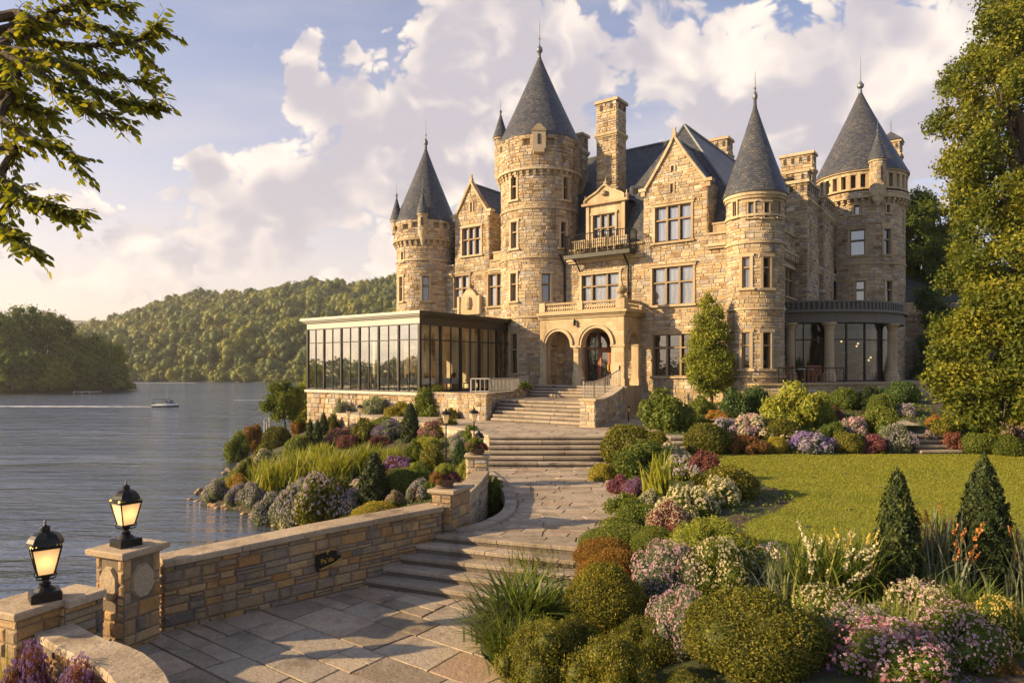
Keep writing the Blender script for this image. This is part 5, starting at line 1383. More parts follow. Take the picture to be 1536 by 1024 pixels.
# terrace beside the conservatory and the cheek wall of the entrance stair
TC = [M['castle'], M['mortar'], M['trim']]
Kp = Vector((-5.1, 38.0)); Pp = Vector((-1.55, 34.25)); Sp = Vector((1.2, 41.4))
g = MB(); g.prism([(-5.25, 38.1), (-1.6, 34.5), (-1.25, 34.7), (1.1, 41.6), (.5, 44.5), (-.9, 44.5)], 3.3, 4.76, 0); g.build('terrace', M['step'], loc=(-1, 38, 3.3), kind='structure')
def cheek(P, zt, zb, label, th=.34, seed=2, name='stair_wall', **k): return wallpath(name, P, th, zb, zt, label, cap=(.05, .10), hr=(.15, .3), wr=(.25, .6), mats=TC, seed=seed, **k)
cheek([tuple(Kp), tuple(Pp)], [4.72, 4.72], 3.3, 'rubble terrace wall under the conservatory terrace', seed=9, name='terrace_wall')
cheek([tuple(Pp+Vector((.3, .2))), tuple(Pp.lerp(Sp, .5)+Vector((.1, 0))), tuple(Sp)], [4.74, 4.74, 5.1], 3.3, 'left flanking wall of the entrance stair below the balustrade', seed=10)
pier('stone_pier', -1.42, 34.2, .30, .30, 3.3, 4.76, 'pale stone pier at the foot of the terrace left of the entrance stair', cap=.10, ov=.06, mats=TC, cap_mat=M['trim'])
bl = empty('balustrade', (-1, 36, 4.85), 'pale slatted balustrade along the edge of the conservatory terrace', 'balustrade')
q0 = Vector((-2.1, 35.0, 4.84)); q1 = Vector((-1.15, 34.75, 4.84)); q2 = Vector((.25, 38.5, 4.84)); q3 = Vector((.9, 40.2, 4.9))
rail_h([q0, q1, q2, q3], 0, .72, M['rail'], bl, name='baluster_rail', step=.2, r=.022, top=.04)
# right flank of the stair: stout pier, swept wall, scroll and iron handrail
rs = smoothpts([(3.75, 30.55), (4.25, 32.0), (5.0, 33.8), (5.75, 35.3)], 4)
pier('stone_pier', 3.55, 30.35, .38, .38, 3.4, 4.62, 'stout stone newel pier at the right foot of the entrance stair', e1=(.8, -.6), cap=.12, ov=.06, mats=TC, cap_mat=M['trim'])
wallpath('stair_wall', rs, .42, 3.3, list(np.interp(np.arange(len(rs)), [0, 4, 8, 12], [4.5, 4.52, 4.7, 5.08])), 'swept rubble wall rising to a scroll on the right of the entrance stair', cap=(.04, .10), mats=TC, seed=12, hr=(.15, .3), wr=(.25, .6))
cheek([(5.85, 35.2), (6.55, 39.0)], [5.0, 5.0], 3.3, 'dark stone plinth wall running from the swept wall to the porch', seed=13)
hr = empty('handrail', (3.3, 34, 4.5), 'curved iron handrail on the right side of the upper entrance steps', 'handrail')
pts = [FP(.15, -3.0, 5.1), FP(.1, -4.6, 4.62), FP(.35, -6.2, 4.46), FP(.55, -7.6, 4.46)]
rail_h(pts, 0, .95, M['rail'], hr, name='rail_bars', step=.18, r=.018, top=.03)
g = MB(); e = pts[-1]+Vector((0, 0, .95)); g.tube([e+Vector((.14*cos(x)*.8, -.14*cos(x)*.6, .14*sin(x)-.02)) for x in [k*pi/6 for k in range(11)]], .022, 6); e = pts[0]+Vector((0, 0, .95)); g.tube([e+Vector((0, 0, .1*k)) for k in range(3)], .05, 6); g.build('scroll_end', M['black'], hr)

# ------------------------------------------------------------------ lanterns
def lantern(x, y, z, h, rot, label, group=None, lit=True):
    """black four-sided lantern with tapering frosted panes"""
    s = h/1.08
    o = empty('lantern', (x, y, z), label, 'lantern', group)
    P = lambda pr: [(r*s*.84, z+q*s) for r, q in pr]
    b_ = MB(); a0 = rot
    c = (x, y); ab = a0+pi/4*0
    b_.lathe(c, P([(0, 0), (.29, 0), (.29, .11), (.24, .125), (.0, .13)]), 4, 0, a0=ab)
    b_.lathe(c, P([(.0, .12), (.16, .125), (.11, .17), (.075, .19), (.09, .22), (.055, .235), (.05, .27), (.08, .29), (.06, .31), (.10, .33), (0, .335)]), 14, 0)
    for k in range(4):
        t = a0+pi/2*k; d = Vector((sin(t), -cos(t), 0)); u = Vector((x, y, z))
        b_.tube([u+(d*.05+Vector((0, 0, .27)))*s, u+(d*.15+Vector((0, 0, .30)))*s, u+(d*.16+Vector((0, 0, .35)))*s, u+(d*.13+Vector((0, 0, .38)))*s], .009*s, 5)
    b_.build('lamp_base', M['black'], o)
    f = MB(); zl, zh = .34, .70; rl, rh = .155*.84, .275*.84
    rl, rh = rl/.84, rh/.84; f.lathe(c, P([(0, zl-.02), (rl+.01, zl-.02), (rl+.01, zl+.005), (0, zl+.005)]), 4, 0, a0=a0); rl, rh = rl*.84, rh*.84
    for k in range(4):
        t = a0+pi/2*k; t2 = t+pi/2; d = Vector((sin(t), -cos(t), 0)); d2 = Vector((sin(t2), -cos(t2), 0)); u = Vector((x, y, z))
        lo = u+(d*rl+Vector((0, 0, zl)))*s; hi = u+(d*rh+Vector((0, 0, zh)))*s
        f.tube([lo, hi], .011*s, 6); f.tube([hi, u+(d2*rh+Vector((0, 0, zh)))*s], .012*s, 6); f.tube([lo, u+(d2*rl+Vector((0, 0, zl)))*s], .011*s, 6)
        f.tube([hi, hi+Vector((0, 0, .07*s))], [.014*s, .004*s], 6)
    f.build('lamp_frame', M['black'], o)
    rl, rh = rl/.84, rh/.84
    gl = MB(); gl.lathe(c, P([(rl-.006, zl), (rh-.008, zh)]), 4, 0, a0=a0); gl.build('lamp_glass', M['lampglass'], o)
    r_ = MB(); r_.lathe(c, P([(0, zh), (rh+.015, zh), (rh+.02, zh+.02), (rh-.01, zh+.035)]), 4, 0, a0=a0)
    r_.lathe(c, P([(.262, zh+.034), (.25, zh+.08), (.222, zh+.13), (.18, zh+.17), (.125, zh+.198), (.07, zh+.21)]), 8, 0, a0=a0)
    r_.lathe(c, P([(.07, zh+.20), (.065, zh+.255), (.08, zh+.26), (.06, zh+.28), (.03, zh+.285), (.02, zh+.30)]), 12, 0)
    r_.lathe(c, P([(.018, zh+.29), (.012, zh+.32), (.026, zh+.335), (.01, zh+.35), (.004, zh+.385)]), 8, 1)
    rg = r_.build('lamp_roof', [M['black'], M['lead']], o)
    gd = MB()
    for k in range(4):
        t = a0+pi/2*k; t2 = t+pi/2; p0 = Vector((sin(t), -cos(t), 0)); p1 = Vector((sin(t2), -cos(t2), 0)); u = Vector((x, y, z))
        for j in range(9):
            q = p0.lerp(p1, (j+.5)/9)*(rh+.012)*.84; gd.tube([u+(q+Vector((0, 0, zh+.03)))*s, u+(q*.97+Vector((0, 0, zh+.055)))*s], [.012*s, .005*s], 5)
    gd.build('gilt_trim', M['gold'], rg)
    if lit:
        ld = bpy.data.lights.new('lamp_bulb', 'POINT'); ld.energy = .9*s*s; ld.color = (1, .62, .28); ld.shadow_soft_size = .04*s
        l = bpy.data.objects.new('lamp_bulb', ld); COL.objects.link(l); l.parent = o; l.location = (0, 0, .55*s)
    return o
EA = atan2(.92, .39)  # pier turn
lantern(-6.47, 9.46, 2.83, 1.12, radians(-4), 'nearest black lantern with glowing frosted panes on the low corner pier', 'lanterns on the lakeside piers')
lantern(-5.97, 10.56, 3.29, 1.03, radians(12), 'black lantern with glowing panes on the tall pier by the long wall', 'lanterns on the lakeside piers')
def postlamp(px, ytop, ybase, D, label, kind='lantern', group='small lamps in the lakeside garden'):
    X = (px-768)/F*D; zt = CZ+(HZ-ytop)*D/F; z0 = hz(X, D); h = zt-z0
    o = empty('garden_lamp', (X, D, z0), label, 'lamp', group)
    g = MB(); hh = min(.52, h*.35)
    g.tube([(X, D, z0-.1), (X, D, zt-hh)], [.035, .022], 8); g.lathe((X, D), [(.08, z0), (.05, z0+.1), (.035, z0+.2)], 8); g.build('lamp_post', M['black'], o)
    s = hh/.62
    r_ = MB(); r_.lathe((X, D), [(.02, zt-.60*s), (.08*s, zt-.58*s), (.02, zt-.55*s)], 8); r_.lathe((X, D), [(.21*s, zt-.235*s), (.20*s, zt-.2*s), (.14*s, zt-.13*s), (.05*s, zt-.09*s), (.04*s, zt-.05*s), (.01, zt)], 12)
    for k in range(4): t = pi/2*k+.4; r_.tube([(X+.085*s*sin(t), D+.085*s*cos(t), zt-.57*s), (X+.15*s*sin(t), D+.15*s*cos(t), zt-.23*s)], .008, 5)
    r_.build('lamp_roof', M['black'], o)
    q = MB(); q.lathe((X, D), [(.07*s, zt-.56*s), (.135*s, zt-.24*s)], 12); q.build('lamp_glass', M['lampglass'], o)
    return o
postlamp(711, 611, 660, 23.5, 'tall black post lamp left of the middle steps')
postlamp(669, 612, 700, 21.5, 'slender black garden lamp among the shrubs left of the path')
postlamp(540, 605, 650, 33.5, 'small black lamp with a wide hood before the conservatory base')
postlamp(523, 610, 650, 34.5, 'lowest hooded lamp at the left of the conservatory base')
postlamp(943, 608, 636, 33.5, 'short bollard lamp on the grass beside the swept stair wall')
postlamp(1079, 606, 630, 32.5, 'pale garden lamp in the bushes below the castle wall')
lantern(-.98, 20.2, 3.55, .72, radians(5), 'small lantern rising from the planter on the pale pier by the middle steps')
# iron sign on the wall
a_ = (s0 := 0)
pw = onz(490, 890, 1.8)
L = MW; best = min(range(0, 500), key=lambda k: abs((L.at(L.L[-1]*k/500)).x/(L.at(L.L[-1]*k/500)).y-(489-768)/F)); aa = L.L[-1]*best/500
wf = lambda a, d, z: Vector((*L.at(aa+a, d), z))
zc_ = CZ+(HZ-838)*wf(0, 0, 0).y/F
sg = empty('wall_sign', wf(0, .04, zc_), 'small black iron plaque with gilt lettering fixed to the long wall', 'sign')
g = MB()
ol = [(-.22, -.13), (.08, -.08), (.27, .02), (.17, .09), (.17, .15), (.04, .15), (-.22, .11)]
g.poly([wf(a, .11, zc_+z) for a, z in ol], 0)
for k in range(len(ol)): (a0, z0), (a1, z1) = ol[k], ol[(k+1) % len(ol)]; g.poly([wf(a0, .03, zc_+z0), wf(a1, .03, zc_+z1), wf(a1, .11, zc_+z1), wf(a0, .11, zc_+z0)], 0)
g.fbox(wf, -.23, -.18, .11, .13, zc_-.18, zc_+.12, 0)
g.build('plaque', M['black'], sg)
g = MB(); g.tube([wf(-.15, .12, zc_-.14), wf(0, .13, zc_-.10), wf(.15, .13, zc_-.05), wf(.275, .12, zc_+.02)], .009, 6); g.tube([wf(.268, .12, zc_+.015), wf(.25, .11, zc_-.06), wf(.18, .1, zc_-.085)], .012, 6); g.tube([wf(-.02, .12, zc_+.12), wf(-.03, .13, zc_+.16), wf(.01, .13, zc_+.18)], .015, 6)
g.build('gilt_edge', M['gold'], sg)
tx = bpy.data.curves.new('lettering', 'FONT'); tx.body = "Pa'da"; tx.size = .125; tx.extrude = .004; tx.align_x = 'CENTER'; tx.materials.append(M['gold'])
tmp = bpy.data.objects.new('t', tx); COL.objects.link(tmp); bpy.context.view_layer.update(); tm_ = bpy.data.meshes.new_from_object(tmp.evaluated_get(bpy.context.evaluated_depsgraph_get())); bpy.data.objects.remove(tmp)
to = bpy.data.objects.new('lettering', tm_); COL.objects.link(to); to.parent = sg
to.location = Vector(wf(-.02, .118, zc_-.03))-Vector(wf(0, .04, zc_)); to.rotation_euler = (radians(90), radians(-6), atan2(ax.y, ax.x))
# ================================================================== vegetation
def rdir(rg, n):
    v = rg.normal(size=(n, 3)); return v/np.linalg.norm(v, axis=1, keepdims=True)
def leaves(rg, C, N, size, asp=.5, flat=.35, jit=.3):
    """diamond-shaped folded leaves: centre C, rough normal N, length per leaf; two triangles as one quad"""
    n = len(C); size = np.broadcast_to(size, (n,))*rg.uniform(1-jit, 1+jit, n)
    nn = N*(1-flat)+rdir(rg, n)*(flat+.25); nn /= np.linalg.norm(nn, axis=1, keepdims=True)
    t = np.cross(nn, rdir(rg, n)); t /= np.linalg.norm(t, axis=1, keepdims=True)+1e-9
    b = np.cross(nn, t); L = size[:, None]
    bend = nn*L*rg.uniform(-.12, .12, (n, 1))
    V = np.stack([C-t*L*.5, C+b*L*asp*.5+bend, C+t*L*.5, C-b*L*asp*.5+bend], 1).reshape(-1, 3)
    Fq = np.arange(n*4).reshape(-1, 4); return V, Fq
def lumpy(rg, nl, rx, rz, z0=0.0, low=-.15):
    """lump centres filling a mound or crown of unit shape"""
    out = []
    while len(out) < nl:
        d = rdir(rg, 1)[0]
        if d[2] < low: continue
        k = rg.uniform(.55, .85); r = rg.uniform(.28, .45)
        out.append((d[0]*k*rx, d[1]*k*rx, z0+d[2]*k*rz, r*min(rx, rz)))
    return np.array(out)
def shell(rg, L, n, thick=.25, low=None):
    """points near the surfaces of lumps, rejecting those buried deep in another lump"""
    P = []; N = []; tot = 0
    w = L[:, 3]**2; w = w/w.sum()
    while tot < n:
        k = rg.choice(len(L), size=n, p=w); d = rdir(rg, n); r = L[k, 3]*(1-thick*rg.random(n)**1.5)
        p = L[k, :3]+d*r[:, None]
        dd = np.linalg.norm(p[:, None, :]-L[None, :, :3], axis=2)/L[None, :, 3]
        ok = dd.min(1) > 1-thick*1.05
        if low is not None: ok &= p[:, 2] > low
        P.append(p[ok]); N.append(d[ok]); tot += ok.sum()
        if tot == 0: break
    return np.concatenate(P)[:n], np.concatenate(N)[:n]
ICO = None
def ico(sub=2):
    import bmesh
    bm = bmesh.new(); bmesh.ops.create_icosphere(bm, subdivisions=sub, radius=1); V = np.array([v.co[:] for v in bm.verts]); bm.verts.index_update()
    Fq = np.array([[v.index for v in f.verts] for f in bm.faces]); bm.free(); return V, Fq
IV, IF = ico(2); IV1, IF1 = ico(1)
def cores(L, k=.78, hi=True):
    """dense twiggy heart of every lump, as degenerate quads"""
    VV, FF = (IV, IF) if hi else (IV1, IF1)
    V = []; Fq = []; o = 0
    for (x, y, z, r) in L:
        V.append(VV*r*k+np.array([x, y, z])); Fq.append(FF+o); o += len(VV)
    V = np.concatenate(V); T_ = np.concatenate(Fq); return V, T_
def join(parts):
    """parts: (V, F, rnd, mat); triangles are split out of a shared vertex list as quads with a midpoint"""
    Vs = []; Fs = []; Rs = []; Ms = []; o = 0
    for V, Fq, r, m_ in parts:
        if Fq.shape[1] == 3:
            mid = (V[Fq[:, 2]]+V[Fq[:, 0]])/2; idx = len(V)+np.arange(len(Fq)); V = np.concatenate([V, mid]); Fq = np.concatenate([Fq, idx[:, None]], 1)
        Vs.append(V); Fs.append(Fq+o); o += len(V); Rs.append(np.broadcast_to(r, (len(Fq),))); Ms.append(np.full(len(Fq), m_))
    return np.concatenate(Vs), np.concatenate(Fs), np.concatenate(Rs), np.concatenate(Ms)
def md(name, parts, mats):
    V, Fq, r, mi = join(parts)
    o = mesh_np(name, V, Fq, mats, rnd=r, mi=mi, world=False); me = o.data; bpy.data.objects.remove(o); return me

PROTO = {}; NAT = {}
def proto_bush(key, seed, n, leaf, rz=.8, nl=22, thick=.25, asp=.55, flat=.35, core=.80, tight=False):
    rg = np.random.default_rng(seed)
    if tight:   # clipped ball: one big soft sphere with slight dents
        L = [(0, 0, rz*.45, .62)]; 
        for k in range(nl):
            d = rdir(rg, 1)[0]; d[2] = abs(d[2])*.9-.15; L.append((d[0]*.52, d[1]*.52, rz*.45+d[2]*.52*rz, rg.uniform(.38, .46)))
        L = np.array(L)
    else: L = lumpy(rg, nl, 1, rz, rz*.25); L = np.concatenate([L, [[0, 0, rz*.35, .55*min(1, rz)]]])
    P, N = shell(rg, L, n, thick, low=.0)
    P = P+N*rg.exponential(.016 if tight else .03, (len(P), 1))
    V, Fq = leaves(rg, P, N, leaf, asp, flat)
    cv, cf = cores(L, core); cv[:, 2] = np.maximum(cv[:, 2], -.03)
    cr = rg.random(len(cf))
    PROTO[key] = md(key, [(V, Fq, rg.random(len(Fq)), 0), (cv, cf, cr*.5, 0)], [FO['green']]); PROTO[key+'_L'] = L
    NAT[key] = (float(np.percentile(np.hypot(P[:, 0], P[:, 1]), 97)), float(np.percentile(P[:, 2], 99)))
def blossoms(key, seed, Lkey, n, size, clus=1, up=.0, heads=False):
    """flower heads scattered over a mound: each a little five-petalled disc or domed cluster"""
    rg = np.random.default_rng(seed); L = PROTO[Lkey+'_L']
    P, N = shell(rg, L, n*2, .06, low=.08); k = N[:, 2] > -.1; P, N = P[k][:n], N[k][:n]; n = len(P)
    P = P+N*.05+np.array([0, 0, up])*rg.random((n, 1))
    parts = []
    if heads:   # dense clusters
        m_ = 14; c = np.repeat(P, m_, 0); nn = np.repeat(N, m_, 0); off = rdir(rg, n*m_)*size*.8; off -= nn*np.sum(off*nn, 1, keepdims=True)*.6
        V, Fq = leaves(rg, c+off, nn, size*.75, .85, .3); rr = np.repeat(rg.random(n), m_)
        parts.append((V, Fq, np.clip(rr+rg.uniform(-.2, .2, len(Fq)), 0, 1), 0))
    else:
        m_ = 5; t = np.cross(N, rdir(rg, n)); t /= np.linalg.norm(t, axis=1, keepdims=True); b = np.cross(N, t); r = size*rg.uniform(.7, 1.2, n)
        for k in range(m_):
            a = 2*pi*k/m_; d = t*cos(a)+b*sin(a); e = -t*sin(a)+b*cos(a); R_ = r[:, None]
            V = np.stack([P, P+d*R_*.6+e*R_*.34+N*R_*.1, P+d*R_+N*R_*.05, P+d*R_*.6-e*R_*.34+N*R_*.1], 1).reshape(-1, 3)
            parts.append((V, np.arange(n*4).reshape(-1, 4), rg.random(n), 0))
    PROTO[key] = md(key, parts, [FL['lilac']])
def proto_cone(key, seed, n, leaf, lean=.0):
    rg = np.random.default_rng(seed)   # unit: height 1, radius .22
    u = 1-np.sqrt(rg.random(n)); ang = rg.uniform(0, 2*pi, n)
    u = np.clip(u+rg.normal(0, .01, n), .0, 1)
    prof = lambda u: .222*np.sin(np.clip((1-u), 0, 1)**.78*pi*.60)
    dent = 1+.10*np.sin(ang*5+u*17)+.08*np.sin(ang*9-u*37)+.05*np.sin(ang*17+u*71)+.06*rg.normal(size=n)
    r = prof(u)*dent*(1-.16*rg.random(n)**2)
    P = np.stack([r*np.sin(ang), r*np.cos(ang), u*.985], 1); N = np.stack([np.sin(ang), np.cos(ang), np.full(n, .45)], 1)
    V, Fq = leaves(rg, P, N, leaf, .4, .35)
    K = 14; c = []; Fc = []
    for j in range(K+1):
        for i in range(12): a = 2*pi*i/12; rr = float(prof(np.array(j/K)))*.84; c.append((rr*sin(a), rr*cos(a), j/K*.95))
    for j in range(K):
        for i in range(12): i2 = (i+1) % 12; Fc.append((j*12+i, j*12+i2, (j+1)*12+i2, (j+1)*12+i))
    PROTO[key] = md(key, [(V, Fq, rg.random(len(Fq)), 0), (np.array(c), np.array(Fc), .3, 0)], [FO['dark']])
def blades(rg, n, h, w, spread, seg=5, curve=1.0, base=.12, hv=.35):
    ang = rg.uniform(0, 2*pi, n); hh = h*rg.uniform(1-hv, 1+hv*.4, n); out = spread*rg.uniform(.15, 1, n)*curve
    bx = rg.normal(0, base, n); by = rg.normal(0, base, n); d = np.stack([np.cos(ang), np.sin(ang), np.zeros(n)], 1); e = np.stack([-np.sin(ang), np.cos(ang), np.zeros(n)], 1)
    ws = w*rg.uniform(.6, 1.2, n); rows = []
    for k in range(seg+1):
        t = k/seg; drop = np.maximum(0, out/spread-.55)*.9*t**3*hh
        c = np.stack([bx, by, np.zeros(n)], 1)+d*(out*t**1.7)[:, None]+np.stack([np.zeros(n), np.zeros(n), hh*(t-.12*t*t)-drop], 1)
        wd = (ws*(1-t**2.2)*.5+.0005)[:, None]; rows.append((c-e*wd, c+e*wd))
    V = np.stack([q for ab in rows for q in ab], 1).reshape(-1, 3); m_ = 2*(seg+1)
    b = np.arange(n)[:, None]*m_; Fq = np.concatenate([b+np.array([[2*k, 2*k+1, 2*k+3, 2*k+2]]) for k in range(seg)], 0)
    return V, Fq, np.tile(rg.random(n), seg)
def proto_grass(key, seed, n, w, spread, curve=1, h=1, base=.12):
    rg = np.random.default_rng(seed); V, Fq, r = blades(rg, n, h, w, spread, curve=curve, base=base)
    PROTO[key] = md(key, [(V, Fq, r, 0)], [FO['lime']])
def proto_spikes(key, seed, n, size, hlo=.75, hhi=1.1, spread=.45, plume=.28):
    """upright flower spikes"""
    rg = np.random.default_rng(seed); a = rg.uniform(0, 2*pi, n); r = np.sqrt(rg.random(n))*spread; hh = rg.uniform(hlo, hhi, n)
    m_ = 26; t = rg.random((n, m_)); c = np.stack([(r*np.cos(a))[:, None]*(1+.25*t)+rg.normal(0, size*.5, (n, m_))*(1.15-t), (r*np.sin(a))[:, None]*(1+.25*t)+rg.normal(0, size*.5, (n, m_))*(1.15-t), (hh[:, None]-plume*(1-t))], 2).reshape(-1, 3)
    V, Fq = leaves(rg, c, np.tile([[0, 0, 1.]], (len(c), 1)), size, .8, .9)
    PROTO[key] = md(key, [(V, Fq, rg.random(len(Fq)), 0)], [FL['white']])
def sw(me, mat):
    """an object over a shared mesh with its own leaf colour"""
    o = bpy.data.objects.new('x', me); COL.objects.link(o); o.material_slots[0].link = 'OBJECT'; o.material_slots[0].material = mat; return o
proto_bush('ball_hi', 1, 24000, .046, rz=.86, nl=34, tight=True, thick=.17, core=.82, asp=.5, flat=.6)
proto_bush('ball_lo', 2, 6500, .085, rz=.86, nl=22, tight=True, thick=.18, core=.81, flat=.55)
proto_bush('loose_hi', 3, 17000, .055, rz=.9, nl=30, thick=.35, core=.70, asp=.45, flat=.6)
proto_bush('loose_lo', 4, 5200, .12, rz=.95, nl=22, thick=.35, core=.70, asp=.5, flat=.6)
proto_bush('loose_lo2', 14, 4600, .13, rz=1.0, nl=16, thick=.4, core=.66, asp=.5, flat=.6)
proto_bush('mound_hi', 5, 12000, .055, rz=.62, nl=26, thick=.3, core=.74, asp=.3, flat=.7)
proto_bush('mound_lo', 6, 4200, .11, rz=.62, nl=20, thick=.3, core=.74, asp=.4, flat=.6)
blossoms('bl_mound_hi', 7, 'mound_hi', 760, .031, heads=True, up=.10); blossoms('bl_mound_lo', 8, 'mound_lo', 640, .045, heads=True, up=.06)
blossoms('bl_sparse_hi', 9, 'mound_hi', 380, .032, up=.14); blossoms('bl_sparse_lo', 10, 'loose_lo', 200, .05, up=.05)
blossoms('bl_loose_hi', 19, 'loose_hi', 760, .030, heads=True, up=.06); blossoms('bl_loose_lo', 29, 'loose_lo', 560, .040, heads=True, up=.04)
proto_cone('cone_hi', 11, 24000, .033); proto_cone('cone_lo', 12, 7000, .055)
proto_grass('grass_hi', 13, 460, .050, 1.1, h=1.0, base=.18); proto_grass('grass_lo', 15, 420, .035, .6, h=1.0, base=.2); proto_grass('blade_up', 16, 150, .05, .45, h=1.0, base=.10)
proto_grass('iris_hi', 26, 330, .038, .85, h=.95, base=.26)
proto_spikes('spk', 17, 70, .042, hlo=.55, hhi=.95); proto_spikes('lilyfl', 18, 38, .036, spread=.6, plume=.14, hlo=.5, hhi=.92)

TYPES = {  # proto, name, category, native (radius, height), default colour, blossoms
 'ball': ('ball', 'clipped_shrub', 'shrub', 1.0, .98), 'loose': ('loose', 'leafy_shrub', 'shrub', 1.02, 1.2), 'mound': ('mound', 'flowering_mound', 'flowering plant', 1.02, .84)}
VC = 0
def plant(kind, px, py, w, h, col, label, fl=None, group=None, D=None, rz=None, name=None):
    """px, py: foot in the photograph; w, h: size there in pixels"""
    global VC
    VC += 1; p = ghit(px, py) if D is None else Vector(((px-768)/F*D, D, hz((px-768)/F*D, D)))
    Dg = p.y; W = w*Dg/F; H = h*Dg/F if D is None else (CZ+(HZ-(py-h))/F*(Dg+W*.25))-p.z; D = Dg; hi = D < 14.5 and w > 60; sfx = '_hi' if hi else '_lo'; rot = (VC*2.399) % 6.28
    if rz is not None: rot = rz
    R = random.Random(VC)
    if kind in ('ball', 'loose', 'mound'):
        pr, nm, cat, nr, nh = TYPES[kind]; key = pr+sfx
        if kind == 'mound' and H/W > .62: key = 'loose'+sfx
        if kind == 'loose' and not hi and VC % 2: key = 'loose_lo2'
        nr, nh = NAT[key]
        o = sw(PROTO[key], FO[col]); o.scale = (W/2/nr, W/2/nr*R.uniform(.9, 1.1), H/nh); o.location = (p.x, p.y+W*.25, p.z-.04)
        if fl:
            bk = {'ball': 'bl_mound', 'mound': 'bl_mound', 'loose': 'bl_loose_hi' if hi else 'bl_sparse_lo'}[kind]
            bk = bk if kind == 'loose' else bk+sfx
            if key.startswith('loose'): bk = 'bl_loose'+sfx
            for q, c_ in enumerate(fl if isinstance(fl, (list, tuple)) else [fl]):
                f_ = sw(PROTO[bk] if q == 0 else PROTO['bl_sparse_hi' if hi else 'bl_mound_lo'], FL[c_]); f_.name = 'blossoms'; f_.parent = o
                if q: f_.rotation_euler[2] = 1.9
    elif kind == 'cone':
        o = sw(PROTO['cone'+sfx], FO['yew']); o.scale = (W/.44, W/.44, H); o.location = (p.x, p.y+W*.25, p.z-.03); nm, cat = 'topiary_cone', 'topiary'
    elif kind in ('grass', 'blade', 'iris'):
        k_ = {'grass': 'grass'+sfx, 'blade': 'blade_up', 'iris': 'iris_hi'}[kind]
        o = sw(PROTO[k_], FO[col]); o.scale = (W/1.3, W/1.3, H/.95); o.location = (p.x, p.y+W*.15, p.z-.02); nm, cat = 'grass_clump', 'grass clump'
        if fl: f_ = sw(PROTO['spk' if kind != 'iris' else 'lilyfl'], FL[fl]); f_.name = 'blossoms'; f_.parent = o
    o.rotation_euler[2] = rot; o.name = name or nm
    tag(o, label, cat, group); return o
G1 = 'plants of the right foreground bed'; G2 = 'plants of the lakeside garden'; G3 = 'plants of the border below the castle'; G4 = 'plants along the path border'
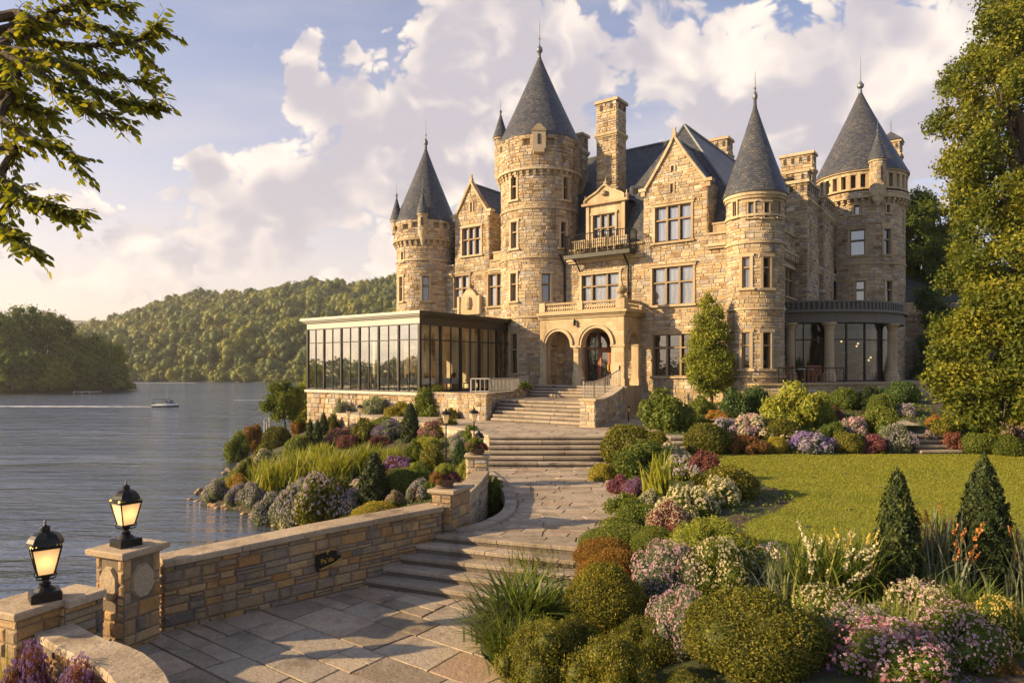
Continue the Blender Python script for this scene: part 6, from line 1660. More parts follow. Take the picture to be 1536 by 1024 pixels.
PL = [
 # --- right foreground bed
 ('ball', 1152, 1075, 226, 190, 'olive', 'largest round clipped bush in the bottom right foreground', None, G1),
 ('ball', 909, 962, 126, 108, 'olive', 'dark olive clipped ball beside the striped grass clump', None, G1),
 ('ball', 925, 893, 120, 62, 'rust', 'rusty orange clipped shrub just above the dark olive ball', None, G1),
 ('ball', 925, 862, 130, 50, 'rust', 'orange tinted flat shrub behind the rusty one, below the green cushions', None, G1),
 ('loose', 815, 1040, 150, 110, 'olive', 'loose olive shrub at the bottom edge of the pavement', None, G1),
 ('loose', 860, 1015, 110, 75, 'olive', 'darker loose shrub tucked below the dark olive ball', None, G1),
 ('loose', 925, 1065, 150, 115, 'olive', 'broad olive shrub in the middle of the bottom edge', None, G1),
 ('loose', 968, 1000, 110, 65, 'olive', 'small olive shrub between the dark ball and the pale pink flowers', None, G1),
 ('loose', 1040, 1085, 110, 80, 'olive', 'low shrub at the bottom edge left of the largest round bush', None, G1),
 ('ball', 940, 845, 140, 52, 'green', 'wide green clipped cushion above the orange shrubs', None, G1),
 ('ball', 985, 838, 80, 46, 'green', 'green clipped cushion at the right of the wide cushion', None, G1),
 ('mound', 1015, 903, 122, 80, 'grey', 'pink flowering mound right of the orange shrubs', ['pink', 'lilac'], G1),
 ('mound', 1030, 982, 112, 90, 'grey', 'tall pale pink cluster of flowers left of the largest round bush', ['pink', 'white'], G1),
 ('mound', 985, 948, 55, 45, 'green', 'small deep purple flowers beside the dark olive ball', 'purple', G1),
 ('mound', 1085, 893, 110, 78, 'green', 'cream flowered bush above the largest round bush', 'white', G1),
 ('loose', 1075, 850, 140, 65, 'lime', 'bright green leafy shrub at the near corner of the lawn', None, G1),
 ('mound', 1165, 868, 90, 42, 'green', 'lilac flowers at the near edge of the lawn', 'lilac', G1),
 ('loose', 1125, 846, 60, 40, 'olive', 'small orange flecked shrub at the lawn corner', 'orange', G1),
 ('iris', 1238, 912, 145, 118, 'green', 'tall clump with pale yellow flower spikes before the lawn', 'white', G1),
 ('iris', 1290, 900, 90, 105, 'green', 'pale yellow flower spikes touching the left foreground cone', 'yellow', G1),
 ('iris', 1185, 905, 85, 70, 'grey', 'low strappy leaves left of the pale flower spikes', None, G1),
 ('cone', 1354, 894, 58, 198, 'dark', 'dark green conifer cone in the right foreground, shorter one', None, G1),
 ('cone', 1488, 893, 68, 218, 'dark', 'tall dark conifer cone at the right edge of the foreground', None, G1),
 ('iris', 1425, 885, 115, 125, 'grey', 'strappy leaved clump with orange flowers between the two dark cones', 'orange', G1),
 ('iris', 1545, 905, 80, 120, 'grey', 'strappy clump with orange flowers right of the tall cone', 'orange', G1),
 ('mound', 1255, 935, 105, 48, 'green', 'cream flowered mound in front of the pale flower spikes', 'white', G1),
 ('mound', 1305, 975, 110, 52, 'green', 'lilac and pink flowers beneath the shorter cone', ['lilac', 'pink'], G1),
 ('mound', 1405, 955, 130, 66, 'green', 'dusty cream topped flowering bush below the two cones', ['white', 'pink'], G1),
 ('mound', 1450, 1005, 130, 85, 'green', 'pale pink flowers on a leafy mound at the lower right', 'pink', G1),
 ('mound', 1365, 1075, 190, 135, 'green', 'large vivid pink flower mass at the bottom right', ['pink', 'magenta'], G1),
 ('mound', 1262, 1050, 60, 60, 'green', 'small purple flowers right of the largest round bush', 'purple', G1),
 ('loose', 1500, 1050, 90, 78, 'rust', 'fluffy rust coloured shrub in the bottom right corner', None, G1),
 ('mound', 1515, 985, 95, 82, 'green', 'yellow flower heads at the right edge of the photograph', ['yellow', 'white'], G1),
 ('mound', 1450, 1085, 130, 70, 'green', 'violet and pink flowers at the very bottom right', ['lilac', 'magenta'], G1),
 ('iris', 1340, 985, 150, 80, 'green', 'leafy stems among the flowers below the shorter cone', None, G1),
 ('iris', 1470, 960, 130, 90, 'green', 'strappy green leaves at the foot of the tall cone', None, G1),
 ('grass', 790, 962, 150, 100, 'green', 'arching striped grass clump at the edge of the front pavement', None, G1),
 ('grass', 745, 965, 100, 65, 'grey', 'low blue green grass spilling onto the front pavement', None, G1),
 ('iris', 812, 905, 120, 85, 'green', 'upright dark grass clump at the right end of the front steps', None, G1),
 ('grass', 770, 1000, 100, 70, 'green', 'grass tuft below the arching striped clump', None, G1),
 # --- path border
 ('mound', 850, 862, 55, 32, 'grey', 'small pink flecked plant beside the top of the front steps', 'pink', G4),
 ('mound', 885, 858, 44, 34, 'grey', 'small lilac plant beside the front steps', 'lilac', G4),
 ('mound', 880, 832, 42, 36, 'dark', 'dark little bush with white flecks at the path edge', 'white', G4),
 ('loose', 905, 815, 40, 24, 'dark', 'tiny dark green plant between the path and the low cushion', None, G4),
 ('ball', 935, 812, 80, 34, 'green', 'low green clipped cushion next to the path', None, G4),
 ('ball', 962, 790, 74, 32, 'green', 'small green cushion behind the low one by the path', None, G4),
 ('loose', 945, 782, 66, 38, 'green', 'soft green shrub on the path edge above the cushions', None, G4),
 ('mound', 1010, 805, 76, 50, 'burg', 'pinkish cream flower mound with reddish leaves', 'white', G4),
 ('mound', 978, 772, 50, 34, 'grey', 'small white flowering plant above the cushions', 'white', G4),
 ('mound', 1035, 782, 92, 48, 'green', 'white flowering mound left of the bare soil patch', 'white', G4),
 ('mound', 1085, 760, 70, 40, 'green', 'cream flowering mound touching the soil patch', 'white', G4),
 ('ball', 1098, 748, 92, 46, 'olive', 'olive cushion with cream flecks nearest the lawn bulge', 'white', G4),
 ('blade', 990, 762, 110, 88, 'lime', 'upright spiky grass clump in the path border', None, G4),
 ('mound', 1030, 720, 62, 34, 'green', 'lilac flowers behind the spiky grass', 'lilac', G4),
 ('loose', 1060, 722, 48, 44, 'burg', 'reddish green shrub at the lawn corner near the lilac flowers', None, G4),
 ('loose', 968, 712, 95, 50, 'green', 'light green feathery shrub below the big rounded shrub', None, G4),
 ('loose', 1010, 705, 60, 38, 'grey', 'white flecked shrub right of the feathery shrub', 'white', G4),
 ('ball', 946, 693, 84, 54, 'olive', 'big rounded shrub at the right end of the middle steps', None, G4),
 ('ball', 985, 690, 50, 42, 'olive', 'rounded shrub leaning on the big one by the middle steps', None, G4),
 ('ball', 905, 728, 44, 32, 'gold', 'golden yellow shrub at the foot of the middle steps', None, G4),
 ('mound', 930, 738, 36, 26, 'burg', 'dark pink small mound beside the golden shrub', 'magenta', G4),
 ('mound', 955, 745, 40, 26, 'burg', 'purple red ground plant beside the spiky grass', 'purple', G4),
 ('loose', 735, 770, 44, 52, 'green', 'dark green bush on the curved bed against the low wall', None, G4),
 ('loose', 722, 745, 34, 40, 'green', 'green bush higher up the curved bed left of the path', None, G4),
 ('loose', 712, 788, 38, 46, 'dark', 'dense dark bush beside the red planter pier', None, G4),
 ('loose', 745, 752, 30, 36, 'green', 'soft green bush at the bulge of the curb', None, G4),
 ('mound', 702, 808, 26, 24, 'grey', 'little lilac plant at the foot of the red planter pier', 'lilac', G4),
 # --- border along the far side of the lawn
 ('loose', 1006, 648, 84, 62, 'green', 'tall leafy green shrub right of the swept stair wall', None, G3),
 ('ball', 1066, 682, 70, 46, 'olive', 'round olive shrub at the left end of the far border', None, G3),
 ('mound', 1122, 682, 56, 28, 'rust', 'russet flowering mound in the far border', 'red', G3),
 ('ball', 1169, 680, 34, 25, 'gold', 'small golden ball in the far border', None, G3),
 ('mound', 1222, 681, 78, 30, 'grey', 'wide lavender mound in the middle of the far border', ['lilac', 'purple'], G3),
 ('ball', 1276, 680, 50, 30, 'olive', 'olive mound right of the lavender mound', None, G3),
 ('mound', 1314, 680, 44, 28, 'burg', 'crimson flowering mound right of the olive mound', 'magenta', G3),
 ('loose', 1352, 678, 50, 40, 'grey', 'grey purple shrub left of the small right hand steps', 'lilac', G3),
 ('mound', 1130, 656, 70, 32, 'grey', 'white and pink flowers behind the russet mound', ['white', 'pink'], G3),
 ('ball', 1176, 662, 66, 34, 'olive', 'olive shrub with cream flecks behind the small golden ball', 'white', G3),
 ('mound', 1090, 652, 44, 24, 'grey', 'lilac flowers behind the round olive shrub', 'lilac', G3),
 ('mound', 1286, 655, 48, 28, 'grey', 'pale pink mound in the upper row of the far border', 'pink', G3),
 ('loose', 1255, 662, 52, 28, 'green', 'green shrub between the big yellow shrub and the pale pink mound', None, G3),
 ('loose', 1330, 656, 50, 44, 'green', 'feathery green shrub behind the crimson mound', None, G3),
 ('loose', 1192, 645, 92, 70, 'lime', 'big yellow leaved shrub before the garden bay', None, G3),
 ('loose', 1232, 640, 60, 50, 'lime', 'yellow green shrub leaning right of the big yellow one', None, G3),
 ('loose', 1105, 628, 44, 46, 'dark', 'blue green shrub below the corner turret', None, G3),
 ('loose', 1136, 622, 40, 42, 'dark', 'dark green shrub right of the blue green one', None, G3),
 ('ball', 1272, 614, 46, 32, 'green', 'round light green shrub below the bay columns', None, G3),
 ('cone', 1308, 614, 34, 36, 'dark', 'small pyramidal evergreen below the bay', None, G3),
 ('ball', 1327, 625, 42, 34, 'green', 'rounded green shrub right of the pyramidal evergreen', None, G3),
 ('ball', 1361, 606, 52, 34, 'dark', 'dark spreading shrub at the right end of the bay', None, G3),
 ('ball', 1384, 588, 36, 22, 'dark', 'small dark ball before the service wing', None, G3),
 ('ball', 1392, 570, 32, 30, 'dark', 'upper dark ball before the service wing', None, G3),
 ('mound', 1362, 626, 34, 20, 'grey', 'pale lavender mound right of the rounded shrub', 'lilac', G3),
 ('mound', 1250, 628, 40, 20, 'burg', 'dusky red mound in the upper border', None, G3),
 ('loose', 1057, 622, 40, 28, 'green', 'green shrub at the base of the golden castle wall', None, G3),
 ('ball', 1046, 640, 34, 18, 'green', 'low cushion right of the tall leafy shrub', None, G3),
 ('mound', 1078, 634, 36, 18, 'gold', 'orange yellow low plant by the pale garden lamp', 'orange', G3),
 ('loose', 1318, 600, 26, 20, 'dark', 'dark low plant under the right bay column', None, G3),
 # --- right of the small steps
 ('mound', 1436, 676, 44, 26, 'burg', 'dark red mound right of the small right hand steps', 'red', G3),
 ('loose', 1424, 662, 44, 36, 'olive', 'olive shrub above the dark red mound', None, G3),
 ('loose', 1462, 655, 50, 34, 'green', 'green shrub under the large tree at the right', None, G3),
 ('mound', 1500, 660, 50, 34, 'green', 'pink flowering shrub near the right edge beyond the lawn', 'pink', G3),
 ('ball', 1480, 682, 60, 32, 'green', 'broad green cushion on the right lawn edge', None, G3),
 ('ball', 1520, 684, 50, 30, 'green', 'green cushion touching the right edge beyond the lawn', None, G3),
 ('mound', 1530, 662, 40, 22, 'grey', 'lilac pink mound at the far right', 'pink', G3),
 ('mound', 1408, 640, 26, 18, 'rust', 'little orange mound at the foot of the large tree', 'orange', G3),
 ('loose', 1540, 645, 40, 50, 'olive', 'olive shrub at the right edge below the large tree', None, G3),
 ('mound', 1398, 668, 20, 22, 'grey', 'tiny pink tuft beside the right hand steps', 'pink', G3),
 # --- lakeside garden, left
 ('mound', 322, 752, 44, 32, 'grey', 'leftmost lilac mound at the tip of the garden on the water', 'lilac', G2),
 ('mound', 352, 758, 40, 30, 'grey', 'lilac mound second from the tip of the garden', 'purple', G2),
 ('mound', 378, 765, 44, 38, 'grey', 'pale lilac mound on the waterline below the grasses', 'lilac', G2),
 ('mound', 400, 785, 46, 44, 'grey', 'bright lilac mound right on the waterline', 'lilac', G2),
 ('mound', 432, 796, 60, 62, 'grey', 'broad lilac flower mass at the bend of the shore', ['lilac', 'white'], G2),
 ('loose', 478, 795, 92, 78, 'olive', 'large olive and lilac bush above the bend of the shore', 'lilac', G2),
 ('mound', 520, 778, 54, 42, 'grey', 'pale violet flowers right of the large olive bush', 'lilac', G2),
 ('mound', 455, 752, 46, 32, 'grey', 'lilac flowers between the grasses and the large olive bush', 'lilac', G2),
 ('ball', 562, 782, 70, 26, 'gold', 'golden low cushion behind the long wall', None, G2),
 ('ball', 520, 795, 44, 20, 'olive', 'olive low cushion at the left of the golden one', None, G2),
 ('cone', 559, 762, 40, 88, 'dark', 'tall topiary cone closest to the long wall', None, G2),
 ('ball', 600, 742, 54, 38, 'green', 'green rounded shrub right of the closest topiary cone', None, G2),
 ('loose', 632, 728, 46, 34, 'green', 'leafy shrub left of the red planter', None, G2),
 ('mound', 592, 762, 34, 26, 'green', 'pink flowered plant right of the closest cone', 'pink', G2),
 ('mound', 626, 752, 40, 32, 'grey', 'lilac plant behind the wall near the red planter pier', ['lilac', 'red'], G2),
 ('loose', 650, 745, 30, 26, 'green', 'small green plant against the red planter pier', None, G2),
 ('grass', 402, 738, 76, 54, 'lime', 'leftmost bright grass clump of the lakeside bed', None, G2),
 ('grass', 446, 726, 80, 56, 'lime', 'second bright grass clump, taller, in the lakeside bed', None, G2),
 ('grass', 500, 726, 84, 54, 'lime', 'third bright grass clump in front of the twin cones', None, G2),
 ('grass', 548, 708, 70, 46, 'lime', 'fourth bright grass clump behind the closest cone', None, G2),
 ('grass', 478, 698, 60, 36, 'lime', 'grass clump behind the second and third ones', None, G2),
 ('grass', 590, 700, 50, 32, 'lime', 'small yellow green grass clump left of the dark mound', None, G2),
 ('loose', 366, 722, 34, 34, 'olive', 'olive shrub on the left shore of the garden', None, G2),
 ('mound', 356, 738, 38, 26, 'gold', 'orange low shrub above the leftmost lilac mounds', 'orange', G2),
 ('loose', 352, 692, 40, 44, 'green', 'dark green shrub standing out over the water', None, G2),
 ('loose', 378, 676, 36, 38, 'rust', 'brownish shrub at the far left of the garden', None, G2),
 ('mound', 395, 700, 38, 26, 'grey', 'pale dusty shrub below the brownish one', 'white', G2),
 ('ball', 412, 672, 44, 32, 'olive', 'olive mound by the dock posts', None, G2),
 ('ball', 446, 690, 46, 36, 'green', 'green mound left of the twin cones', None, G2),
 ('mound', 425, 712, 40, 22, 'burg', 'muted purple mound behind the leftmost grass', 'lilac', G2),
 ('cone', 464, 680, 15, 54, 'dark', 'left one of the three slim cones in a row', None, G2),
 ('cone', 475, 678, 16, 52, 'dark', 'middle one of the three slim cones in a row', None, G2),
 ('cone', 484.5, 656, 13, 40, 'dark', 'right one of the three slim cones, farther back', None, G2),
 ('cone', 615, 662, 24, 62, 'dark', 'topiary cone in front of the conservatory base', None, G2),
 ('mound', 506, 668, 46, 24, 'green', 'magenta flower mound near the three slim cones', 'magenta', G2),
 ('ball', 520, 672, 36, 20, 'burg', 'dark purple cushion below the magenta mound', None, G2),
 ('loose', 548, 662, 46, 34, 'olive', 'olive branching shrub in the middle of the upper bed', None, G2),
 ('loose', 582, 660, 46, 30, 'grey', 'bluish flowering shrub right of the branching one', 'purple', G2),
 ('mound', 566, 672, 40, 18, 'burg', 'dark maroon cushion under the bluish shrub', None, G2),
 ('mound', 650, 658, 50, 26, 'green', 'crimson flowers right of the topiary cone', 'magenta', G2),
 ('ball', 640, 680, 46, 24, 'lime', 'yellow green cushion below the crimson flowers', None, G2),
 ('loose', 648, 705, 40, 36, 'olive', 'olive shrub at the foot of the slender black lamp', None, G2),
 ('loose', 620, 695, 30, 36, 'green', 'green shrub before the topiary cone', None, G2),
 ('mound', 596, 708, 50, 22, 'burg', 'dark purple low mound right of the grasses', 'purple', G2),
 ('loose', 628, 718, 46, 24, 'lime', 'light green plants above the red planter', None, G2),
 ('mound', 688, 668, 34, 22, 'grey', 'grey lilac mound beside the post lamp', 'lilac', G2),
 ('loose', 690, 700, 26, 40, 'dark', 'dark green shrub behind the pale pier', None, G2),
 ('loose', 510, 640, 24, 40, 'grey', 'small grey green conifer before the conservatory base', None, G2),
 ('loose', 495, 650, 26, 28, 'olive', 'olive shrub left of the small conifer', None, G2),
 ('loose', 562, 625, 40, 30, 'grey', 'shrub with pale leaves against the conservatory base', None, G2),
 ('loose', 598, 628, 44, 26, 'gold', 'ochre shrub against the conservatory base', None, G2),
 ('loose', 648, 628, 56, 48, 'green', 'tall leafy shrub against the terrace wall', None, G2),
 ('loose', 678, 632, 26, 20, 'olive', 'low shrub at the right end of the terrace wall', None, G2),
 ('mound', 530, 654, 30, 18, 'grey', 'bluish mound behind the magenta mound', 'purple', G2),
 ('mound', 614, 640, 26, 14, 'burg', 'pink mound at the rear by the conservatory base', 'pink', G2),
 ('loose', 445, 652, 26, 30, 'rust', 'russet shrub under the lakeside trees', None, G2),
 ('loose', 392, 690, 30, 26, 'olive', 'olive shrub above the pale dusty one', None, G2),
 ('loose', 700, 720, 26, 30, 'lime', 'yellow green plant on the pale pier side', None, G2),
 ('mound', 540, 745, 40, 24, 'grey', 'white lilac flowers left of the closest cone', ['white', 'lilac'], G2),
 ('loose', 505, 750, 44, 30, 'olive', 'olive shrub in front of the third grass clump', None, G2),
 ('mound', 606, 650, 40, 22, 'green', 'low cream flecked mound on the plaza edge left of the crimson flowers', 'white', G2),
 ('loose', 668, 652, 36, 26, 'olive', 'olive shrub at the plaza edge beside the crimson flowers', None, G2),
 ('ball', 575, 645, 34, 20, 'green', 'green cushion at the plaza edge behind the bluish shrub', None, G2),
 ('loose', 706, 668, 30, 30, 'green', 'green shrub between the plaza edge and the small lantern', None, G2),
 ('mound', 690, 682, 34, 24, 'grey', 'lavender mound left of the pale pier', 'lilac', G2),
 # --- bottom left corner
 ('mound', 20, 1040, 110, 60, 'burg', 'purple heather like flowers at the foot of the nearest lantern pier', 'purple', None),
 ('mound', 105, 1050, 120, 52, 'burg', 'magenta purple flowers along the low curving wall', ['purple', 'magenta'], None),
 ('iris', 8, 1000, 60, 52, 'lime', 'green strappy plant in the bottom left corner', None, None),
]
for r_ in PL:
    kind, px, py, w, h, col, lab, fl_, grp = r_
    D_ = None
    if py > 1024 or (px < 200 and py > 950): D_ = {1152: 8.3, 815: 8.7, 925: 8.1, 1040: 7.9, 1365: 7.8, 1262: 8.2, 1500: 8.1, 1450: 7.6}.get(px, 8.0)
    if lab.startswith('broad olive shrub in the middle'): D_ = 8.1
    if px < 200 and py > 950: D_ = {20: 8.35, 105: 7.9, 8: 8.8}[px]
    plant(kind, px, py, w, h, col, lab, fl_, grp, D=D_)
# planters: clay bowl with foliage
def planter(px, py, D, z, w, label, c1, c2, c3=None):
    x = (px-768)/F*D; o = empty('planter', (x, D, z), label, 'planter', 'planters on the piers')
    r = w/2; g = MB(); g.lathe((x, D), [(0, z), (r*.55, z), (r*.6, z+.03), (r*.5, z+.06), (r*.8, z+.16), (r*.86, z+.2), (r*.75, z+.19), (0, z+.17)], 18); g.build('bowl', M['terracotta'], o, smooth=True)
    for k, (c, dx, dz, s, fl_) in enumerate(((c1, -.3, .14, .75, 'red'), (c2, .35, .14, .72, None), (c3 or c1, .0, .30, .62, None))):
        f_ = sw(PROTO['mound_hi' if k < 2 else 'loose_hi'], FO[c]); f_.name = 'foliage'; f_.parent = o; f_.location = (dx*r, -.1*r+k*.05, dz*(.9)); f_.scale = (r*s, r*s, r*s*(1.15 if k < 2 else 1.0)); f_.rotation_euler[2] = k*2
        if fl_: b_ = sw(PROTO['bl_sparse_hi'], FL['red']); b_.name = 'blossoms'; b_.parent = f_
planter(667, 728, 14.75, 3.47, .68, 'planter of red and orange foliage on the near pier', 'rust', 'burg', 'lime')
planter(714, 680, 20.05, 3.52, .70, 'planter of burgundy foliage under the small lantern', 'olive', 'burg', 'green')
planter(787, 600, 37.5, 4.85, .8, 'planter of red geraniums at the end of the balustrade', 'green', 'green', 'green')

# ------------------------------------------------------------------ trees
def limb(mb, p, q, r0, r1, rg, seg=5, wob=.08):
    P = []; d = Vector(q)-Vector(p); L = d.length
    for k in range(seg+1):
        t = k/seg; s = sin(pi*t)*L*wob; P.append(Vector(p)+d*t+Vector((rg.uniform(-1, 1)*s*.5, rg.uniform(-1, 1)*s*.5, s*.6*(1 if k % 2 else .4))))
    P[0] = Vector(p); P[-1] = Vector(q); mb.tube(P, [r0+(r1-r0)*k/seg for k in range(seg+1)], 7); return P
def tree_from_lumps(name, base, L, n, leaf, col, label, cat='tree', group=None, tr=.25, asp=.55, thick=.5, core=.5, fork=.3, seed=1, low=None, wood=True, sub=3, cl=(.22, .42)):
    """trunk with limbs reaching into every leaf mass; L = lumps (x, y, z, r) in world coordinates"""
    rg = np.random.default_rng(seed); R = random.Random(seed); L = np.array(L, float)
    o = empty(name, base, label, cat, group)
    # each mass is broken into smaller clumps
    L2 = []
    for (x, y, z, r) in L:
        for k in range(sub*3):
            d = rdir(rg, 1)[0]; rr = r*rg.uniform(*cl); L2.append((x+d[0]*r*.72, y+d[1]*r*.72, z+d[2]*r*.66, rr))
    L2 = np.array(L2)
    P, N = shell(rg, L2, n, thick); P = P+rg.normal(0, leaf*.75, P.shape); V, Fq = leaves(rg, P, N*.6+np.array([0, 0, .5]), leaf, asp, .6)
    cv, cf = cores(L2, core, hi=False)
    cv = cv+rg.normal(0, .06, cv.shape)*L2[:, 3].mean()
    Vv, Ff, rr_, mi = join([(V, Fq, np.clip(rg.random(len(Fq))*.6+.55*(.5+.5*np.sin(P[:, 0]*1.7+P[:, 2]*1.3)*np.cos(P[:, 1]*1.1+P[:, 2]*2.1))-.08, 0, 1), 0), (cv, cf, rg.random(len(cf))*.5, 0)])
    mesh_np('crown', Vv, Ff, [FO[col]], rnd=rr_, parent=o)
    g = MB(); b = Vector(base); top = Vector((L[:, 0].mean(), L[:, 1].mean(), L[:, 2].max()-.2*(L[:, 2].max()-b.z)))
    fk = b.lerp(top, fork); g.tube([b-Vector((0, 0, .3)), b+Vector((0, 0, .1)), b.lerp(fk, .4), fk], [tr*1.5, tr*1.15, tr*.95, tr*.8], 10)
    limb(g, fk, top, tr*.75, tr*.12, R, 7, .05)
    for (x, y, z, r) in L:
        t = min(.9, max(0, (z-fk.z)/(top.z-fk.z+.01)*.55)); st = fk.lerp(top, t); Q = limb(g, st, (x, y, z), tr*(.5-.35*t), tr*.07, R)
        for k in range(3): d = rdir(rg, 1)[0]; limb(g, Q[3], (x+d[0]*r*.8, y+d[1]*r*.8, z+d[2]*r*.7), tr*.12, tr*.03, R, 4)
    g.build('trunk', M['bark'], o)
    return o
def LP(D, rows):
    """leaf masses given where they stand in the photograph: (px, py, radius px, depth offset)"""
    return [((px-768)/F*(D+dd), D+dd, CZ+(HZ-py)/F*(D+dd), r/F*(D+dd)) for px, py, r, dd in rows]
# the great tree at the right edge
big = LP(25, [(1530, 20, 50, 1), (1490, 55, 48, 0), (1455, 120, 42, 0), (1500, 130, 60, -1), (1432, 180, 38, 0), (1475, 215, 55, -1), (1540, 200, 70, 0), (1440, 250, 34, 0), (1500, 290, 60, -1), (1460, 300, 40, 0), (1545, 330, 70, -1),
  (1470, 360, 48, -.5), (1510, 400, 60, -1.5), (1450, 420, 42, -.5), (1475, 470, 52, -1.5), (1530, 480, 66, -2), (1430, 500, 36, -1), (1440, 545, 44, -1.5), (1490, 545, 58, -2), (1540, 570, 60, -2.5), (1412, 570, 30, -1.5), (1455, 595, 40, -2), (1510, 610, 46, -2.5), (1580, 100, 90, 1), (1600, 260, 100, 1), (1600, 420, 110, 0), (1600, 560, 90, -1), (1545, -40, 60, 1), (1500, -10, 40, 1)])
tree_from_lumps('broadleaf_tree', (20.4, 25.5, 3.5), big, 125000, .14, 'tree', 'huge sunlit broadleaf tree rising along the right edge', tr=.45, seed=5, thick=.42, core=.30, sub=5)
t2 = LP(58, [(1372, 330, 26, 0), (1400, 310, 26, 0), (1385, 380, 34, 0), (1425, 350, 34, 1), (1405, 430, 40, 0), (1440, 420, 40, 0), (1375, 430, 24, 1), (1420, 490, 44, 0), (1385, 485, 24, 1), (1450, 300, 30, 2), (1410, 545, 44, 0), (1455, 530, 50, 0), (1480, 440, 50, 1), (1378, 540, 26, -1), (1360, 400, 22, 2), (1392, 455, 30, -2), (1420, 400, 36, 2), (1375, 300, 18, 1), (1368, 360, 26, 2), (1368, 430, 28, 2), (1364, 490, 24, 2), (1385, 425, 38, 1), (1410, 460, 40, 1)])
tree_from_lumps('broadleaf_tree', (37.5, 58, 3.8), t2, 105000, .24, 'green', 'darker tree standing behind the castle at the right', tr=.4, seed=6, core=.66, sub=5)
t4 = LP(50, [(1400, 560, 30, 0), (1430, 590, 36, 0), (1470, 580, 40, 0), (1405, 515, 26, 0), (1450, 540, 30, 0), (1500, 590, 40, 0), (1400, 595, 20, 0), (1398, 450, 20, 0), (1415, 480, 26, 0), (1440, 500, 30, 0)])
tree_from_lumps('broadleaf_tree', (33.5, 50, 3.7), t4, 40000, .19, 'dark', 'low dark tree filling the gap beside the service wing', tr=.25, seed=16, core=.7)
# slim tree against the golden facade
t3 = LP(36.2, [(1063, 444, 7, 0), (1062, 458, 12, 0), (1070, 470, 15, 0), (1056, 476, 14, 0), (1074, 488, 17, 0), (1053, 495, 17, 0), (1066, 505, 20, 0), (1080, 512, 17, 0), (1050, 518, 18, 0), (1064, 528, 24, 0), (1085, 532, 18, 0), (1046, 540, 18, 0), (1070, 550, 26, 0), (1052, 558, 20, 0), (1088, 553, 18, 0), (1066, 572, 22, 0), (1086, 573, 14, 0), (1048, 574, 13, 0)])
tree_from_lumps('slim_tree', (10.6, 36.2, 3.9), t3, 34000, .12, 'lime', 'slender feathery green tree against the golden facade by the ground floor window', tr=.09, seed=7, thick=.75, core=.5, fork=.2, cl=(.32, .6))
# two trees at the lakeside left of the conservatory
t5 = LP(47, [(425, 578, 13, 0), (414, 590, 15, 0), (434, 590, 16, 0), (424, 604, 18, 0), (442, 606, 14, 0), (408, 608, 14, 0), (430, 618, 14, 0), (416, 620, 12, 0)])
tree_from_lumps('small_tree', ((430-768)/F*47, 47, hz((430-768)/F*47, 47)), t5, 14000, .15, 'green', 'small round tree standing free at the lakeside', tr=.09, seed=8, thick=.7, core=.5, cl=(.32, .6))
t6 = LP(49, [(466, 560, 12, 0), (458, 578, 14, 0), (468, 590, 14, 0), (456, 602, 14, 0), (450, 620, 12, 0), (464, 618, 14, 0), (470, 565, 12, 3), (474, 600, 14, 3)])
tree_from_lumps('small_tree', ((462-768)/F*49, 49, hz((462-768)/F*49, 49)), t6, 11000, .16, 'lime', 'yellow green tree squeezed against the left end of the conservatory', tr=.1, seed=9, thick=.7, core=.5, cl=(.32, .6))
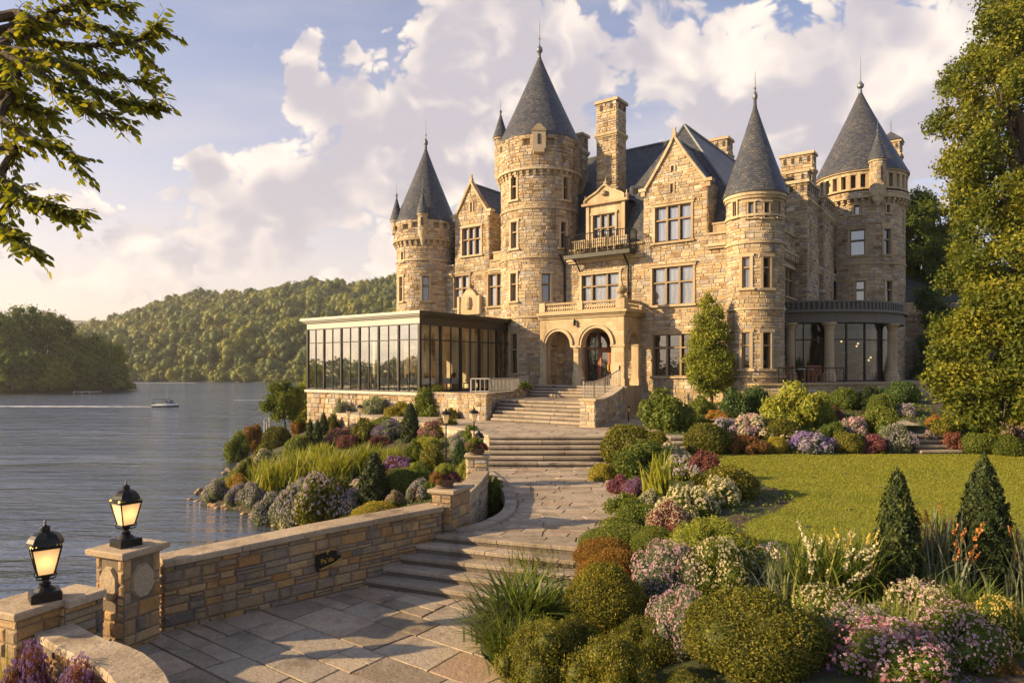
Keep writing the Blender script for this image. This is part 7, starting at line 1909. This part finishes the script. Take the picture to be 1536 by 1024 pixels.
# ------------------------------------------------------------------ overhanging branches, top left (tree rooted outside the frame)
def leafbranches():
    rg = np.random.default_rng(3); R = random.Random(3); D0 = 6.2
    o = empty('overhanging_tree', (-9.2, 5.2, 1.5), 'overhanging leafy branches of a tree reaching in from the top left corner', 'tree')
    g = MB(); tk = [Vector((-9.2, 5.2, 1.3)), Vector((-9.2, 5.3, 4)), Vector((-8.8, 5.6, 7.2)), Vector((-8.6, 6.0, 11))]; g.tube(tk, [.34, .28, .22, .12], 12)
    P = []; N = []
    pt = lambda px, py, D: at(px, py, D)
    arms = [  # start on the trunk, then points in the photograph
     [tk[2], pt(-60, 80, 6.4), pt(0, 76, 6.2), pt(60, 82, 6.0), pt(110, 108, 6.0), pt(150, 140, 6.0), pt(200, 158, 6.0), pt(226, 160, 6.0)],
     [tk[2], pt(-40, 60, 6.6), pt(20, 52, 6.5), pt(80, 66, 6.4), pt(150, 68, 6.4), pt(205, 62, 6.4), pt(232, 45, 6.4)],
     [tk[2]+Vector((0, 0, .6)), pt(-30, 30, 6.8), pt(30, 60, 6.8), pt(60, 30, 6.8), pt(100, 10, 6.8), pt(150, 5, 6.8), pt(180, 12, 6.7)],
     [tk[2], pt(-50, 100, 6.2), pt(10, 84, 6.0), pt(60, 110, 5.9), pt(95, 140, 5.9), pt(130, 165, 5.9), pt(180, 185, 5.9)],
     [tk[2]+Vector((0, 0, .2)), pt(-50, 40, 6.5), pt(40, 30, 6.4), pt(110, 35, 6.3), pt(180, 55, 6.2), pt(215, 88, 6.2)],
     [tk[1]+Vector((0, .1, 1)), pt(-60, 170, 6.2), pt(0, 180, 6.1), pt(40, 205, 6.0), pt(80, 222, 6.0), pt(112, 245, 6.0)],
     [tk[1]+Vector((0, .1, .8)), pt(-40, 150, 6.5), pt(0, 150, 6.4), pt(30, 160, 6.3), pt(70, 172, 6.3)],
     [tk[1]+Vector((0, .1, .6)), pt(-50, 250, 6.2), pt(0, 268, 6.1), pt(40, 300, 6.0), pt(75, 310, 6.0), pt(105, 325, 6.0)],
     [tk[1], pt(-50, 320, 6.2), pt(-5, 335, 6.1), pt(20, 355, 6.1), pt(50, 375, 6.0)],
     [tk[2]+Vector((0, 0, .9)), pt(-20, -30, 6.8), pt(60, -20, 6.8), pt(130, 0, 6.7)],
     [tk[2]+Vector((0, 0, .3)), pt(-30, 90, 6.8), pt(30, 100, 6.8), pt(80, 95, 6.8), pt(130, 105, 6.8), pt(190, 120, 6.7), pt(218, 128, 6.7)],
     [tk[1]+Vector((0, .1, 1.2)), pt(-30, 120, 6.7), pt(10, 125, 6.7), pt(45, 150, 6.6), pt(60, 190, 6.6)],
    ]
    sprays = []
    for A in arms:
        A = [tuple(a) for a in A]; Q = [Vector(q) for q in smoothpts(A, 6)]; n = len(Q)
        g.tube(Q, [.05*(1-k/n)**1.1+.006 for k in range(n)], 6)
        for k in range(int(n*.25), n):
            sprays.append((Q[k], (Q[min(k+1, n-1)]-Q[k-1]).normalized(), (1-k/n)))
    for (q, t, s) in sprays:
        vis = (q.x/q.y)*F+768
        for j in range(2 if R.random() < .75 else 3):
            d = (t*R.uniform(.3, .9)+Vector((R.uniform(-.2, .6), R.uniform(-.5, .5), R.uniform(-.75, .45)))).normalized(); L = R.uniform(.08, .26)
            e = q+d*L; m_ = q+d*L*.5+Vector((0, 0, .02)); g.tube([q, m_, e], [.005, .004, .002], 4, cap=False)
            nl = R.randint(6, 9)
            for k in range(nl):
                f_ = (k+1)/nl; c = q.lerp(e, f_)+Vector((0, 0, .01)); sd_ = 1 if k % 2 else -1
                sv = d.cross(Vector((0, 0, 1))).normalized()*sd_; ld = (sv*.8+d*.6+Vector((0, 0, R.uniform(-.55, .05)))).normalized()
                P.append((c, ld, R.uniform(.06, .105), R.random()))
    V = []; Fq = []; rn = []
    for (c, ld, l, r) in P:
        nrm = ld.cross(Vector((R.uniform(-1, 1), R.uniform(-1, 1), R.uniform(-.3, .3)))).normalized()
        up = (Vector((0, 0, 1))*.8+nrm*.7).normalized(); w = ld.cross(up).normalized(); up = w.cross(ld)
        w = w*l*.25; i = len(V)
        st = c+ld*l*.12
        pts = [st, st+ld*l*.22+w*.8-up*l*.02, st+ld*l*.55+w*.92-up*l*.05, st+ld*l*1.0-up*l*.14, st+ld*l*.55-w*.92-up*l*.05, st+ld*l*.22-w*.8-up*l*.02, st+ld*l*.28+up*l*.03, st+ld*l*.6]
        V += [tuple(p) for p in pts]
        Fq += [(i, i+1, i+6, i+5), (i+1, i+2, i+7, i+6), (i+6, i+7, i+4, i+5), (i+2, i+3, i+4, i+7)]; rn += [r]*4
    FO['hang'] = foliage('hanging_leaves', [(.1, (.08, .11, .012)), (.5, (.19, .20, .018)), (.85, (.34, .30, .025)), (1, (.50, .34, .04))], trans=.5, objvar=0)
    mesh_np('crown', np.array(V), np.array(Fq), [FO['hang']], rnd=np.array(rn), parent=o)
    g.build('trunk', M['bark'], o)
leafbranches()
# lawn blades near the border, soil tufts
rg = np.random.default_rng(5); n = 130000
bx = rg.uniform(4.3, 22, n); by = 10.8+rg.random(n)**1.1*14.1
k = inpoly(bx, by, LAWN); bx, by = bx[k], by[k]; n = len(bx); bz = height(bx, by)+.02
a = rg.uniform(0, 2*pi, n); w = .004+.0006*by; hh = rg.uniform(.012, .032, n)
d = np.stack([np.cos(a)*w, np.sin(a)*w, 0*a], 1); B = np.stack([bx, by, bz], 1); tip = B+np.stack([rg.normal(0, .012, n), rg.normal(0, .012, n), hh], 1)
V = np.stack([B-d, B+d, tip+d*.2, tip-d*.2], 1).reshape(-1, 3)
tag(mesh_np('grass', V, np.arange(n*4).reshape(-1, 4), [foliage('grass_blades', [(.1, (.13, .155, .014)), (.5, (.23, .235, .022)), (.9, (.36, .31, .04))], trans=.4)], rnd=rg.random(n), loc=(0, 0, 0)), 'fine grass blades standing up from the mown lawn', 'grass', kind='stuff')
# ground cover in the beds
rg = np.random.default_rng(6); n = 60000
bx = rg.uniform(-17, 20, n); by = rg.uniform(8, 38, n); H = height(bx, by)
k = (H > .15)
for P_ in (PAVE, STEPA, PATH, PLAZA, LAWN): k &= ~inpoly(bx, by, P_)
k &= ~((by < 9.5) & (bx < -2.5)) & (np.sin(bx*2.1+np.sin(by*1.7)*2)+np.sin(by*2.7) > -.9)
k &= (pdist(bx, by, PATH) > .35)
bx, by, H = bx[k], by[k], H[k]; n = len(bx)
P = np.stack([bx, by, H+rg.uniform(.0, .12, n)], 1); V, Fq = leaves(rg, P, np.tile([[0, 0, 1.]], (n, 1)), .03+.003*by, .5, .7)
tag(mesh_np('ground_cover', V, Fq, [FO['green']], rnd=rg.random(len(Fq)), loc=(0, 0, 0)), 'low leafy ground cover between the shrubs', 'ground cover', kind='stuff')
# leaves blown onto the paving
rg = np.random.default_rng(12); n = 420
bx = rg.uniform(-5.5, 3.0, n); by = 7+rg.random(n)*17; k = inpoly(bx, by, PAVE) | inpoly(bx, by, PATH); bx, by = bx[k], by[k]; zz = np.where(by < 12.6, 1.806, 2.607)+.004
V, Fq = leaves(rg, np.stack([bx, by, zz], 1), np.tile([[0, 0, 1.]], (len(bx), 1)), .045, .5, .0); V[:, 2] = np.maximum(V[:, 2], np.repeat(zz, 4)-.002)
tag(mesh_np('fallen_leaves', V, Fq, [FO['rust']], rnd=rg.random(len(Fq)), loc=(0, 0, 0)), 'dry leaves scattered over the paving', 'leaves', kind='stuff')
# shore stones
rg = np.random.default_rng(9); R = random.Random(9); vs = []; fs = []; o_ = 0
sp = smoothpts(SH[6:17], 14)
for (x, y) in sp:
    if y > 46: continue
    for k in range(R.choice((0, 0, 1, 1, 2))):
        r = R.uniform(.05, .2); c = np.array([x+R.uniform(-.3, .5), y+R.uniform(-.3, .3), R.uniform(-.05, .08)])
        V = IV1*np.array([r*R.uniform(.8, 1.4), r, r*.6])*(1+rg.normal(0, .12, (len(IV1), 1)))+c; vs.append(V); fs.append(IF1+o_); o_ += len(V)
tag(mesh_np('shore_rocks', np.concatenate(vs), np.concatenate(fs), [M['garden']], rnd=rg.random(sum(len(f) for f in fs)), loc=(0, 0, 0)), 'small brown stones along the waterline of the garden', 'rocks', kind='stuff')
# ================================================================== far shore, hills and forest
def hillh(x, y):
    sh = 338+.10*np.maximum(0, -x-60)+10*np.sin(x*.021)
    t = np.clip((y-sh)/235, 0, 1)
    # silhouette height by bearing at the crest
    bx = x/np.maximum(y, 1)
    pxs = 768+bx*F
    crest = np.interp(pxs, [0, 75, 110, 180, 240, 310, 360, 430, 500, 590, 760, 1000, 1500], [0, 2, 30, 44, 55, 62, 66, 68, 67, 73, 78, 66, 60])
    z = (crest-8)*(t**.75)*1.08
    z = z*(1+.04*np.sin(x*.06+y*.02)*t)+1.2*np.clip((y-sh)/6, -1, 1)
    z = np.where(y < sh-3, -2, np.maximum(z, np.minimum(2.0, .3*(y-sh+3)))); z = np.where(y > sh+235, z-(y-sh-235)*.22, z); return z
x = np.arange(-560, 420, 7.0); y = np.arange(325, 820, 7.0); X, Y = np.meshgrid(x, y); Z_ = hillh(X, Y); nx, ny = len(x), len(y)
ii = np.arange((ny-1)*(nx-1)); r_, c_ = ii//(nx-1), ii % (nx-1); Fq = np.stack([r_*nx+c_, r_*nx+c_+1, (r_+1)*nx+c_+1, (r_+1)*nx+c_], 1)
M['forest_floor'] = plain('forest_floor', (.07, .075, .03), .95, var=.4, scale=.3)
tag(mesh_np('hills', np.stack([X.ravel(), Y.ravel(), Z_.ravel()], 1), Fq, M['forest_floor'], smooth=True, loc=(0, 0, 0)), kind='structure')
# wooded crowns
rg = np.random.default_rng(21)
def crown_proto(seed, nleaf=300, leaf=.20, nl=9):
    rg_ = np.random.default_rng(seed); L = lumpy(rg_, nl, 1, .95, .15, low=-.4); L = np.concatenate([L, [[0, 0, .2, .6]]])
    P, N = shell(rg_, L, nleaf, .3); P = P+rg_.normal(0, .06, P.shape); V, Fq = leaves(rg_, P, N, leaf, .8, .5)
    cv, cf = cores(L, .90, hi=False); cv = cv*(1+rg_.normal(0, .03, cv.shape))
    V2, F2_, r2, m2_ = join([(V, Fq, rg_.random(len(Fq)), 0), (cv, cf, rg_.random(len(cf))*.6+.1, 0)]); return V2, F2_, r2
CP = [crown_proto(s, 560, .135, 14) for s in range(6)]
Vs = []; Fs = []; Rs = []; o_ = 0
yy = 334.0
while yy < 640:
    st = 8.4 if yy < 420 else 9.6
    for xx in np.arange(-.80*yy, .12*yy, st):
        if xx < -.74*yy+0: continue
        x0 = xx+rg.uniform(-3.4, 3.4); y0 = yy+rg.uniform(-3.4, 3.4); z = float(hillh(np.array(x0), np.array(y0)))
        if z < .15: continue
        r = rg.uniform(4.6, 9.2)*(.75 if y0 < 352 else 1); h = r*rg.uniform(.9, 1.35); V, Fq, rr = CP[rg.integers(6)]; a = rg.uniform(0, 6.28); ca, sa = cos(a), sin(a)
        W = np.stack([(V[:, 0]*ca-V[:, 1]*sa)*r+x0, (V[:, 0]*sa+V[:, 1]*ca)*r+y0, V[:, 2]*h+z+(h*.45+rg.uniform(0, 3.5) if z > 7 else h*.25)], 1)
        Vs.append(W.astype(np.float32)); Fs.append(Fq+o_); o_ += len(V); Rs.append(np.clip(rr*.5+rg.uniform(-.1, .85), 0, 1))
    yy += st
for k in range(420):
    x0 = rg.uniform(-300, 40); y0 = 338+.10*max(0, -x0-60)+10*sin(x0*.021)+rg.uniform(-2, 9); z = float(hillh(np.array(x0), np.array(y0))); r = rg.uniform(1.5, 4.2); V, Fq, rr = CP[rg.integers(6)]
    Vs.append(np.stack([V[:, 0]*r*1.2+x0, V[:, 1]*r+y0, V[:, 2]*r+max(z, .2)+.3*r], 1).astype(np.float32)); Fs.append(Fq+o_); o_ += len(V); Rs.append(np.clip(rr*.5+rg.uniform(-.1, .7), 0, 1))
tag(mesh_np('forest', np.concatenate(Vs), np.concatenate(Fs), [FO['far']], rnd=np.concatenate(Rs), loc=(0, 0, 0)), 'dense sunlit woodland covering the hillside across the lake', 'forest', kind='stuff')
# wooded shores to the west and south, out of frame, that the windows and the lake mirror
Vs = []; Fs = []; Rs = []; o_ = 0
for k in range(430):
    if k < 240: x0, y0 = rg.uniform(-270, -165), rg.uniform(-120, 118)
    else: x0, y0 = rg.uniform(-190, 60), rg.uniform(-190, -110)
    r = rg.uniform(5, 8.5); V, Fq, rr = CP[rg.integers(6)]; a = rg.uniform(0, 6.28); ca, sa = cos(a), sin(a)
    Vs.append(np.stack([(V[:, 0]*ca-V[:, 1]*sa)*r+x0, (V[:, 0]*sa+V[:, 1]*ca)*r+y0, V[:, 2]*r*1.1+rg.uniform(-1.5, 1.5)], 1).astype(np.float32)); Fs.append(Fq+o_); o_ += len(V); Rs.append(np.clip(rr*.5+rg.uniform(-.1, .7), 0, 1))
tag(mesh_np('forest', np.concatenate(Vs), np.concatenate(Fs), [FO['far']], rnd=np.concatenate(Rs), loc=(0, 0, 0)), 'woodland on the near shores beyond the frame', 'forest', kind='stuff')
g = MB(); g.prism([(-330, -160), (-160, -125), (-155, 60), (-168, 122), (-330, 140)], -2, 1.2, 0); g.prism([(-200, -240), (120, -240), (120, -105), (-200, -118)], -2, 1.2, 0); g.build('shore', M['forest_floor'], loc=(0, 0, 0), kind='structure')
# far blue hill
x = np.arange(-1700, -700, 16.0); y = np.arange(1300, 1800, 20.0); X, Y = np.meshgrid(x, y); px_ = 768+X/Y*F
Z_ = np.interp(px_, [-200, 60, 100, 140, 200], [95, 128, 130, 128, 110])*np.sin(np.clip((Y-1300)/300, 0, 1)*pi/2)*.93-1+rg.normal(0, 2.2, X.shape); nx, ny = len(x), len(y)
ii = np.arange((ny-1)*(nx-1)); r_, c_ = ii//(nx-1), ii % (nx-1); Fq = np.stack([r_*nx+c_, r_*nx+c_+1, (r_+1)*nx+c_+1, (r_+1)*nx+c_], 1)
tag(mesh_np('far_hill', np.stack([X.ravel(), Y.ravel(), Z_.ravel()], 1), Fq, M['forest_floor'], smooth=True, loc=(0, 0, 0)), kind='structure')
# wooded point on the left bank
bank = MB()
def bz(x, y):
    P = [(-230, 150), (-154, 168), (-134, 172), (-115, 180), (-108, 189), (-110, 202), (-125, 225), (-200, 260), (-330, 280)]
    i_ = inpoly(np.array([x]), np.array([y]), P+[(-400, 200)])[0]; d = pdist(np.array([x]), np.array([y]), P+[(-400, 200)])[0]; return min(2.6, d*.28) if i_ else -.3*d
x = np.arange(-300, -90, 3.0); y = np.arange(145, 285, 3.0); X, Y = np.meshgrid(x, y); Z_ = np.vectorize(bz)(X, Y); nx, ny = len(x), len(y)
ii = np.arange((ny-1)*(nx-1)); r_, c_ = ii//(nx-1), ii % (nx-1); Fq = np.stack([r_*nx+c_, r_*nx+c_+1, (r_+1)*nx+c_+1, (r_+1)*nx+c_], 1)
tag(mesh_np('left_bank', np.stack([X.ravel(), Y.ravel(), Z_.ravel()], 1), Fq, M['soil'], smooth=True, loc=(0, 0, 0)), kind='structure')
BT = [  # px foot, D, top py, crown width px, colour, label
 (-30, 172, 470, 110, 'bank', 'broad tree cut by the left edge on the wooded point'),
 (35, 178, 456, 96, 'bank', 'tallest tree of the wooded point with branches showing against the sky'),
 (72, 186, 462, 84, 'olive', 'tall ochre tinted tree second from the left edge on the point'),
 (22, 170, 520, 90, 'bank', 'low spreading tree at the waterline of the point near the left edge'),
 (92, 182, 505, 62, 'bank', 'dark tree in the middle of the wooded point'),
 (78, 174, 545, 60, 'bank', 'short dark tree overhanging the water on the point'),
 (118, 190, 500, 58, 'olive', 'yellow green topped tree in the right half of the point'),
 (146, 186, 498, 62, 'bank', 'rounded tree near the end of the wooded point'),
 (166, 190, 512, 46, 'bank', 'last tree at the tip of the wooded point'),
 (182, 192, 545, 26, 'bank', 'small drooping tree over the water at the very tip'),
 (104, 200, 484, 30, 'bank', 'distant lone crown rising behind the point'),
 (0, 186, 470, 90, 'olive', 'autumn tinted tree behind the broad one at the left edge'),
 (130, 182, 530, 50, 'bank', 'low dark tree right of the little landing stage'),
 (155, 184, 545, 50, 'bank', 'low dark tree beside the tip of the point'),
]
for k, (px, D, top, cw_, col, lab) in enumerate(BT):
    X0 = (px-768)/F*D; zt = CZ+(HZ-top)*D/F; z0 = 2.2; r = cw_/2/F*D; R = random.Random(k+40); H = zt-z0; L = []
    for j in range(13):
        f = R.uniform(.12, 1); a = R.uniform(0, 6.28); rr = r*(.75*(1-abs(f-.5)*1.1)); L.append((X0+rr*cos(a), D+rr*sin(a)*.8, z0+H*(.14+.72*f), r*R.uniform(.30, .46)))
    L.append((X0, D, zt-r*.36, r*.36)); L.append((X0, D, z0+H*.5, r*.5))
    tree_from_lumps('shore_tree', (X0, D, z0-.5), L, 7500 if cw_ > 55 else 4500, .62, col if col != 'olive' else 'olive', lab, group='trees on the wooded point', tr=max(.25, r*.06), seed=k+60, thick=.45, core=.72, sub=3, fork=.25)
# undergrowth hiding the foot of the trees along the point
Vs = []; Fs = []; Rs = []; o_ = 0
for k in range(210):
    t = rg.random(); Pq = [(-230, 150), (-154, 168), (-134, 172), (-115, 180), (-109, 188)]; q = t*4; i_ = min(3, int(q)); f_ = q-i_
    x0 = Pq[i_][0]*(1-f_)+Pq[i_+1][0]*f_+rg.uniform(-3, 1); y0 = Pq[i_][1]*(1-f_)+Pq[i_+1][1]*f_+rg.uniform(1.5, 9); r = rg.uniform(.9, 2.3); V, Fq, rr = CP[rg.integers(6)]
    Vs.append(np.stack([V[:, 0]*r*1.2+x0, V[:, 1]*r+y0, V[:, 2]*r+.5*r+.4], 1).astype(np.float32)); Fs.append(Fq+o_); o_ += len(V); Rs.append(np.clip(rr*.5+rg.uniform(-.2, .6), 0, 1))
tag(mesh_np('undergrowth', np.concatenate(Vs), np.concatenate(Fs), [FO['bank']], rnd=np.concatenate(Rs), loc=(0, 0, 0)), 'low bushes and undergrowth along the waterline of the wooded point', 'undergrowth', kind='stuff')
# little landing with two people at the foot of the trees, posts
def person(x, y, z, h, top, label):
    s = h/1.75; me = bpy.data.meshes.new('person')
    J = [(0, 0, .95), (0, 0, 1.15), (0, 0, 1.42), (0, 0, 1.52), (0, 0, 1.66), (-.2, 0, 1.40), (-.26, 0, 1.12), (-.24, -.05, .86), (.2, 0, 1.40), (.26, 0, 1.12), (.24, -.05, .86), (-.1, 0, .88), (-.11, .02, .48), (-.12, .05, .06), (.1, 0, .88), (.12, -.03, .48), (.13, 0, .06)]
    Ed = [(0, 1), (1, 2), (2, 3), (3, 4), (2, 5), (5, 6), (6, 7), (2, 8), (8, 9), (9, 10), (0, 11), (11, 12), (12, 13), (0, 14), (14, 15), (15, 16)]
    rad = [.14, .13, .14, .06, .105, .06, .045, .035, .06, .045, .035, .09, .065, .05, .09, .065, .05]
    me.from_pydata([(a*s, b*s, c*s) for a, b, c in J], Ed, []); o = bpy.data.objects.new('person', me); COL.objects.link(o); o.location = (x, y, z); me.materials.append(top)
    sk = o.modifiers.new('skin', 'SKIN'); 
    me.skin_vertices[0].data[0].use_root = True
    for v, r in zip(me.skin_vertices[0].data, rad): v.radius = (r*s, r*s)
    o.modifiers.new('sub', 'SUBSURF').levels = 1; return tag(o, label, 'person')
g = MB(); c = at(128, 0, 176); g.box(c.x-2, c.x+3, 174, 178, .35, .5)
for k in range(3): g.box(c.x-1.9+k*2, c.x-1.7+k*2, 174.1, 174.3, -.5, .7)
g.build('landing_stage', M['rail'], loc=(c.x, 174, 0), label='small wooden landing stage under the trees of the point', cat='jetty')
# motor boat
def boat():
    D = 112; c = at(250, 0, D); x0 = c.x; o = empty('motor_boat', (x0, D, 0), 'small motor boat with dark canopy crossing the lake', 'boat')
    g = MB(); Lb = 4.1; n = 12
    def sec(t):
        w = .78*(1-max(0, (t-.45)/.55)**2.2)+.03; return w, .42+.22*max(0, t-.3), -.12+.3*max(0, t-.7)
    S = [sec(k/n) for k in range(n+1)]; X = [-Lb/2+Lb*k/n for k in range(n+1)]
    for k in range(n):
        (w0, h0, b0), (w1, h1, b1) = S[k], S[k+1]; a, b = x0+X[k], x0+X[k+1]
        for sg in (-1, 1):
            g.poly([(a, D+sg*w0*.5, b0), (b, D+sg*w1*.5, b1), (b, D+sg*w1, h1*.5), (a, D+sg*w0, h0*.5)], 1); g.poly([(a, D+sg*w0, h0*.5), (b, D+sg*w1, h1*.5), (b, D+sg*w1, h1), (a, D+sg*w0, h0)], 0)
        g.poly([(a, D-w0, h0), (b, D-w1, h1), (b, D+w1, h1), (a, D+w0, h0)], 0); g.poly([(a, D-w0*.5, b0), (b, D-w1*.5, b1), (b, D+w1*.5, b1), (a, D+w0*.5, b0)], 1)
    w0, h0, b0 = S[0]; g.poly([(x0+X[0], D-w0, h0), (x0+X[0], D+w0, h0), (x0+X[0], D+w0*.5, b0), (x0+X[0], D-w0*.5, b0)], 1)
    g.build('hull', [M['white'], M['navy']], o)
    g = MB(); g.box(x0-1.8, x0+.1, D-.65, D+.65, 1.25, 1.36)
    for (a, b) in ((-1.6, -.55), (-1.6, .55), (-.3, -.55), (-.3, .55)): g.tube([(x0+a, D+b, .45), (x0+a+.1, D+b, 1.25)], .045, 5)
    g.build('canopy', M['navy'], o)
    g = MB(); g.hexa([(x0+.2, D-.55, .5), (x0+.9, D-.45, .5), (x0+.9, D+.45, .5), (x0+.2, D+.55, .5), (x0-.1, D-.5, .95), (x0, D-.45, .98), (x0, D+.45, .98), (x0-.1, D+.5, .95)]); g.build('windscreen', M['pane_dark'], o)
    g = MB(); g.tube([(x0+.55, D, .5), (x0+.45, D, 1.9)], .03, 5); g.hexa([(x0+.6, D-.3, .52), (x0+1.4, D-.25, .52), (x0+1.4, D+.25, .52), (x0+.6, D+.3, .52), (x0+.75, D-.1, 1.2), (x0+.85, D-.1, 1.2), (x0+.85, D+.1, 1.2), (x0+.75, D+.1, 1.2)]); g.build('mast_and_seat', M['navy'], o)
    g = MB(); g.box(x0-2.35, x0-2.05, D-.15, D+.15, -.2, .6); g.build('outboard_motor', M['black'], o)
boat()
# wake
m_, T, b = pmat('foam'); p = pos(T)
b.inputs['Base Color'].default_value = (.85, .82, .78, 1); b.inputs['Roughness'].default_value = .7
tr = T.new('ShaderNodeBsdfTransparent'); mx = T.new('ShaderNodeMixShader'); n = T.noise(T.vm('MULTIPLY', p, (.35, 1.6, 1)), 1.5, 5, .7)
T.l.new(T.sm(n, .38, .54), mx.inputs[0]); T.l.new(tr.outputs[0], mx.inputs[1]); T.l.new(b.outputs[0], mx.inputs[2]); T.l.new(mx.outputs[0], T.n['Material Output'].inputs[0])
g = MB(); xb = at(228, 0, 112).x
pts = [(xb, .9), (xb-4, 1.7), (xb-12, 2.2), (xb-22, 2.0), (xb-40, 1.8)]
for k in range(4):
    (a, wa_), (b_, wb_) = pts[k], pts[k+1]; g.poly([(a, 112-wa_*.5+(xb-a)*.03, .02), (a, 112+wa_*.5+(xb-a)*.05, .02), (b_, 112+wb_*.5+(xb-b_)*.05, .02), (b_, 112-wb_*.5+(xb-b_)*.03, .02)])
c = at(372, 0, 136); g.poly([(c.x-3, 136, .02), (c.x+6, 135.4, .02), (c.x+6, 136.2, .02), (c.x-3, 136.9, .02)])
c = at(210, 0, 320); g.poly([(c.x-10, 320, .02), (c.x+26, 318, .02), (c.x+26, 323, .02), (c.x-10, 325, .02)])
tag(g.build('boat_wake', m_, loc=(xb, 112, 0)), 'broken white wake trailing behind the motor boat', 'wake', kind='stuff')
# dock posts and garden statuary by the lakeside trees
for k, (px, top) in enumerate(((397, 632), (400.5, 634), (404.5, 627))):
    D = 44; p = at(px, top, D); z0 = hz(p.x, D); g = MB(); g.tube([(p.x, D, z0-.3), (p.x, D, p.z)], .06, 8); g.lathe((p.x, D), [(.08, p.z), (.08, p.z+.04), (0, p.z+.08)], 8)
    g.build('mooring_post', M['rail'], loc=(p.x, D, z0), label=['leftmost grey mooring post at the lakeside', 'middle mooring post, set close to the left one', 'tallest mooring post, right one of the three'][k], cat='post', group='mooring posts')
# terrace furniture outside the bay
g_ = empty('terrace_table', (16.0, 37.3, 5.32), 'small outdoor table with white cloth on the bay terrace', 'table')
g = MB(); z = 5.32; g.lathe((16.0, 37.3), [(.04, z), (.04, z+.7), (.45, z+.72), (.45, z+.76), (0, z+.77)], 16); g.build('tabletop', M['white'], g_)
for k, (x, y, ro) in enumerate(((15.2, 37.2, 0), (16.8, 37.4, 2), (16.0, 36.6, 1), (14.7, 36.9, 0))):
    c = empty('terrace_chair', (x, y, 5.32), ['slatted chair at the left of the terrace table', 'slatted chair at the right of the terrace table', 'slatted chair in front of the terrace table', 'outermost slatted terrace chair at the left'][k], 'chair', 'terrace chairs')
    g = MB(); g.box(x-.22, x+.22, y-.22, y+.22, z+.42, z+.46)
    for (a, b) in ((-.2, -.2), (.2, -.2), (-.2, .2), (.2, .2)): g.box(x+a-.02, x+a+.02, y+b-.02, y+b+.02, z, z+.42)
    g.build('seat', M['wood'], c); g = MB()
    for j in range(5): g.box(x-.2+.1*j-.02, x-.2+.1*j+.02, y+.18, y+.22, z+.46, z+.9)
    g.box(x-.22, x+.22, y+.175, y+.225, z+.88, z+.94); g.build('backrest', M['wood'], c)
tr_ = empty('terrace_railing', (15, 36, 5.32), 'low dark railing along the terrace edge before the bay', 'railing'); rail_h([Vector((13.6, 34.85, 5.32)), Vector((15.2, 35.2, 5.32)), Vector((17.6, 36.2, 5.32))], 0, .8, M['black'], tr_, step=.25)

# ================================================================== warm evening air
g = MB(); g.box(-2400, 700, -40, 2100, -5, 135)
m_ = bpy.data.materials.new('haze'); m_.use_nodes = True; T = NT(m_.node_tree); T.n.clear()
v = T.new('ShaderNodeVolumePrincipled'); v.inputs['Color'].default_value = (.98, .95, .92, 1); v.inputs['Density'].default_value = .00024; v.inputs['Anisotropy'].default_value = .35
o_ = T.new('ShaderNodeOutputMaterial'); T.l.new(v.outputs[0], o_.inputs['Volume'])
h_ = g.build('haze', m_, loc=(0, 0, 0)); h_['kind'] = 'stuff'; h_['label'] = 'warm thin evening haze over the lake and hills'; h_['category'] = 'haze'
